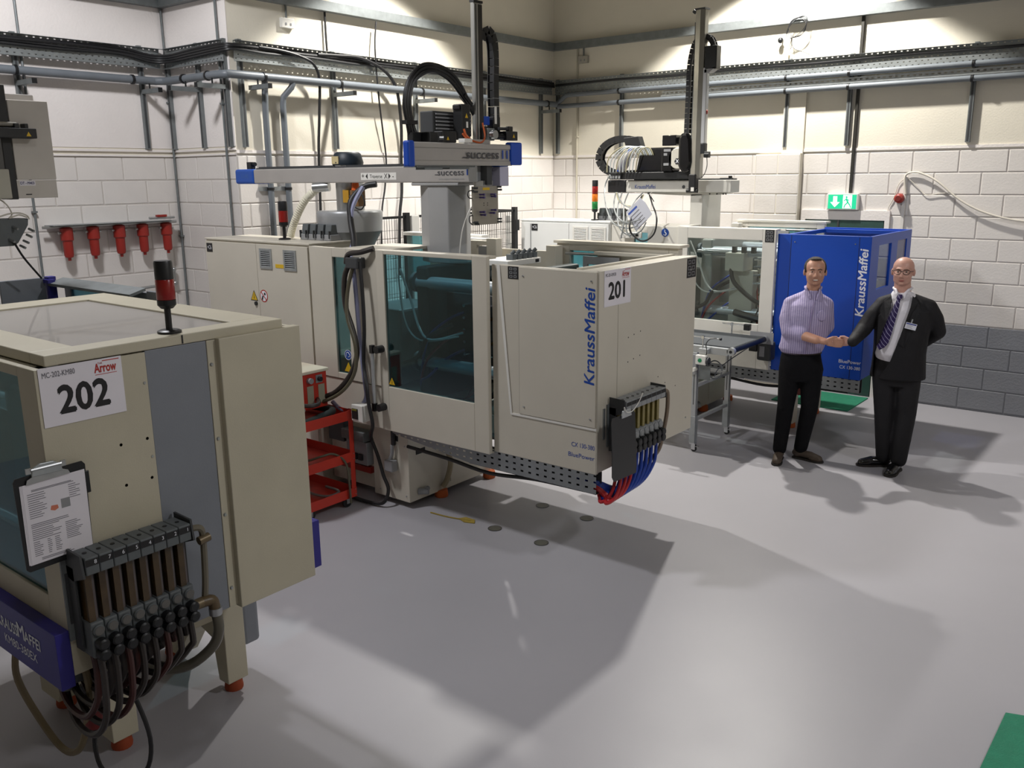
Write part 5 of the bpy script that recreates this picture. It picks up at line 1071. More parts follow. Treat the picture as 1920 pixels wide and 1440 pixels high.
# vertical mast
box('mast', M('mast_alu', 'A9A8A2', .35, .5), r1, -4.235, -4.205, 4.885, 4.975, 2.36, 3.67, 0.003)
MB().box(-4.2055, -4.2035, 4.903, 4.912, 2.4, 3.66).build('mast_groove', dark_grey, r1); MB().box(-4.2055, -4.2025, 4.932, 4.972, 2.4, 3.66).build('mast_rail', M('rail_dark', '2A2725', .4), r1)
MB().box(-4.2055, -4.200, 4.885, 4.893, 2.4, 3.66).build('mast_rack', steel, r1)
box('mast_cap', black, r1, -4.24, -4.20, 4.882, 4.978, 3.67, 3.685)
def chain(par, pts, w, t, side, mat=None, n=None):
    """energy chain: one link after another along a path"""
    P = [Vector(p) for p in pts]; Q = []
    for i in range(len(P) - 1):
        a, b, c, d = P[max(i - 1, 0)], P[i], P[i + 1], P[min(i + 2, len(P) - 1)]
        for k in range(48):
            u = k / 48; Q.append(0.5 * ((2 * b) + (c - a) * u + (2 * a - 5 * b + 4 * c - d) * u * u + (3 * b - a - 3 * c + d) * u ** 3))
    Q.append(P[-1]); step = t * 0.95; acc = 0; last = Q[0]
    for q in Q[1:]:
        if (q - last).length >= step:
            d = (q - last).normalized(); s = Vector(side).normalized(); nrm = d.cross(s).normalized(); R = Matrix((d, s, nrm)).transposed(); c = (q + last) / 2
            m = MB(); m.cbox(c, (step * 0.93, w, t * 0.62), R)
            for sg in (-1, 1): m.cbox(c + s * sg * w * 0.46, (step * 1.02, w * 0.12, t), R)
            m.build('chain_link', mat or black, par); last = q
chain(r1, [(-4.24, 4.985, 3.44), (-4.24, 5.013, 3.50), (-4.24, 5.075, 3.505), (-4.24, 5.12, 3.44), (-4.24, 5.13, 3.312), (-4.24, 5.125, 3.131), (-4.24, 5.13, 2.893)], 0.06, 0.055, (1, 0, 0))
MB().box(-4.27, -4.21, 5.085, 5.165, 2.80, 2.93).box(-4.27, -4.22, 4.93, 5.10, 2.80, 2.86).build('chain_bracket', black, r1, 0.004)
MB().box(-4.2095, -4.2085, 5.10, 5.125, 2.88, 3.0).build('white_label', white_paint, r1)
box('blue_cover', blue, r1, -4.27, -4.225, 4.985, 5.065, 2.87, 2.93, 0.004)
for k in range(3):
    e = 0.022 * (k - 1)
    MB().tube([(-4.24 + e * .6, 4.31 + e, 2.74), (-4.24, 4.275 + e, 2.842), (-4.24, 4.25 + e, 2.972), (-4.24, 4.285 + e * .8, 3.10 - e * .3), (-4.24 + e * .5, 4.377, 3.185 - e), (-4.24 + e * .5, 4.504, 3.216 - e), (-4.24, 4.66, 3.18 - e * 1.2), (-4.24, 4.78, 3.09 - e * 1.2), (-4.23, 4.885 + e * .5, 2.955 - e * .6), (-4.23, 4.956 + e * .5, 2.87)], 0.0145, n=8).build('corrugated_hose', black, r1)
for (y, z, rx) in ((4.27, 2.86, 0), (4.83, 3.03, 40)):
    MB().cbox((-4.24, y, z), (0.05, 0.10, 0.025), Matrix.Rotation(radians(-rx), 3, 'X')).build('hose_clamp', black, r1)
box('hose_mount', black, r1, -4.26, -4.21, 4.26, 4.36, 2.735, 2.80, 0.004)
fin = box('drive_housing', dark_grey, r1, -4.42, -4.30, 4.55, 4.95, 2.79, 2.95, 0.006)
for i in range(6): MB().box(-4.295, -4.285, 4.57, 4.93, 2.805 + 0.024 * i, 2.815 + 0.024 * i).build('cooling_fin', mid_grey, fin)
box('servo_motor', black, r1, -4.25, -4.17, 4.70, 4.79, 2.76, 2.995, 0.006); box('motor_top', black, r1, -4.24, -4.18, 4.685, 4.74, 2.96, 2.99, 0.004)
MB().prism([(4.735, 2.905), (4.765, 2.905), (4.75, 2.935)], 'x', -4.1695, -4.1685).build('warning_triangle', yellow, r1)
MB().box(-4.17, -4.169, 4.745, 4.765, 2.84, 2.88).build('white_label', white_paint, r1)
MB().tube([(-4.165, 4.70, 2.80), (-4.155, 4.73, 2.77), (-4.15, 4.80, 2.75), (-4.15, 4.88, 2.745), (-4.16, 4.93, 2.79), (-4.18, 4.93, 2.88)], 0.007, n=6).build('orange_cable', M('cable_orange', 'C8602E', .5), r1)
MB().tube([(-4.16, 4.71, 2.83), (-4.15, 4.72, 2.79), (-4.15, 4.77, 2.76)], 0.007, n=6).build('orange_cable', M('cable_orange', 'C8602E', .5), r1)
for (a, b, z0, z1) in ((4.34, 4.42, 2.735, 2.80), (4.46, 4.60, 2.735, 2.81)): box('valve_terminal', black, r1, -4.21, -4.13, a, b, z0, z1, 0.006)
MB().prism([(4.50, 2.752), (4.525, 2.752), (4.5125, 2.775)], 'x', -4.1295, -4.1285).build('warning_triangle', yellow, r1)
MB().cyl((-4.13, 4.43, 2.765), (-4.11, 4.45, 2.765), 0.012, n=8).build('air_fitting', steel, r1)
box('sensor_block', white_paint, r1, -4.17, -4.11, 4.66, 4.74, 2.738, 2.765, 0.004); box('gear_plate', robot_alu, r1, -4.21, -4.15, 4.76, 4.98, 2.735, 2.765, 0.004)
MB().cyl((-4.15, 4.99, 2.80), (-4.11, 4.99, 2.80), 0.03, n=16).build('pulley_boss', steel, r1)
box('pulley_housing', galv_dull, r1, -4.205, -4.15, 4.95, 5.03, 2.76, 2.845, 0.006)
MB().box(-4.205, -4.14, 5.15, 5.28, 2.765, 2.83).box(-4.19, -4.16, 5.20, 5.25, 2.83, 2.865).cyl((-4.175, 5.05, 2.79), (-4.175, 5.15, 2.79), 0.022, n=10).build('servo_motor', black, r1, 0.004)
MB().cyl((-4.175, 5.1, 2.845), (-4.175, 5.21, 2.848), 0.012, n=8).build('motor_cord', dark_grey, r1)
MB().prism([(5.22, 2.785), (5.245, 2.785), (5.2325, 2.81)], 'x', -4.1395, -4.1385).build('warning_triangle', yellow, r1)
OFF[0] = Vector((0, 0, 0))
# wrist and gripper plate
MB().box(-4.26, -4.18, 4.86, 4.985, 2.46, 2.60).build('wrist_bracket', alu, r1, 0.004)
MB().box(-4.18, -4.12, 4.90, 4.955, 2.44, 2.60).build('wrist_drive', dark_grey, r1, 0.003)
MB().box(-4.20, -4.14, 4.87, 4.99, 2.42, 2.47).build('wrist_flange', steel, r1, 0.003)
OFF[0] = Vector((0, -0.045, 0))
gp = box('gripper_plate', M('gripper_alu', 'A09B90', .35, .5), r1, -4.135, -4.12, 4.79, 5.065, 2.165, 2.432, 0.002)
MB().box(-4.1195, -4.119, 4.895, 4.97, 2.405, 2.422).build('yellow_label', yellow, gp)
pur = M('fitting_violet', '4A3C78', .35)
for (y, z) in ((4.86, 2.375), (4.98, 2.375), (4.86, 2.355), (4.985, 2.36), (4.86, 2.255), (4.985, 2.265), (4.87, 2.235), (4.97, 2.245)):
    MB().cyl((-4.12, y, z), (-4.09, y + 0.005, z), 0.006, n=8).cyl((-4.092, y + .005, z), (-4.078, y + 0.008, z), 0.008, n=8).build('vacuum_fitting', pur, gp)
for (y, z) in ((4.905, 2.315), (4.945, 2.315), (4.905, 2.30), (4.945, 2.30)): MB().cyl((-4.1198, y, z), (-4.119, y, z), 0.004, n=8).build('bolt_hole', ink, gp)
for (y, z) in ((4.80, 2.42), (4.80, 2.395), (5.06, 2.425), (5.065, 2.405), (4.80, 2.185), (4.81, 2.172), (5.06, 2.20), (5.06, 2.18)):
    MB().cyl((-4.13, y - 0.01, z), (-4.10, y + 0.02, z), 0.007, n=8).build('corner_fitting', dark_grey, gp)
MB().tube([(-4.12, 4.80, 2.405), (-4.13, 4.76, 2.40), (-4.13, 4.745, 2.375), (-4.13, 4.76, 2.355), (-4.13, 4.79, 2.35)], 0.004, n=6).build('air_loop', rubber, gp)
MB().tube([(-4.13, 4.79, 2.235), (-4.13, 4.76, 2.225), (-4.13, 4.76, 2.19), (-4.13, 4.79, 2.17)], 0.004, n=6).build('air_loop', rubber, gp)
OFF[0] = Vector((0, 0, 0))
cable('air_line', [(-4.15, 4.80, 2.31), (-4.15, 4.74, 2.27), (-4.18, 4.70, 2.15), (-4.2, 4.69, 2.03), (-4.22, 4.70, 1.94)], 0.004, white_paint, 'thin clear air line from the gripper plate down in front of the robot column')

# ------------------------------------------------------------------ second robot, on the blue machine
k2 = M('robot_white', 'C9C7C0', 0.4, 0.1, 0.04)
r4 = thing('linear_robot', 'robot with tall mast and glossy black drive behind machine 201, on the blue machine', 'robot', (-4.35, 8.8, 1.75))
box('column', k2, r4, -4.42, -4.28, 8.56, 9.0, 1.70, 2.30, 0.006)
MB().prism([(-5.0, 2.312), (-4.0, 2.312), (-4.05, 2.295), (-4.44, 2.28), (-4.9, 2.298)], 'y', 8.56, 8.72).build('column_head', k2, r4)
box('traverse_beam', k2, r4, -5.17, -3.94, 8.50, 8.70, 2.315, 2.44, 0.008)
box('beam_end_cap', black, r4, -5.40, -5.17, 8.49, 8.71, 2.31, 2.445, 0.012)
MB().box(-5.1, -3.95, 8.55, 8.65, 2.44, 2.455).build('linear_guide', dark_grey, r4)
text(r4, 'KraussMaffei', (-4.93, 8.4985, 2.372), 0.06, '-y', km_blue, width=0.25, name='maker_lettering')
MB().lathe([(0.018, 0), (0.018, -0.001)], (-4.47, 8.499, 2.372), 'y', 16).build('emblem_ring', dark_grey, r4)
MB().cyl((-4.0, 8.6, 2.44), (-4.0, 8.6, 2.48), 0.02, n=10).box(-4.1, -3.98, 8.57, 8.63, 2.44, 2.46).build('end_connector', black, r4)
for x in (-4.2, -4.12, -4.05, -4.02): MB().cyl((x, 8.559, 2.30), (x, 8.557, 2.30), 0.008, n=8).build('bolt_hole', ink, r4)
# drive on the beam
box('carriage_base', black, r4, -5.15, -4.36, 8.44, 8.66, 2.45, 2.53, 0.01)
MB().prism([(-5.02, 2.53), (-4.62, 2.53), (-4.60, 2.60), (-4.60, 2.76), (-4.64, 2.775), (-4.9, 2.775), (-4.98, 2.70)], 'y', 8.44, 8.62).build('gloss_cover', gloss_black, r4, 0.02)
box('servo_drive', gloss_black, r4, -4.69, -4.56, 8.40, 8.58, 2.53, 2.77, 0.012)
for (z, w) in ((2.73, .08), (2.69, .04), (2.59, .06)): MB().box(-4.66, -4.66 + w, 8.398, 8.3995, z, z + 0.025).build('white_label', mid_grey, r4)
MB().lathe([(0.10, 8.40), (0.11, 8.42), (0.11, 8.54), (0.09, 8.56)], (-4.50, 0, 2.66), 'y', 24).build('pale_housing', M('pale_housing', 'CFCBBE', .4), r4)
MB().lathe([(0.035, 8.399), (0.035, 8.3975)], (-4.50, 0, 2.63), 'y', 6).build('emblem', ink, r4)
text(r4, 'X', (-4.50, 8.3970, 2.63), 0.05, '-y', white_ink, name='emblem_lettering', bold=0.03)
MB().box(-4.70, -4.54, 8.43, 8.55, 2.79, 2.895).cyl((-4.56, 8.5, 2.84), (-4.48, 8.5, 2.84), 0.035, n=12).cyl((-4.69, 8.5, 2.84), (-4.72, 8.5, 2.84), 0.032, n=12).build('servo_motor', gloss_black, r4, 0.006)
MB().box(-4.65, -4.62, 8.448, 8.4495, 2.825, 2.85).build('white_label', white_paint, r4)
MB().prism([(-4.47, 2.86), (-4.44, 2.91), (-4.36, 2.91), (-4.33, 2.85), (-4.31, 2.62), (-4.34, 2.53), (-4.42, 2.51), (-4.47, 2.58)], 'y', 8.34, 8.46).build('belt_cover', gloss_black, r4, 0.03)
# mast
OFF[0] = Vector((0.0, 0.0, 0.0))
MB().prism([(-4.335, 8.42), (-4.325, 8.36), (-4.27, 8.345), (-4.225, 8.36), (-4.22, 8.42)], 'z', 2.46, 4.06).build('mast', M('mast_polished', 'A8A69E', .25, .7), r4)
MB().box(-4.337, -4.325, 8.365, 8.41, 2.5, 3.95).build('mast_rail', dark_grey, r4)
MB().prism([(-4.34, 8.43), (-4.335, 8.35), (-4.22, 8.34), (-4.21, 8.43)], 'z', 4.06, 4.075).cyl((-4.36, 8.38, 4.04), (-4.34, 8.38, 4.06), 0.02, n=8).build('mast_cap', dark_grey, r4)
box('side_profile', M('light_profile', 'C2C4C6', .3, .5), r4, -4.235, -4.185, 8.36, 8.42, 2.80, 3.52, 0.006)
MB().sphere((-4.183, 8.39, 3.10), (0.006, 0.016, 0.022)).build('red_cap', filter_red, r4)
chain(r4, [(-4.40, 8.42, 2.75), (-4.405, 8.42, 2.95), (-4.40, 8.42, 3.25), (-4.395, 8.42, 3.55), (-4.36, 8.42, 3.73), (-4.31, 8.42, 3.80), (-4.24, 8.42, 3.82), (-4.18, 8.42, 3.79), (-4.145, 8.42, 3.72), (-4.14, 8.42, 3.66)], 0.06, 0.05, (0, 1, 0))
box('chain_guide', black, r4, -4.44, -4.37, 8.39, 8.45, 2.62, 2.86, 0.004)
MB().box(-4.215, -4.09, 8.36, 8.46, 3.50, 3.72).build('chain_box', black, r4, 0.006)
MB().prism([(-4.215, 3.50), (-4.09, 3.52), (-4.16, 3.475), (-4.215, 3.47)], 'y', 8.36, 8.46).build('box_bracket', mid_grey, r4)
MB().box(-4.23, -4.18, 8.36, 8.42, 2.70, 2.80).box(-4.19, -4.14, 8.36, 8.42, 2.66, 2.72).cyl((-4.17, 8.35, 2.69), (-4.12, 8.35, 2.69), 0.02, n=8).build('sensor_cluster', black, r4, 0.004)
MB().tube([(-4.16, 8.38, 2.66), (-4.155, 8.38, 2.58), (-4.18, 8.38, 2.50), (-4.22, 8.38, 2.46)], 0.004, n=6).build('sensor_wire', rubber, r4)
MB().box(-4.33, -4.255, 8.33, 8.41, 2.33, 2.50).build('wrist', black, r4, 0.008); MB().cyl((-4.36, 8.36, 2.335), (-4.24, 8.36, 2.335), 0.022, n=10).build('wrist_joint', black, r4)
MB().box(-4.30, -4.265, 8.328, 8.3295, 2.33, 2.37).build('white_label', white_paint, r4)
# looped energy chain on the left of the beam
loop = [(-4.75, 8.75, 2.525), (-5.2, 8.75, 2.515), (-5.39, 8.75, 2.517), (-5.566, 8.75, 2.548), (-5.67, 8.75, 2.66), (-5.63, 8.75, 2.79), (-5.50, 8.75, 2.87), (-5.35, 8.75, 2.89), (-5.22, 8.75, 2.87)]
chain(r4, loop, 0.09, 0.07, (0, 1, 0))
MB().prism([(-5.34, 2.90), (-5.15, 2.91), (-5.10, 2.77), (-5.30, 2.78)], 'y', 8.70, 8.80).build('chain_holder', black, r4, 0.006)
MB().box(-5.38, -5.22, 8.48, 8.6, 2.45, 2.53).build('valve_island', black, r4, 0.01)
for i in range(4): MB().box(-5.36 + 0.035 * i, -5.335 + 0.035 * i, 8.47, 8.48, 2.46, 2.49).build('valve_button', mid_grey, r4)
# plastic-wrapped hoses, blue film, pale wires and the hanging tag
wr = thing('wrapped_hoses', 'bunch of pale wires in clear film over the black drive of the second robot', 'wires', (-5.1, 8.5, 2.5))
MB().prism([(-5.38, 2.54), (-5.22, 2.75), (-5.19, 2.80), (-5.15, 2.78), (-5.28, 2.58), (-5.33, 2.53)], 'y', 8.60, 8.64).build('blue_film', blue, wr, 0.01)
MB().tube([(-5.3, 8.58, 2.56), (-5.2, 8.56, 2.68), (-5.08, 8.54, 2.74), (-4.95, 8.52, 2.72)], lambda t: 0.05 + 0.02 * sin(t * 9), n=14).build('clear_wrap', glass('milky_film', 'C8C8CC', .2, 0.45), wr)
pw = M('pale_wire', '8C9090', .4); pw2 = M('ivory_wire', 'A8A284', .45)
rr = random.Random(11); pw_l = M('silver_wire', 'C2C8C8', .35)
for i in range(10):
    e = rr.uniform(-.015, .015); q = 0.9 + 0.02 * i
    MB().tube([(-4.80 - 0.02 * i, 8.43, 2.70), (-4.84 - 0.025 * i, 8.41, 2.775 + 0.002 * i), (-4.92 - 0.032 * i, 8.395, 2.765 + e), (-4.97 - 0.040 * i, 8.39, 2.66 + e), (-5.0 - 0.040 * i, 8.41, 2.53)], 0.006, n=6, sub=5).build('pale_wire', pw_l if i % 3 else pw2, wr)
hang = [[(-5.34, 8.44, 2.50), (-5.41, 8.46, 2.40), (-5.41, 8.45, 2.25), (-5.37, 8.45, 2.10), (-5.29, 8.45, 1.98), (-5.12, 8.45, 1.93), (-4.98, 8.45, 1.96)],
        [(-5.28, 8.47, 2.31), (-5.29, 8.45, 2.18), (-5.24, 8.45, 2.05), (-5.12, 8.45, 1.99), (-4.95, 8.45, 2.03)],
        [(-5.27, 8.47, 2.31), (-5.22, 8.45, 2.22), (-5.10, 8.45, 2.17), (-4.98, 8.45, 2.20), (-4.92, 8.45, 2.29)],
        [(-5.20, 8.47, 2.31), (-5.24, 8.45, 2.15), (-5.22, 8.45, 1.95), (-5.10, 8.45, 1.86), (-4.95, 8.45, 1.90), (-4.88, 8.45, 2.0)],
        [(-5.12, 8.47, 2.31), (-5.16, 8.45, 2.18), (-5.16, 8.45, 1.98), (-5.19, 8.45, 1.82)],
        [(-5.26, 8.47, 2.31), (-5.18, 8.44, 2.20), (-5.02, 8.44, 2.14), (-4.90, 8.44, 2.16)],
        [(-4.94, 8.47, 2.31), (-5.02, 8.44, 2.22), (-5.10, 8.44, 2.08), (-5.12, 8.44, 1.92), (-5.06, 8.44, 1.83)]]
def drop(pts):
    out = []
    for (x, y, z) in pts:
        t = max(0, min(1, (2.33 - z) / 0.30)); yy = y - 0.49 * t; k = yy / y
        out.append((x * k, yy, 2.5 + (z - 2.5) * k))
    return out
for i, h_ in enumerate(hang): MB().tube(drop(h_), 0.0075, n=6).build('hanging_wire', pw if i != 2 else pw2, wr)
MB().tube(drop([(-4.86, 8.46, 2.31), (-4.80, 8.43, 2.20), (-4.74, 8.43, 2.05), (-4.77, 8.43, 1.88), (-4.90, 8.43, 1.80), (-5.04, 8.43, 1.87), (-5.07, 8.43, 1.98), (-5.0, 8.43, 2.15), (-4.93, 8.44, 2.28)]), 0.009, n=6).build('black_loop', rubber, wr)
MB().tube([(-4.88, 8.46, 2.31), (-4.83, 8.45, 2.27), (-4.79, 8.45, 2.22)], 0.005, n=6).build('black_loop', rubber, wr)
tg = thing('hanging_tag', 'printed white tag hanging askew below the second robot beam', 'tag', (-4.75, 8.0, 1.93))
TY = 7.99; tk = TY / 8.40
def tp(x, z): return (x * tk, 2.5 + (z - 2.5) * tk)
MB().prism([tp(*p) for p in ((-5.10, 2.11), (-4.93, 2.26), (-4.865, 2.21), (-4.78, 2.09), (-4.97, 1.90))], 'y', TY, TY + 0.003).build('tag_card', M('tag_paper', 'C4C6D0', .5), tg)
for i in range(6):
    d_ = Vector((0.17, 0, 0.15)).normalized(); x_, z_ = tp(-5.02 + 0.024 * i, 2.11 - 0.028 * i); c_ = Vector((x_, TY - 0.0005, z_)); w_ = Vector((-.006, 0, .007)) * (2.2 if i == 0 else 1)
    MB().add([c_ - d_ * .055, c_ + d_ * .075, c_ + d_ * .075 + w_, c_ - d_ * .055 + w_], [(0, 1, 2, 3)]).build('printed_line', M('tag_blue', '3E58A8', .5) if i == 0 else ink_grey, tg)
MB().tube([(-4.82, 8.46, 2.32), (-4.72, 8.2, 2.29), (tp(-4.90, 2.225)[0], TY, tp(0, 2.225)[1])], 0.002, n=5).build('tag_string', white_paint, tg)

# ------------------------------------------------------------------ safety fence between the machines
fn = thing('mesh_fence', 'black mesh safety fence with posts behind the first robot column', 'fence', (-6.3, 7.0, 0))
def mesh_panel(p, q, z0, z1, par, nv, nh):
    P, Q = Vector(p), Vector(q); m = MB()
    for i in range(nv + 1):
        c = P.lerp(Q, i / nv); m.cyl((c.x, c.y, z0), (c.x, c.y, z1), 0.0022, n=4, caps=False)
    for i in range(nh + 1):
        z = z0 + (z1 - z0) * i / nh; m.cyl((P.x, P.y, z), (Q.x, Q.y, z), 0.0022, n=4, caps=False)
    m.build('wire_mesh', black, par, kind='stuff')
    MB().tube([(P.x, P.y, z1), (Q.x, Q.y, z1)], 0.016, n=4, sub=1).build('top_frame', black, par)
for (a, b) in (((-6.3, 5.75), (-6.3, 6.22)), ((-6.3, 6.32), (-6.3, 7.94)), ((-6.34, 7.97), (-7.36, 7.97))):
    mesh_panel((a[0], a[1], 0), (b[0], b[1], 0), 0.15, 2.12, fn, max(10, int(math.dist(a, b) / 0.032)), 16)
for (x, y) in ((-6.3, 6.25), (-6.3, 7.965), (-7.33, 7.97)): MB().box(x - 0.025, x + 0.025, y - 0.025, y + 0.025, 0, 2.16).build('fence_post', black, fn)
MB().box(-6.275, -6.25, 7.93, 7.99, 1.90, 2.02).build('lock_plate', black, fn)
box('white_post', white_paint, fn, -6.33, -6.27, 6.30, 6.40, 0, 2.13, 0.003)
box('white_post', white_paint, fn, -6.46, -6.40, 8.0, 8.09, 0, 2.06, 0.003)
# cyan guard and rails glimpsed between hopper and column
bg = thing('guard_rail_unit', 'pale rail and cyan guard glimpsed between the hopper and the robot column', 'guard', (-5.3, 5.9, 1.7))
box('rail_top', white_paint, bg, -5.9, -4.95, 5.80, 5.90, 1.98, 2.01, 0.003); box('rail_top', white_paint, bg, -5.25, -4.85, 5.70, 5.80, 1.955, 1.99, 0.003)
MB().box(-5.9, -5.0, 5.85, 5.855, 1.5, 1.975).build('cyan_panel', cyan_glass, bg)
MB().box(-5.45, -5.42, 5.84, 5.86, 1.5, 1.98).build('panel_stile', dark_grey, bg)
# ------------------------------------------------------------------ red trolley between machines 202 and 201
tr = thing('tool_trolley', 'red three-shelf steel trolley on castors in front of machine 201', 'trolley', (-5.36, 4.07, 0))
x0, x1, y0, y1 = -5.70, -5.02, 3.80, 4.33
for (x, sx) in ((x0, 1), (x1, -1)):
    for (y, sy) in ((y0, 1), (y1, -1)):
        m = MB(); a, b = sorted((x, x + sx * 0.045)); c, d = sorted((y, y + sy * 0.045))
        m.box(*sorted((x, x + sx * 0.003)), c, d, 0.09, 0.78).box(a, b, *sorted((y, y + sy * 0.003)), 0.09, 0.78); m.build('corner_post', red, tr)
for z in (0.70, 0.37, 0.08):
    s = box('shelf', red, tr, x0 + .002, x1 - .002, y0 + .002, y1 - .002, z, z + 0.006)
    h = 0.075
    MB().box(x1 - 0.002, x1 + 0.002, y0, y1, z, z + h).build('shelf_rim', red, s); MB().box(x0 - .002, x0 + .002, y0, y1, z, z + h).build('shelf_rim', red, s)
    MB().box(x0, x1, y0 - .002, y0 + .002, z, z + h).build('shelf_rim', red, s); MB().box(x0, x1, y1 - .002, y1 + .002, z, z + h).build('shelf_rim', red, s)
for z in (0.76, 0.72, 0.43, 0.39, 0.14, 0.10):
    for y in (y0 + 0.012, y0 + 0.032, y1 - 0.012): MB().cyl((x1 + 0.002, y, z), (x1 + 0.005, y, z), 0.004, n=8).build('rivet', steel, tr)
for (x, y) in ((x0 + .05, y0 + .06), (x0 + .05, y1 - .06), (x1 - .04, y0 + .10), (x1 - .04, y1 - .07)):
    MB().lathe([(0.040, -0.013), (0.043, -0.008), (0.043, 0.008), (0.040, 0.013)], (x, y, 0.043), 'x', 20).build('castor_wheel', rubber, tr)
    MB().box(x - 0.018, x - 0.015, y - 0.014, y + 0.014, 0.03, 0.085).box(x + 0.015, x + 0.018, y - 0.014, y + 0.014, 0.03, 0.085).box(x - 0.02, x + 0.02, y - 0.02, y + 0.02, 0.08, 0.086).build('castor_fork', steel, tr)
tu = thing('temperature_controller', 'red temperature control unit with cream lid standing on the trolley', 'machine', (-5.42, 4.0, 0.80))
box('housing', red, tu, -5.64, -5.20, 3.80, 4.245, 0.80, 1.075, 0.004)
box('lid', M('cream_lid', 'D2C9B4', .45), tu, -5.66, -5.185, 3.79, 4.26, 1.075, 1.10, 0.006)
for i in range(4): MB().box(-5.2, -5.197, 3.845 + 0.105 * i, 3.905 + 0.105 * i, 0.84, 0.98).build('panel_plate', M('pale_plate', '9C9A86', .4), tu)
MB().cyl((-5.2, 4.075, 1.025), (-5.165, 4.075, 1.025), 0.022, n=12).build('pressure_gauge', mid_grey, tu)
MB().box(-5.2, -5.194, 4.14, 4.20, 0.995, 1.055).build('switch_plate', galv, tu); MB().cyl((-5.194, 4.17, 1.025), (-5.17, 4.17, 1.025), 0.018, n=12).build('rotary_knob', ink, tu)
MB().cyl((-5.2, 3.95, 1.03), (-5.18, 3.95, 1.03), 0.012, n=10).build('lamp', ink, tu)
for z in (0.875, 0.84):
    MB().cyl((-5.2, 3.93, z), (-5.10, 3.94, z), 0.014, n=10).cyl((-5.16, 3.93, z - .005), (-5.13, 3.935, z - .005), 0.022, n=6).build('hose_fitting', steel, tu)
MB().tube([(-5.10, 3.94, 0.875), (-5.06, 4.0, 0.87), (-5.1, 4.08, 0.87), (-5.25, 4.17, 0.87), (-5.40, 4.19, 0.862)], 0.016, n=8).build('hose', brown_rubber, tu)
cable('coiled_hose', [(-5.62, 3.86, 0.725), (-5.3, 3.85, 0.73), (-5.08, 3.87, 0.75), (-5.06, 4.05, 0.77), (-5.12, 4.22, 0.775), (-5.3, 4.27, 0.76), (-5.5, 4.27, 0.75)], 0.028, M('foam_black', '1F2422', .8), 'thick black foam-covered hose lying on the trolley top', n=10)
cable('shelf_hose', [(-5.5, 3.95, 0.40), (-5.2, 3.98, 0.42), (-5.08, 4.05, 0.46), (-5.05, 4.15, 0.46), (-5.0, 4.22, 0.38), (-4.995, 4.24, 0.2), (-5.0, 4.25, 0.05)], 0.009, M('olive_thin_hose', '5A5646', .5), 'thin olive hose drooping out of the middle trolley shelf')
cable('shelf_hose', [(-5.5, 4.2, 0.105), (-5.3, 4.1, 0.11), (-5.12, 4.12, 0.115), (-5.1, 4.22, 0.13), (-5.3, 4.26, 0.115)], 0.011, M('grey_thin_hose', '6A6A66', .5), 'grey hose lying on the bottom trolley shelf')

# ------------------------------------------------------------------ conveyor between machine 201 and the men
cv = thing('belt_conveyor', 'dark belt conveyor on an aluminium frame, left of the man in the lilac shirt', 'conveyor', (-3.9, 7.5, 0))
belt = M('belt_dark', '3C4044', 0.6, 0, 0.08, 10, 0.1)
MB().box(-4.75, -3.24, 7.19, 7.86, 0.985, 1.008).build('belt', belt, cv)
MB().cyl((-3.245, 7.19, 0.982), (-3.245, 7.86, 0.982), 0.027, n=18).build('end_roller', M('roller_black', '1B1F26', .35), cv)
for (a, b) in ((7.145, 7.185), (7.865, 7.90)):
    box('side_rail', alu, cv, -4.75, -3.27, a, b, 0.935, 1.0, 0.003)
    MB().cyl((-3.245, a, 0.975), (-3.245, b, 0.975), 0.036, n=20).build('bearing_plate', alu, cv)
    MB().cyl((-3.245, a - 0.003, 0.975), (-3.245, a, 0.975), 0.014, n=12).build('bearing_bolt', ink, cv)
for x in (-3.58, -4.60):
    for (y, nm) in ((7.155, 0), (7.85, 1)):
        box('leg', alu, cv, x - 0.022, x + 0.022, y - 0.022, y + 0.022, 0.30, 0.935, 0.002)
        box('leg_slot', dark_grey, cv, x - 0.004, x + 0.004, y - 0.0225, y - 0.021, 0.45, 0.90); box('leg_slot', dark_grey, cv, x + 0.0215, x + 0.0225, y - 0.004, y + 0.004, 0.3, 0.90)
        box('leg_foot', galv, cv, x - 0.028, x + 0.028, y - 0.028, y + 0.028, 0.085, 0.34, 0.002)
        MB().lathe([(0.028, -0.01), (0.030, -0.006), (0.030, 0.006), (0.028, 0.01)], (x + 0.012, y, 0.030), 'y', 16).build('castor_wheel', rubber, cv)
        MB().box(x - 0.01, x + 0.03, y - 0.016, y - 0.012, 0.02, 0.07).box(x - 0.01, x + 0.03, y + 0.012, y + 0.016, 0.02, 0.07).box(x - 0.025, x + 0.03, y - 0.02, y + 0.02, 0.07, 0.085).box(x + 0.02, x + 0.06, y - 0.012, y + 0.012, 0.05, 0.056).build('castor_fork', chrome, cv)
    for z in (0.30, 0.62): box('cross_bar', alu, cv, x - 0.015, x + 0.015, 7.178, 7.828, z - 0.015, z + 0.015, 0.002)
box('lower_brace', alu, cv, -4.6, -3.6, 7.84, 7.86, 0.61, 0.64)
for (xa, xb, y, xp) in ((-3.62, -3.33, 7.12, -3.50), (-3.70, -3.42, 7.93, -3.60)):
    MB().cyl((xa, y, 1.085), (xb, y, 1.085), 0.007, n=10).build('guide_rod', chrome, cv)
    MB().cyl((xp, y, 0.98), (xp, y, 1.09), 0.007, n=10).box(xp - 0.012, xp + 0.012, y - 0.012, y + 0.012, 1.072, 1.098).build('rod_holder', chrome, cv)
    box('slide_block', alu, cv, xp - 0.03, xp + 0.06, y - 0.02, y + 0.02, 0.94, 0.985, 0.003)
MB().cyl((-3.34, 7.12, 1.085), (-3.325, 7.12, 1.085), 0.012, n=10).build('sensor_head', black, cv)
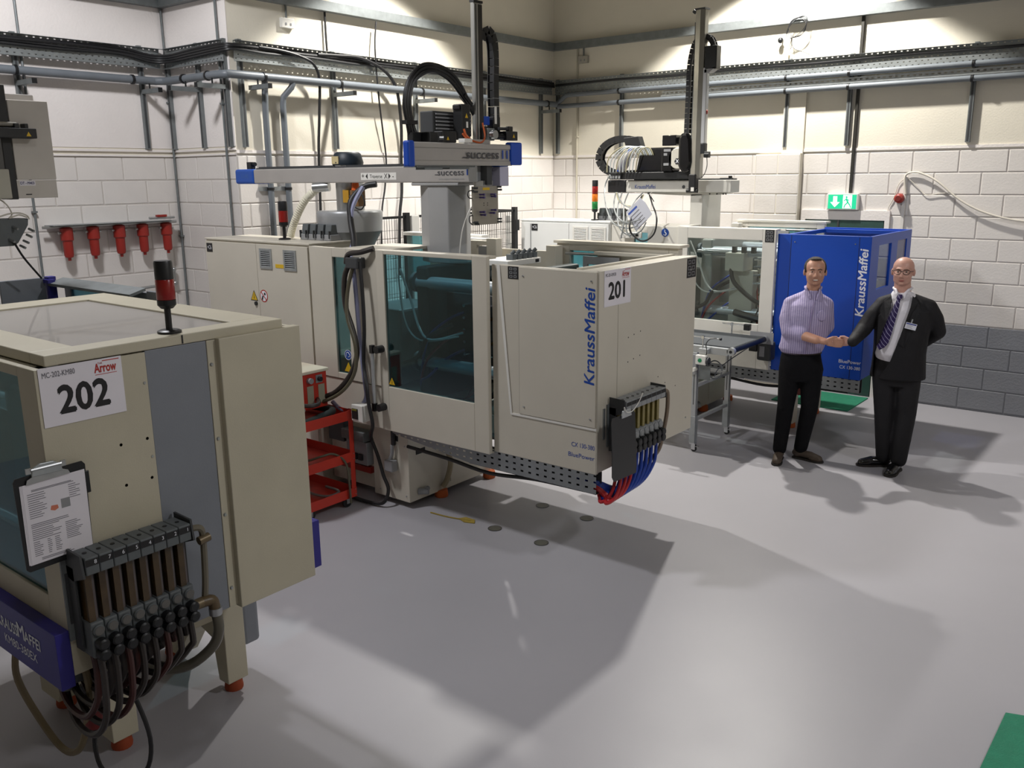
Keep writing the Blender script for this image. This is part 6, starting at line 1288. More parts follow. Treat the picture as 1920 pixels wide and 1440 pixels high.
MB().tube([(-3.33, 7.12, 1.085), (-3.42, 7.11, 1.08), (-3.46, 7.10, 1.03), (-3.45, 7.10, 0.96), (-3.46, 7.08, 0.88), (-3.44, 7.08, 0.84), (-3.40, 7.08, 0.85), (-3.43, 7.09, 0.87)], 0.004, n=6).build('sensor_cable', rubber, cv)
box('sensor_block', black, cv, -3.47, -3.41, 7.90, 7.95, 1.04, 1.10, 0.004)
box('motor_plate', mid_grey, cv, -3.40, -3.17, 7.905, 7.912, 0.93, 1.04)
MB().box(-3.34, -3.20, 7.93, 8.06, 0.76, 0.94).build('drive_motor', dark_grey, cv, 0.02); MB().box(-3.31, -3.26, 7.927, 7.93, 0.80, 0.90).build('motor_plate_label', mid_grey, cv)
box('terminal_box', black, cv, -3.42, -3.34, 7.93, 8.0, 0.84, 0.92, 0.006)
MB().cyl((-3.25, 7.90, 0.98), (-3.25, 7.96, 0.98), 0.03, n=12).build('drive_pulley', steel, cv)
MB().tube([(-3.41, 7.92, 0.88), (-3.46, 7.6, 0.80), (-3.48, 7.40, 0.74), (-3.46, 7.30, 0.70)], 0.005, n=6).build('motor_cable', M('grey_cable', '6E7276', .5), cv)
cl = MB(); cl.tube([(-3.46 + 0.07 * cos(t * pi / 5), 7.30, 0.76 + 0.085 * sin(t * pi / 5)) for t in range(10)], 0.006, n=6, closed=True, sub=4); cl.build('cable_coil', M('grey_cable', '6E7276', .5), cv)
MB().box(-3.54, -3.44, 7.06, 7.12, 0.845, 0.93).build('switch_box', white_paint, cv, 0.006); MB().cyl((-3.44, 7.09, 0.88), (-3.42, 7.09, 0.88), 0.035, n=14).build('box_end', dark_grey, cv)
MB().lathe([(0.018, 0), (0.018, -0.006), (0.01, -0.007)], (-3.495, 7.06, 0.885), 'y', 16).build('green_button', M('button_green', '1E8A5A', .4), cv)
MB().box(-3.53, -3.42, 7.12, 7.125, 0.70, 0.845).build('mounting_plate', galv_dull, cv); MB().box(-3.62, -3.55, 7.10, 7.13, 0.74, 0.92).build('side_bracket', mid_grey, cv)
MB().cyl((-3.56, 7.06, 0.79), (-3.56, 7.12, 0.79), 0.018, n=12).build('gauge', white_paint, cv)
cable('yellow_residue', [(-4.45, 4.56, 0.004), (-4.3, 4.57, 0.004), (-4.16, 4.60, 0.004), (-4.09, 4.61, 0.004)], 0.006, M('ochre_strap', '8E7A2E', .7), 'flattened ochre strap lying on the floor in front of the 201 base', cat='strap')
MB().prism([(-4.20, 4.60), (-4.12, 4.57), (-4.04, 4.60), (-4.08, 4.65), (-4.17, 4.65)], 'z', 0.001, 0.006).build('ochre_rag', M('ochre_rag', '9A8434', .8, 0, .2, 30), label='small ochre rag on the floor between the 201 base and the floor plugs', cat='rag')
# ------------------------------------------------------------------ people
def blob(name, shapes, mat, parent, voxel=0.008, smooth=6, cut=None, solid=0.0, label=None):
    ob = shapes.build(name, mat, parent)
    md = ob.modifiers.new('r', 'REMESH'); md.mode = 'VOXEL'; md.voxel_size = voxel; md.use_smooth_shade = True
    if smooth:
        sm = ob.modifiers.new('s', 'SMOOTH'); sm.iterations = smooth; sm.factor = 0.5
    dg = bpy.context.evaluated_depsgraph_get(); dg.update()
    me = bpy.data.meshes.new_from_object(ob.evaluated_get(dg)); ob.modifiers.clear(); ob.data = me; me.name = name
    if cut:
        bm = bmesh.new(); bm.from_mesh(me); o = ORG[ob]
        dl = [f for f in bm.faces if cut(f.calc_center_median() + o)]
        bmesh.ops.delete(bm, geom=dl, context='FACES')
        for _ in range(14):
            ed = {}
            for e in bm.edges:
                if e.is_boundary:
                    for a_, b_ in ((e.verts[0], e.verts[1]), (e.verts[1], e.verts[0])): ed.setdefault(a_, []).append(b_.co.copy())
            new = {v: (v.co * 0.5 + sum(n_, Vector()) / len(n_) * 0.5) for v, n_ in ed.items() if len(n_) == 2}
            for v, c_ in new.items(): v.co = c_
        bm.to_mesh(me); bm.free()
    if solid:
        so = ob.modifiers.new('thickness', 'SOLIDIFY'); so.thickness = solid; so.offset = -1
    if label: ob['label'] = label
    if not me.materials: me.materials.append(mat)
    for p_ in me.polygons: p_.use_smooth = True
    return ob
class Fig:
    """shapes in a person's own frame: u to the picture's right, f towards the viewer, z up"""
    def __init__(s, base):
        s.B = Vector((base[0], base[1], 0)); F = -s.B.normalized(); s.F = F; s.U = Vector((-F.y, F.x, 0)); s.R = Matrix((s.U, s.F, Vector((0, 0, 1)))).transposed()
    def P(s, p): return s.B + s.R @ Vector(p)
    def inv(s, w): return s.R.transposed() @ (w - s.B)
    def cap(s, m, p, q, r1, r2=None, flat=1.0, side=None, n=16):
        p, q = s.P(p), s.P(q); r2 = r1 if r2 is None else r2; d = (q - p).normalized()
        a = (s.R @ Vector(side)) if side else s.U.copy()
        a = (a - d * a.dot(d)); a = a.normalized() if a.length > 1e-3 else d.orthogonal().normalized(); b = d.cross(a); vs = []
        rings = [(-cos(t * pi / 10), sin(t * pi / 10), 0) for t in range(1, 6)] + [(sin(t * pi / 10), cos(t * pi / 10), 1) for t in range(0, 5)]
        vs.append(p - d * r1)
        for (h, w, e) in rings:
            c = (q + d * h * r2) if e else (p + d * h * r1); rr = (r2 if e else r1) * w
            vs += [c + a * cos(2 * pi * k / n) * rr + b * sin(2 * pi * k / n) * rr * flat for k in range(n)]
        vs.append(q + d * r2); fs = [(0, 1 + (k + 1) % n, 1 + k) for k in range(n)]
        for i in range(len(rings) - 1):
            o = 1 + i * n; fs += [(o + k, o + (k + 1) % n, o + n + (k + 1) % n, o + n + k) for k in range(n)]
        o = 1 + (len(rings) - 1) * n; l = len(vs) - 1; fs += [(l, o + k, o + (k + 1) % n) for k in range(n)]
        m.add(vs, fs, True); return m
    def chainc(s, m, pts, rs, **k):
        for i in range(len(pts) - 1): s.cap(m, pts[i], pts[i + 1], rs[i], rs[i + 1], **k)
    def ell(s, m, c, r, rot=None): return m.sphere(s.P(c), r, 20, 12, R=s.R @ rot if rot else s.R)
    def loft(s, m, secs, n=28):
        vs = []
        for (u, f, z, ru, rf) in secs: vs += [s.P((u + ru * cos(2 * pi * k / n), f + rf * sin(2 * pi * k / n), z)) for k in range(n)]
        fs = [tuple(range(n - 1, -1, -1)), tuple(range(len(vs) - n, len(vs)))]
        for i in range(len(secs) - 1):
            o = i * n; fs += [(o + k, o + (k + 1) % n, o + n + (k + 1) % n, o + n + k) for k in range(n)]
        if secs[0][2] > secs[-1][2]: fs = [tuple(reversed(f)) for f in fs]
        m.add(vs, fs, True); return m
    def hand(s, m, o, d, up, nrm, curl=(30, 45, 30), thumb=(0.75, 0.45, 0.35), sc=1.0):
        o = Vector(o); d = Vector(d).normalized(); up = Vector(up); up = (up - d * up.dot(d)).normalized(); nn = Vector(nrm); nn = (nn - d * nn.dot(d) - up * nn.dot(up)).normalized()
        s.cap(m, o, o + d * 0.03 * sc, 0.025 * sc, 0.030 * sc, flat=0.6, side=up)
        for k in range(4):
            t = (0.030 - 0.020 * k) * sc
            s.cap(m, o + d * 0.02 * sc + up * t * 0.7, o + d * 0.088 * sc + up * t, 0.013 * sc, 0.0105 * sc)
            q = o + d * 0.088 * sc + up * t; L = (0.95, 1.05, 1.0, 0.8)[k]; a = 0; v = d.copy()
            for j, (ln, cu) in enumerate(zip((0.042, 0.027, 0.021), curl)):
                a += radians(cu); v = d * cos(a) + nn * sin(a); q2 = q + v * ln * L * sc
                s.cap(m, q, q2, (0.0098 - 0.001 * j) * sc, (0.0090 - 0.001 * j) * sc, n=10); q = q2
        q = o + d * 0.018 * sc + up * 0.026 * sc; v = (d * thumb[0] + up * thumb[1] + nn * thumb[2]).normalized()
        s.cap(m, q, q + v * 0.04 * sc, 0.015 * sc, 0.0115 * sc, n=10); q = q + v * 0.04 * sc
        v2 = (d * 0.9 + up * 0.05 + nn * 0.45).normalized(); s.cap(m, q, q + v2 * 0.032 * sc, 0.0112 * sc, 0.0085 * sc, n=10)
def skin_mat(n, c, c2): 
    return M(n, c, 0.45, 0, 0.06, 18, 0.05, 90)
def head(fg, m, c, yaw=0.0, pitch=0.0, jaw=1.0, wide=1.0):
    """adds head volumes; c = centre of the skull in figure coordinates. returns a function mapping head-local points to figure points"""
    Rm = Matrix.Rotation(yaw, 3, 'Z') @ Matrix.Rotation(pitch, 3, 'X'); c = Vector(c)
    H = lambda p: tuple(c + Rm @ Vector(p))
    E = lambda p, r: fg.ell(m, H(p), r, Rm)
    E((0, -0.012, 0.035), (0.074 * wide, 0.094, 0.084)); E((0, 0.022, -0.03), (0.064 * wide, 0.074, 0.078)); E((0, 0.038, -0.076), (0.048 * jaw, 0.044, 0.034))
    E((0, 0.02, -0.065), (0.058 * jaw, 0.055, 0.045)); E((0, 0.072, 0.026), (0.050, 0.022, 0.016))
    for sg in (-1, 1):
        E((sg * 0.036, 0.066, -0.028), (0.024, 0.024, 0.022)); E((sg * 0.0745 * wide, -0.004, -0.006), (0.011, 0.018, 0.031)); E((sg * 0.012, 0.094, -0.036), (0.010, 0.010, 0.009))
    fg.cap(m, H((0, 0.086, 0.012)), H((0, 0.106, -0.030)), 0.009, 0.012)
    E((0, 0.078, -0.066), (0.026, 0.012, 0.012)); E((0, 0.072, -0.092), (0.022, 0.016, 0.014))
    return H, Rm
def face(fg, par, H, Rm, smile, brow_mat, lip):
    eye = M('eye_white', 'CFC8C2', .2); iris = M('iris', '2C2622', .2); teeth = M('teeth', 'DDD6C8', .3)
    for sg in (-1, 1):
        e = MB(); fg.ell(e, H((sg * 0.032, 0.0775, 0.006)), (0.0115, 0.0095, 0.0038 if smile else 0.006), Rm); e.build('eye', eye, par)
        e = MB(); fg.ell(e, H((sg * 0.032, 0.0865, 0.006)), (0.0055, 0.003, 0.0045 if smile else 0.0055), Rm); e.build('iris', iris, par)
        e = MB(); fg.chainc(e, [H((sg * 0.014, 0.090, 0.024)), H((sg * 0.032, 0.090, 0.029)), H((sg * 0.050, 0.076, 0.022))], (0.0035, 0.004, 0.002)); e.build('eyebrow', brow_mat, par)
    if smile:
        e = MB(); fg.ell(e, H((0, 0.086, -0.064)), (0.026, 0.006, 0.010), Rm); e.build('lips', lip, par)
        e = MB(); fg.ell(e, H((0, 0.0895, -0.063)), (0.020, 0.005, 0.0058), Rm); e.build('teeth', teeth, par)
    else:
        e = MB(); fg.ell(e, H((0, 0.0875, -0.064)), (0.024, 0.006, 0.004), Rm); fg.ell(e, H((0, 0.0865, -0.071)), (0.020, 0.006, 0.0045), Rm); e.build('lips', lip, par)
def striped(name, c1, c2, sc, ang, ratio=0.5, check=False, rough=0.7):
    m = M(name, c1, rough, 0, 0.04, 10, 1.0, 13, spec=0.2); nt = m.node_tree; N = nt.nodes; L = nt.links; b = N['Principled BSDF']
    tc = N.new('ShaderNodeTexCoord'); mp = N.new('ShaderNodeMapping'); mp.inputs['Rotation'].default_value = ang; L.new(tc.outputs['Object'], mp.inputs['Vector'])
    w = N.new('ShaderNodeTexWave'); w.inputs['Scale'].default_value = sc; w.wave_profile = 'SIN'; L.new(mp.outputs[0], w.inputs['Vector'])
    r = N.new('ShaderNodeValToRGB'); r.color_ramp.elements[0].position = ratio; r.color_ramp.elements[1].position = min(1, ratio + 0.08)
    r.color_ramp.elements[0].color = lin(c1) + [1]; r.color_ramp.elements[1].color = lin(c2) + [1]; L.new(w.outputs['Fac'], r.inputs['Fac']); L.new(r.outputs[0], b.inputs['Base Color'])
    return m
# --- man in lilac shirt
A = Fig((-2.73, 7.45)); skinA = skin_mat('skin_tan', 'B98A74', None); lipA = M('lips_tan', '9A6258', .4)
pA = thing('person', 'smiling man in a rolled-sleeve lilac checked shirt and black trousers, shaking hands', 'person', (-2.73, 7.45, 0))
Hs = Vector((-2.385, 7.335, 1.125))                      # where the two hands clasp
hA = A.inv(Hs)
m = MB(); Hd, Rm = head(A, m, (0.070, 0.02, 1.685), yaw=radians(-4), pitch=radians(2), jaw=1.18, wide=1.16)
A.cap(m, (0.055, -0.01, 1.44), (0.066, 0.0, 1.60), 0.062, 0.056)
A.loft(m, [(0.0, -0.01, 0.86, 0.15, 0.10), (0.0, 0, 1.0, 0.15, 0.11), (0.02, 0, 1.2, 0.16, 0.10), (0.03, 0, 1.36, 0.15, 0.09), (0.045, -0.01, 1.44, 0.08, 0.06)])
A.chainc(m, [(-0.105, 0.0, 1.39), (-0.115, 0.09, 1.185), tuple(Vector((hA.x - 0.10, hA.y + 0.012, hA.z + 0.005)))], (0.04, 0.045, 0.028))
A.cap(m, (-0.105, 0.10, 1.18), tuple(Vector((hA.x - 0.17, hA.y + 0.0, hA.z + 0.012))), 0.048, 0.034)
A.hand(m, (hA.x - 0.095, hA.y + 0.012, hA.z + 0.003), (1, 0.0, -0.06), (0, 0.1, 1), (0.05, -1, 0), curl=(12, 50, 40), thumb=(0.8, 0.5, -0.1))
A.chainc(m, [(0.17, -0.03, 1.38), (0.205, -0.11, 1.19), (0.10, -0.21, 1.04)], (0.038, 0.042, 0.028)); A.hand(m, (0.09, -0.21, 1.035), (-1, -0.05, -0.3), (0, -1, 0.2), (0, 0.4, -1))
A.chainc(m, [(-0.085, -0.01, 0.86), (-0.105, 0.02, 0.48), (-0.135, 0.0, 0.09)], (0.085, 0.055, 0.038)); A.chainc(m, [(0.085, -0.02, 0.86), (0.09, 0.0, 0.48), (0.045, -0.07, 0.09)], (0.085, 0.055, 0.038))
bodyA = blob('body', m, skinA, pA, 0.0058, 4)
face(A, pA, Hd, Rm, True, M('brow_brown', '4A3A2E', .7), lipA)
hr = MB(); Eh = lambda p, r: A.ell(hr, Hd(p), r, Rm)
Eh((0, -0.028, 0.040), (0.092, 0.090, 0.088)); Eh((0, -0.05, 0.0), (0.085, 0.062, 0.075)); Eh((-0.076, -0.002, 0.030), (0.014, 0.032, 0.045)); Eh((0.076, -0.002, 0.030), (0.014, 0.032, 0.045)); Eh((0, 0.028, 0.105), (0.042, 0.036, 0.016))
blob('hair', hr, M('hair_brown', '2E2621', .75, 0, .25, 60, .8, 300), pA, 0.006, 2, cut=lambda w: (lambda q: q.y > 0.030 and q.z < 0.100 - 0.0 * abs(q.x))(Rm.transposed() @ (A.inv(w) - Vector((0.070, 0.02, 1.685)))))
shirtA = striped('lilac_check_cotton', '9389B0', 'B3AAC8', 18, (0, 0, radians(-20)), 0.5)
m = MB(); A.loft(m, [(-0.005, 0.0, 0.975, 0.155, 0.115), (-0.005, 0.01, 1.02, 0.186, 0.142), (0.008, 0.015, 1.08, 0.186, 0.148), (0.025, 0.012, 1.2, 0.192, 0.140), (0.033, 0.008, 1.32, 0.200, 0.130), (0.035, 0.0, 1.40, 0.178, 0.112), (0.045, -0.01, 1.46, 0.115, 0.085), (0.058, -0.01, 1.50, 0.080, 0.070), (0.062, -0.005, 1.53, 0.070, 0.064)])
A.chainc(m, [(-0.115, -0.005, 1.405), (-0.135, 0.05, 1.28), (-0.112, 0.095, 1.175), (-0.035, 0.135, 1.165)], (0.062, 0.066, 0.064, 0.055))
A.cap(m, (-0.035, 0.135, 1.165), (-0.010, 0.145, 1.162), 0.060, 0.060)
A.chainc(m, [(0.18, -0.03, 1.405), (0.205, -0.11, 1.20), (0.14, -0.18, 1.09)], (0.060, 0.055, 0.05))
A.cap(m, (0.045, -0.02, 1.47), (-0.10, -0.01, 1.425), 0.07, 0.05); A.cap(m, (0.045, -0.02, 1.47), (0.17, -0.02, 1.425), 0.07, 0.05)
blob('shirt', m, shirtA, pA, 0.009, 5)
m = MB(); A.chainc(m, [(0.008, 0.045, 1.540), (0.040, 0.074, 1.49), (0.050, 0.085, 1.46)], (0.011, 0.013, 0.008), flat=0.6); A.chainc(m, [(0.118, 0.045, 1.540), (0.108, 0.074, 1.495), (0.098, 0.085, 1.46)], (0.011, 0.013, 0.008), flat=0.6); A.chainc(m, [(0.008, 0.045, 1.540), (0.0, -0.015, 1.552), (0.062, -0.068, 1.562), (0.126, -0.015, 1.552), (0.118, 0.045, 1.540)], (0.013,) * 5)
blob('collar', m, shirtA, pA, 0.007, 2)
MB().tube([A.P(p) for p in ((0.075, 0.094, 1.44), (0.065, 0.134, 1.36), (0.05, 0.153, 1.22), (0.035, 0.163, 1.08), (0.03, 0.155, 1.0))], 0.004, n=5).build('placket', M('placket', '8E80A8', .7), pA)
m = MB(); A.ell(m, (0.145, 0.128, 1.33), (0.038, 0.006, 0.045)); m.build('pocket', shirtA, pA)
tb_ = M('black_trousers', '121215', 0.8, 0, 0.1, 10, 0.4, 50, spec=0.15)
m = MB(); A.loft(m, [(0.0, 0.0, 1.01, 0.158, 0.118), (0.0, 0.0, 0.93, 0.172, 0.128), (0.01, -0.005, 0.84, 0.185, 0.130), (0.01, -0.005, 0.74, 0.165, 0.11)])
A.chainc(m, [(-0.080, 0.0, 0.84), (-0.100, 0.025, 0.50), (-0.130, 0.0, 0.10)], (0.100, 0.073, 0.060)); A.chainc(m, [(0.095, -0.01, 0.84), (0.10, 0.005, 0.50), (0.050, -0.065, 0.11)], (0.098, 0.075, 0.060))
blob('trousers', m, tb_, pA, 0.010, 5, cut=lambda w: w.z < 0.055)
m = MB(); A.loft(m, [(0.0, 0.0, 0.985, 0.170, 0.130), (0.0, 0.0, 1.015, 0.168, 0.128)]); m.build('belt', M('brown_belt', '2A1E18', .4), pA)
shoeA = M('brown_suede', '4E4238', .7, 0, .1, 30, .3); sole = M('shoe_sole', '2A2622', .7)
def shoe(fg, par, heel, toe, mat, w=0.046, nm='shoe'):
    heel, toe = Vector(heel), Vector(toe); d = (toe - heel).normalized(); L = (toe - heel).length; m = MB()
    fg.chainc(m, [heel + d * 0.03 + Vector((0, 0, 0.052)), heel + d * L * 0.55 + Vector((0, 0, 0.05)), heel + d * (L - 0.045) + Vector((0, 0, 0.036))], (0.040, w * 0.92, 0.034), flat=0.8, side=(d.y, -d.x, 0)); fg.cap(m, heel + d * 0.045 + Vector((0, 0, 0.05)), heel + d * 0.05 + Vector((0, 0, 0.10)), 0.042, 0.046)
    fg.cap(m, heel + d * (L - 0.09) + Vector((0, 0, 0.03)), heel + d * (L - 0.045) + Vector((0, 0, 0.026)), 0.045, 0.038, flat=0.6, side=(d.y, -d.x, 0))
    o = blob(nm, m, mat, par, 0.006, 3, cut=lambda w_: w_.z < 0.008)
    s = MB(); sd = Vector((d.y, -d.x, 0)); pts = []
    for (t, hw) in ((0.0, .6), (0.03, .85), (0.10, .8), (0.17, 1.0), (L - 0.05, .98), (L - 0.015, .7), (L, .3)): pts.append((t, hw * w))
    ring = [heel + d * t + sd * h for t, h in pts] + [heel + d * t - sd * h for t, h in reversed(pts)]
    n = len(ring); vs = [fg.P(q) for q in ring] + [fg.P(q + Vector((0, 0, 0.016))) for q in ring]
    s.add(vs, [tuple(range(n - 1, -1, -1)), tuple(range(n, 2 * n))] + [(i, (i + 1) % n, (i + 1) % n + n, i + n) for i in range(n)]); s.build('sole', sole, o)
shoe(A, pA, (-0.125, -0.06, 0), (-0.150, 0.22, 0), shoeA); shoe(A, pA, (-0.01, -0.095, 0), (0.245, 0.02, 0), shoeA)
# --- man in dark suit
Bm = Fig((-2.05, 7.74)); skinB = skin_mat('skin_pink', 'C49686', None)
pB = thing('person', 'bald man with glasses in a dark suit and striped tie, shaking hands', 'person', (-2.05, 7.74, 0))
hB = Bm.inv(Hs)
m = MB(); Hd, Rm = head(Bm, m, (0.022, 0.02, 1.700), yaw=radians(6), pitch=radians(0), jaw=1.22, wide=1.12)
Bm.cap(m, (0.035, -0.015, 1.46), (0.024, 0.0, 1.61), 0.070, 0.064)
Bm.ell(m, (0.022, 0.045, 1.615), (0.055, 0.045, 0.03))
Bm.loft(m, [(0.04, 0, 0.88, 0.16, 0.12), (0.04, 0, 1.0, 0.17, 0.13), (0.045, 0, 1.2, 0.17, 0.12), (0.05, 0, 1.36, 0.15, 0.09), (0.045, -0.01, 1.45, 0.08, 0.06)])
Bm.chainc(m, [(-0.11, 0.0, 1.38), (-0.245, 0.10, 1.22), (hB.x + 0.10, hB.y - 0.012, hB.z + 0.01)], (0.04, 0.040, 0.027))
Bm.hand(m, (hB.x + 0.095, hB.y - 0.022, hB.z + 0.006), (-1, 0.0, -0.04), (0, 0.05, 1), (0, 1, 0), curl=(12, 55, 45), thumb=(0.8, 0.5, 0.2))
Bm.chainc(m, [(0.22, -0.02, 1.38), (0.32, -0.09, 1.2), (0.20, -0.19, 1.06)], (0.04, 0.040, 0.028)); Bm.hand(m, (0.19, -0.205, 1.05), (-1, -0.1, -0.3), (0, -1, 0.2), (0, 0.4, -1))
Bm.chainc(m, [(-0.05, 0.0, 0.88), (-0.03, 0.02, 0.48), (0.0, 0.0, 0.09)], (0.085, 0.055, 0.038)); Bm.chainc(m, [(0.14, 0.0, 0.88), (0.145, 0.03, 0.48), (0.125, 0.08, 0.09)], (0.085, 0.055, 0.038))
bodyB = blob('body', m, skinB, pB, 0.0058, 4)
face(Bm, pB, Hd, Rm, False, M('brow_fair', '8A6A58', .7), M('lips_pink', 'A0645C', .4))
gl = MB()
for sg in (-1, 1):
    c = [(sg * 0.034 + 0.025 * cx, 0.098 - abs(sg * 0.034 + .025 * cx) * 0.12, 0.003 + 0.016 * cz) for cx, cz in ((-1, .5), (-.7, 1), (.7, 1), (1, .5), (.85, -.7), (.5, -1), (-.5, -1), (-.85, -.7))]
    gl.tube([Bm.P(Hd(p)) for p in c], 0.0022, n=5, closed=True, sub=2)
    gl.tube([Bm.P(Hd(p)) for p in ((sg * 0.059, 0.09, 0.012), (sg * 0.076, 0.07, 0.012), (sg * 0.082, 0.0, 0.008))], 0.0024, n=5, sub=2)
gl.tube([Bm.P(Hd(p)) for p in ((-0.009, 0.100, 0.008), (0, 0.103, 0.011), (0.009, 0.100, 0.008))], 0.002, n=5, sub=2)
gl.build('glasses', M('glasses_black', '141416', .3), pB)
# shirt, tie, trousers, jacket
ws = M('white_shirt', 'D9D6DC', .7, 0, .02, 10, .3, 30, spec=.2)
secS = [(0.04, 0.0, 0.95, 0.165, 0.135), (0.035, 0.015, 1.02, 0.185, 0.160), (0.04, 0.015, 1.12, 0.185, 0.158), (0.045, 0.01, 1.25, 0.185, 0.142), (0.05, 0.0, 1.38, 0.19, 0.118), (0.05, -0.01, 1.46, 0.13, 0.092), (0.035, -0.01, 1.53, 0.083, 0.076)]
m = MB(); Bm.loft(m, secS); Bm.chainc(m, [(-0.02, 0.05, 1.55), (-0.042, -0.01, 1.56), (0.03, -0.075, 1.575), (0.10, -0.01, 1.565), (0.08, 0.05, 1.555)], (0.012,) * 5)
Bm.chainc(m, [(-0.02, 0.055, 1.555), (-0.012, 0.082, 1.52), (-0.010, 0.095, 1.49)], (0.012, 0.015, 0.010), flat=.6); Bm.chainc(m, [(0.075, 0.055, 1.56), (0.052, 0.085, 1.525), (0.048, 0.100, 1.49)], (0.012, 0.016, 0.010), flat=.6)
blob('shirt', m, ws, pB, 0.008, 3)
cf = MB(); Bm.cap(cf, (hB.x + 0.100, hB.y - 0.013, hB.z + 0.010), (hB.x + 0.125, hB.y - 0.013, hB.z + 0.013), 0.031, 0.032); blob('shirt_cuff', cf, ws, pB, 0.006, 1)
tie = striped('striped_tie', '2E2350', '9A94B4', 14, (0, radians(35), radians(15)), 0.90, rough=0.45)
tm = MB(); rows = [(-0.006 + 0.022, 1.520, 0.016, 0.105), (0.012, 1.495, 0.022, 0.112), (0.006, 1.475, 0.014, 0.110), (-0.012, 1.40, 0.024, 0.132), (-0.038, 1.30, 0.032, 0.155), (-0.062, 1.20, 0.038, 0.172), (-0.086, 1.12, 0.043, 0.178), (-0.098, 1.085, 0.030, 0.180), (-0.104, 1.062, 0.002, 0.181)]
vs = []
for (u, z, w, f) in rows: vs += [Bm.P((u - w, f - 0.006, z)), Bm.P((u, f + 0.003, z)), Bm.P((u + w, f - 0.006, z)), Bm.P((u, f - 0.014, z))]
fs = []
for i in range(len(rows) - 1):
    o = i * 4; fs += [(o, o + 1, o + 5, o + 4), (o + 1, o + 2, o + 6, o + 5), (o + 2, o + 3, o + 7, o + 6), (o + 3, o, o + 4, o + 7)]
tm.add(vs, fs + [(0, 3, 2, 1)]).build('tie', tie, pB)
st_ = M('dark_suit_cloth', '1A191C', 0.7, 0, 0.12, 8, 0.9, 10, spec=0.3)
m = MB(); Bm.loft(m, [(0.04, 0.0, 1.01, 0.17, 0.135), (0.04, 0.0, 0.93, 0.182, 0.14), (0.045, -0.005, 0.84, 0.19, 0.14), (0.045, -0.005, 0.74, 0.17, 0.12)])
Bm.chainc(m, [(-0.050, 0.0, 0.84), (-0.030, 0.02, 0.50), (0.0, 0.0, 0.10)], (0.105, 0.080, 0.066)); Bm.chainc(m, [(0.135, 0.0, 0.84), (0.145, 0.025, 0.50), (0.120, 0.075, 0.10)], (0.105, 0.082, 0.066))
blob('trousers', m, st_, pB, 0.010, 5, cut=lambda w: w.z < 0.05)
m = MB(); Bm.loft(m, [(0.05, -0.01, 0.80, 0.222, 0.165), (0.05, 0.0, 0.90, 0.214, 0.175), (0.048, 0.008, 1.02, 0.208, 0.180), (0.05, 0.01, 1.15, 0.212, 0.175), (0.055, 0.006, 1.28, 0.224, 0.158), (0.055, 0.0, 1.38, 0.222, 0.138), (0.055, -0.01, 1.45, 0.165, 0.110), (0.045, -0.02, 1.50, 0.105, 0.088)])
Bm.chainc(m, [(-0.115, -0.005, 1.410), (-0.19, 0.04, 1.31), (-0.245, 0.10, 1.215), (hB.x + 0.115, hB.y - 0.012, hB.z + 0.014)], (0.070, 0.070, 0.066, 0.046))
Bm.chainc(m, [(0.235, -0.02, 1.405), (0.29, -0.05, 1.31), (0.325, -0.09, 1.20), (0.21, -0.19, 1.07)], (0.074, 0.074, 0.068, 0.052))
Bm.cap(m, (0.04, -0.02, 1.47), (-0.12, -0.01, 1.43), 0.075, 0.055); Bm.cap(m, (0.04, -0.02, 1.47), (0.22, -0.01, 1.43), 0.075, 0.055)
def inV(w):
    q = Bm.inv(w)
    if q.z > 1.40: return q.y > 0.02 and -0.050 < q.x < 0.108
    if q.z < 0.78 or q.y < 0.06: return False
    z = q.z; L_ = -0.055 if z > 1.4 else -0.055 - (1.4 - z) * 0.24; Rr = 0.105 if z > 1.42 else 0.105 - (1.42 - z) * 0.27
    if z < 0.98: L_, Rr = -0.155 - (0.98 - z) * 0.05, -0.01 - (0.98 - z) * 0.5
    return L_ < q.x < Rr
blob('jacket', m, st_, pB, 0.0085, 4, cut=inV, solid=0.006)
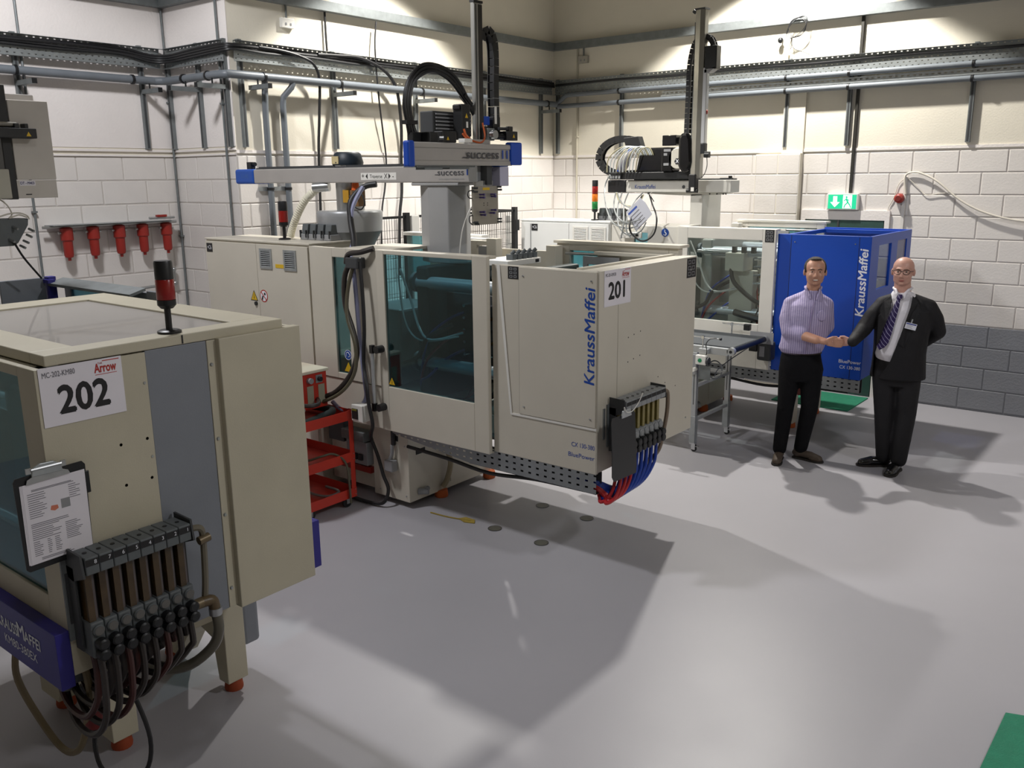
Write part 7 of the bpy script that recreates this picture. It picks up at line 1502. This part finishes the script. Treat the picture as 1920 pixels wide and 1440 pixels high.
lp_ = st_
for (pts) in ([(-0.058, 1.50, 0.075), (-0.105, 1.46, 0.085), (-0.125, 1.40, 0.115), (-0.12, 1.36, 0.135), (-0.135, 1.34, 0.135), (-0.13, 1.10, 0.165), (-0.115, 1.12, 0.178), (-0.075, 1.30, 0.165), (-0.052, 1.42, 0.125)], [(0.110, 1.51, 0.075), (0.155, 1.46, 0.085), (0.175, 1.40, 0.105), (0.165, 1.37, 0.125), (0.18, 1.35, 0.125), (0.075, 1.10, 0.186), (0.030, 1.13, 0.188), (0.070, 1.30, 0.170), (0.100, 1.42, 0.125)]):
    n = len(pts); lm = MB(); lm.add([Bm.P((u, f + 0.010, z)) for u, z, f in pts] + [Bm.P((u, f - 0.006, z)) for u, z, f in pts], [tuple(range(n)), tuple(range(2 * n - 1, n - 1, -1))] + [(i, i + n, (i + 1) % n + n, (i + 1) % n) for i in range(n)]); lm.build('lapel', lp_, pB)
bd = thing('name_badge', 'white name badge clipped to the dark suit jacket', 'badge', tuple(Bm.P((0.115, 0.185, 1.24))))
Rb = Bm.R @ Matrix.Rotation(radians(12), 3, 'Y')
MB().cbox(Bm.P((0.115, 0.190, 1.275)), (0.085, 0.002, 0.052), Rb).build('badge_card', M('badge_white', 'DCDDE6', .3), bd)
MB().cbox(Bm.P((0.118, 0.1912, 1.292)), (0.078, 0.001, 0.009), Rb).build('blue_band', M('badge_blue', '2E3A8A', .4), bd)
for i, w in enumerate((0.05, 0.035, 0.055)): MB().cbox(Bm.P((0.105 - 0.002 * i, 0.1912, 1.282 - 0.010 * i)), (w, 0.001, 0.0025), Rb).build('printed_line', ink_grey, bd)
MB().cbox(Bm.P((0.120, 0.186, 1.315)), (0.010, 0.006, 0.035), Rb).build('badge_clip', alu, bd)
shB = M('polished_black', '0E0E10', .2, coat=.5)
shoe(Bm, pB, (0.055, -0.04, 0), (-0.215, 0.05, 0), shB, 0.05); shoe(Bm, pB, (0.125, 0.02, 0), (0.045, 0.29, 0), shB, 0.05)
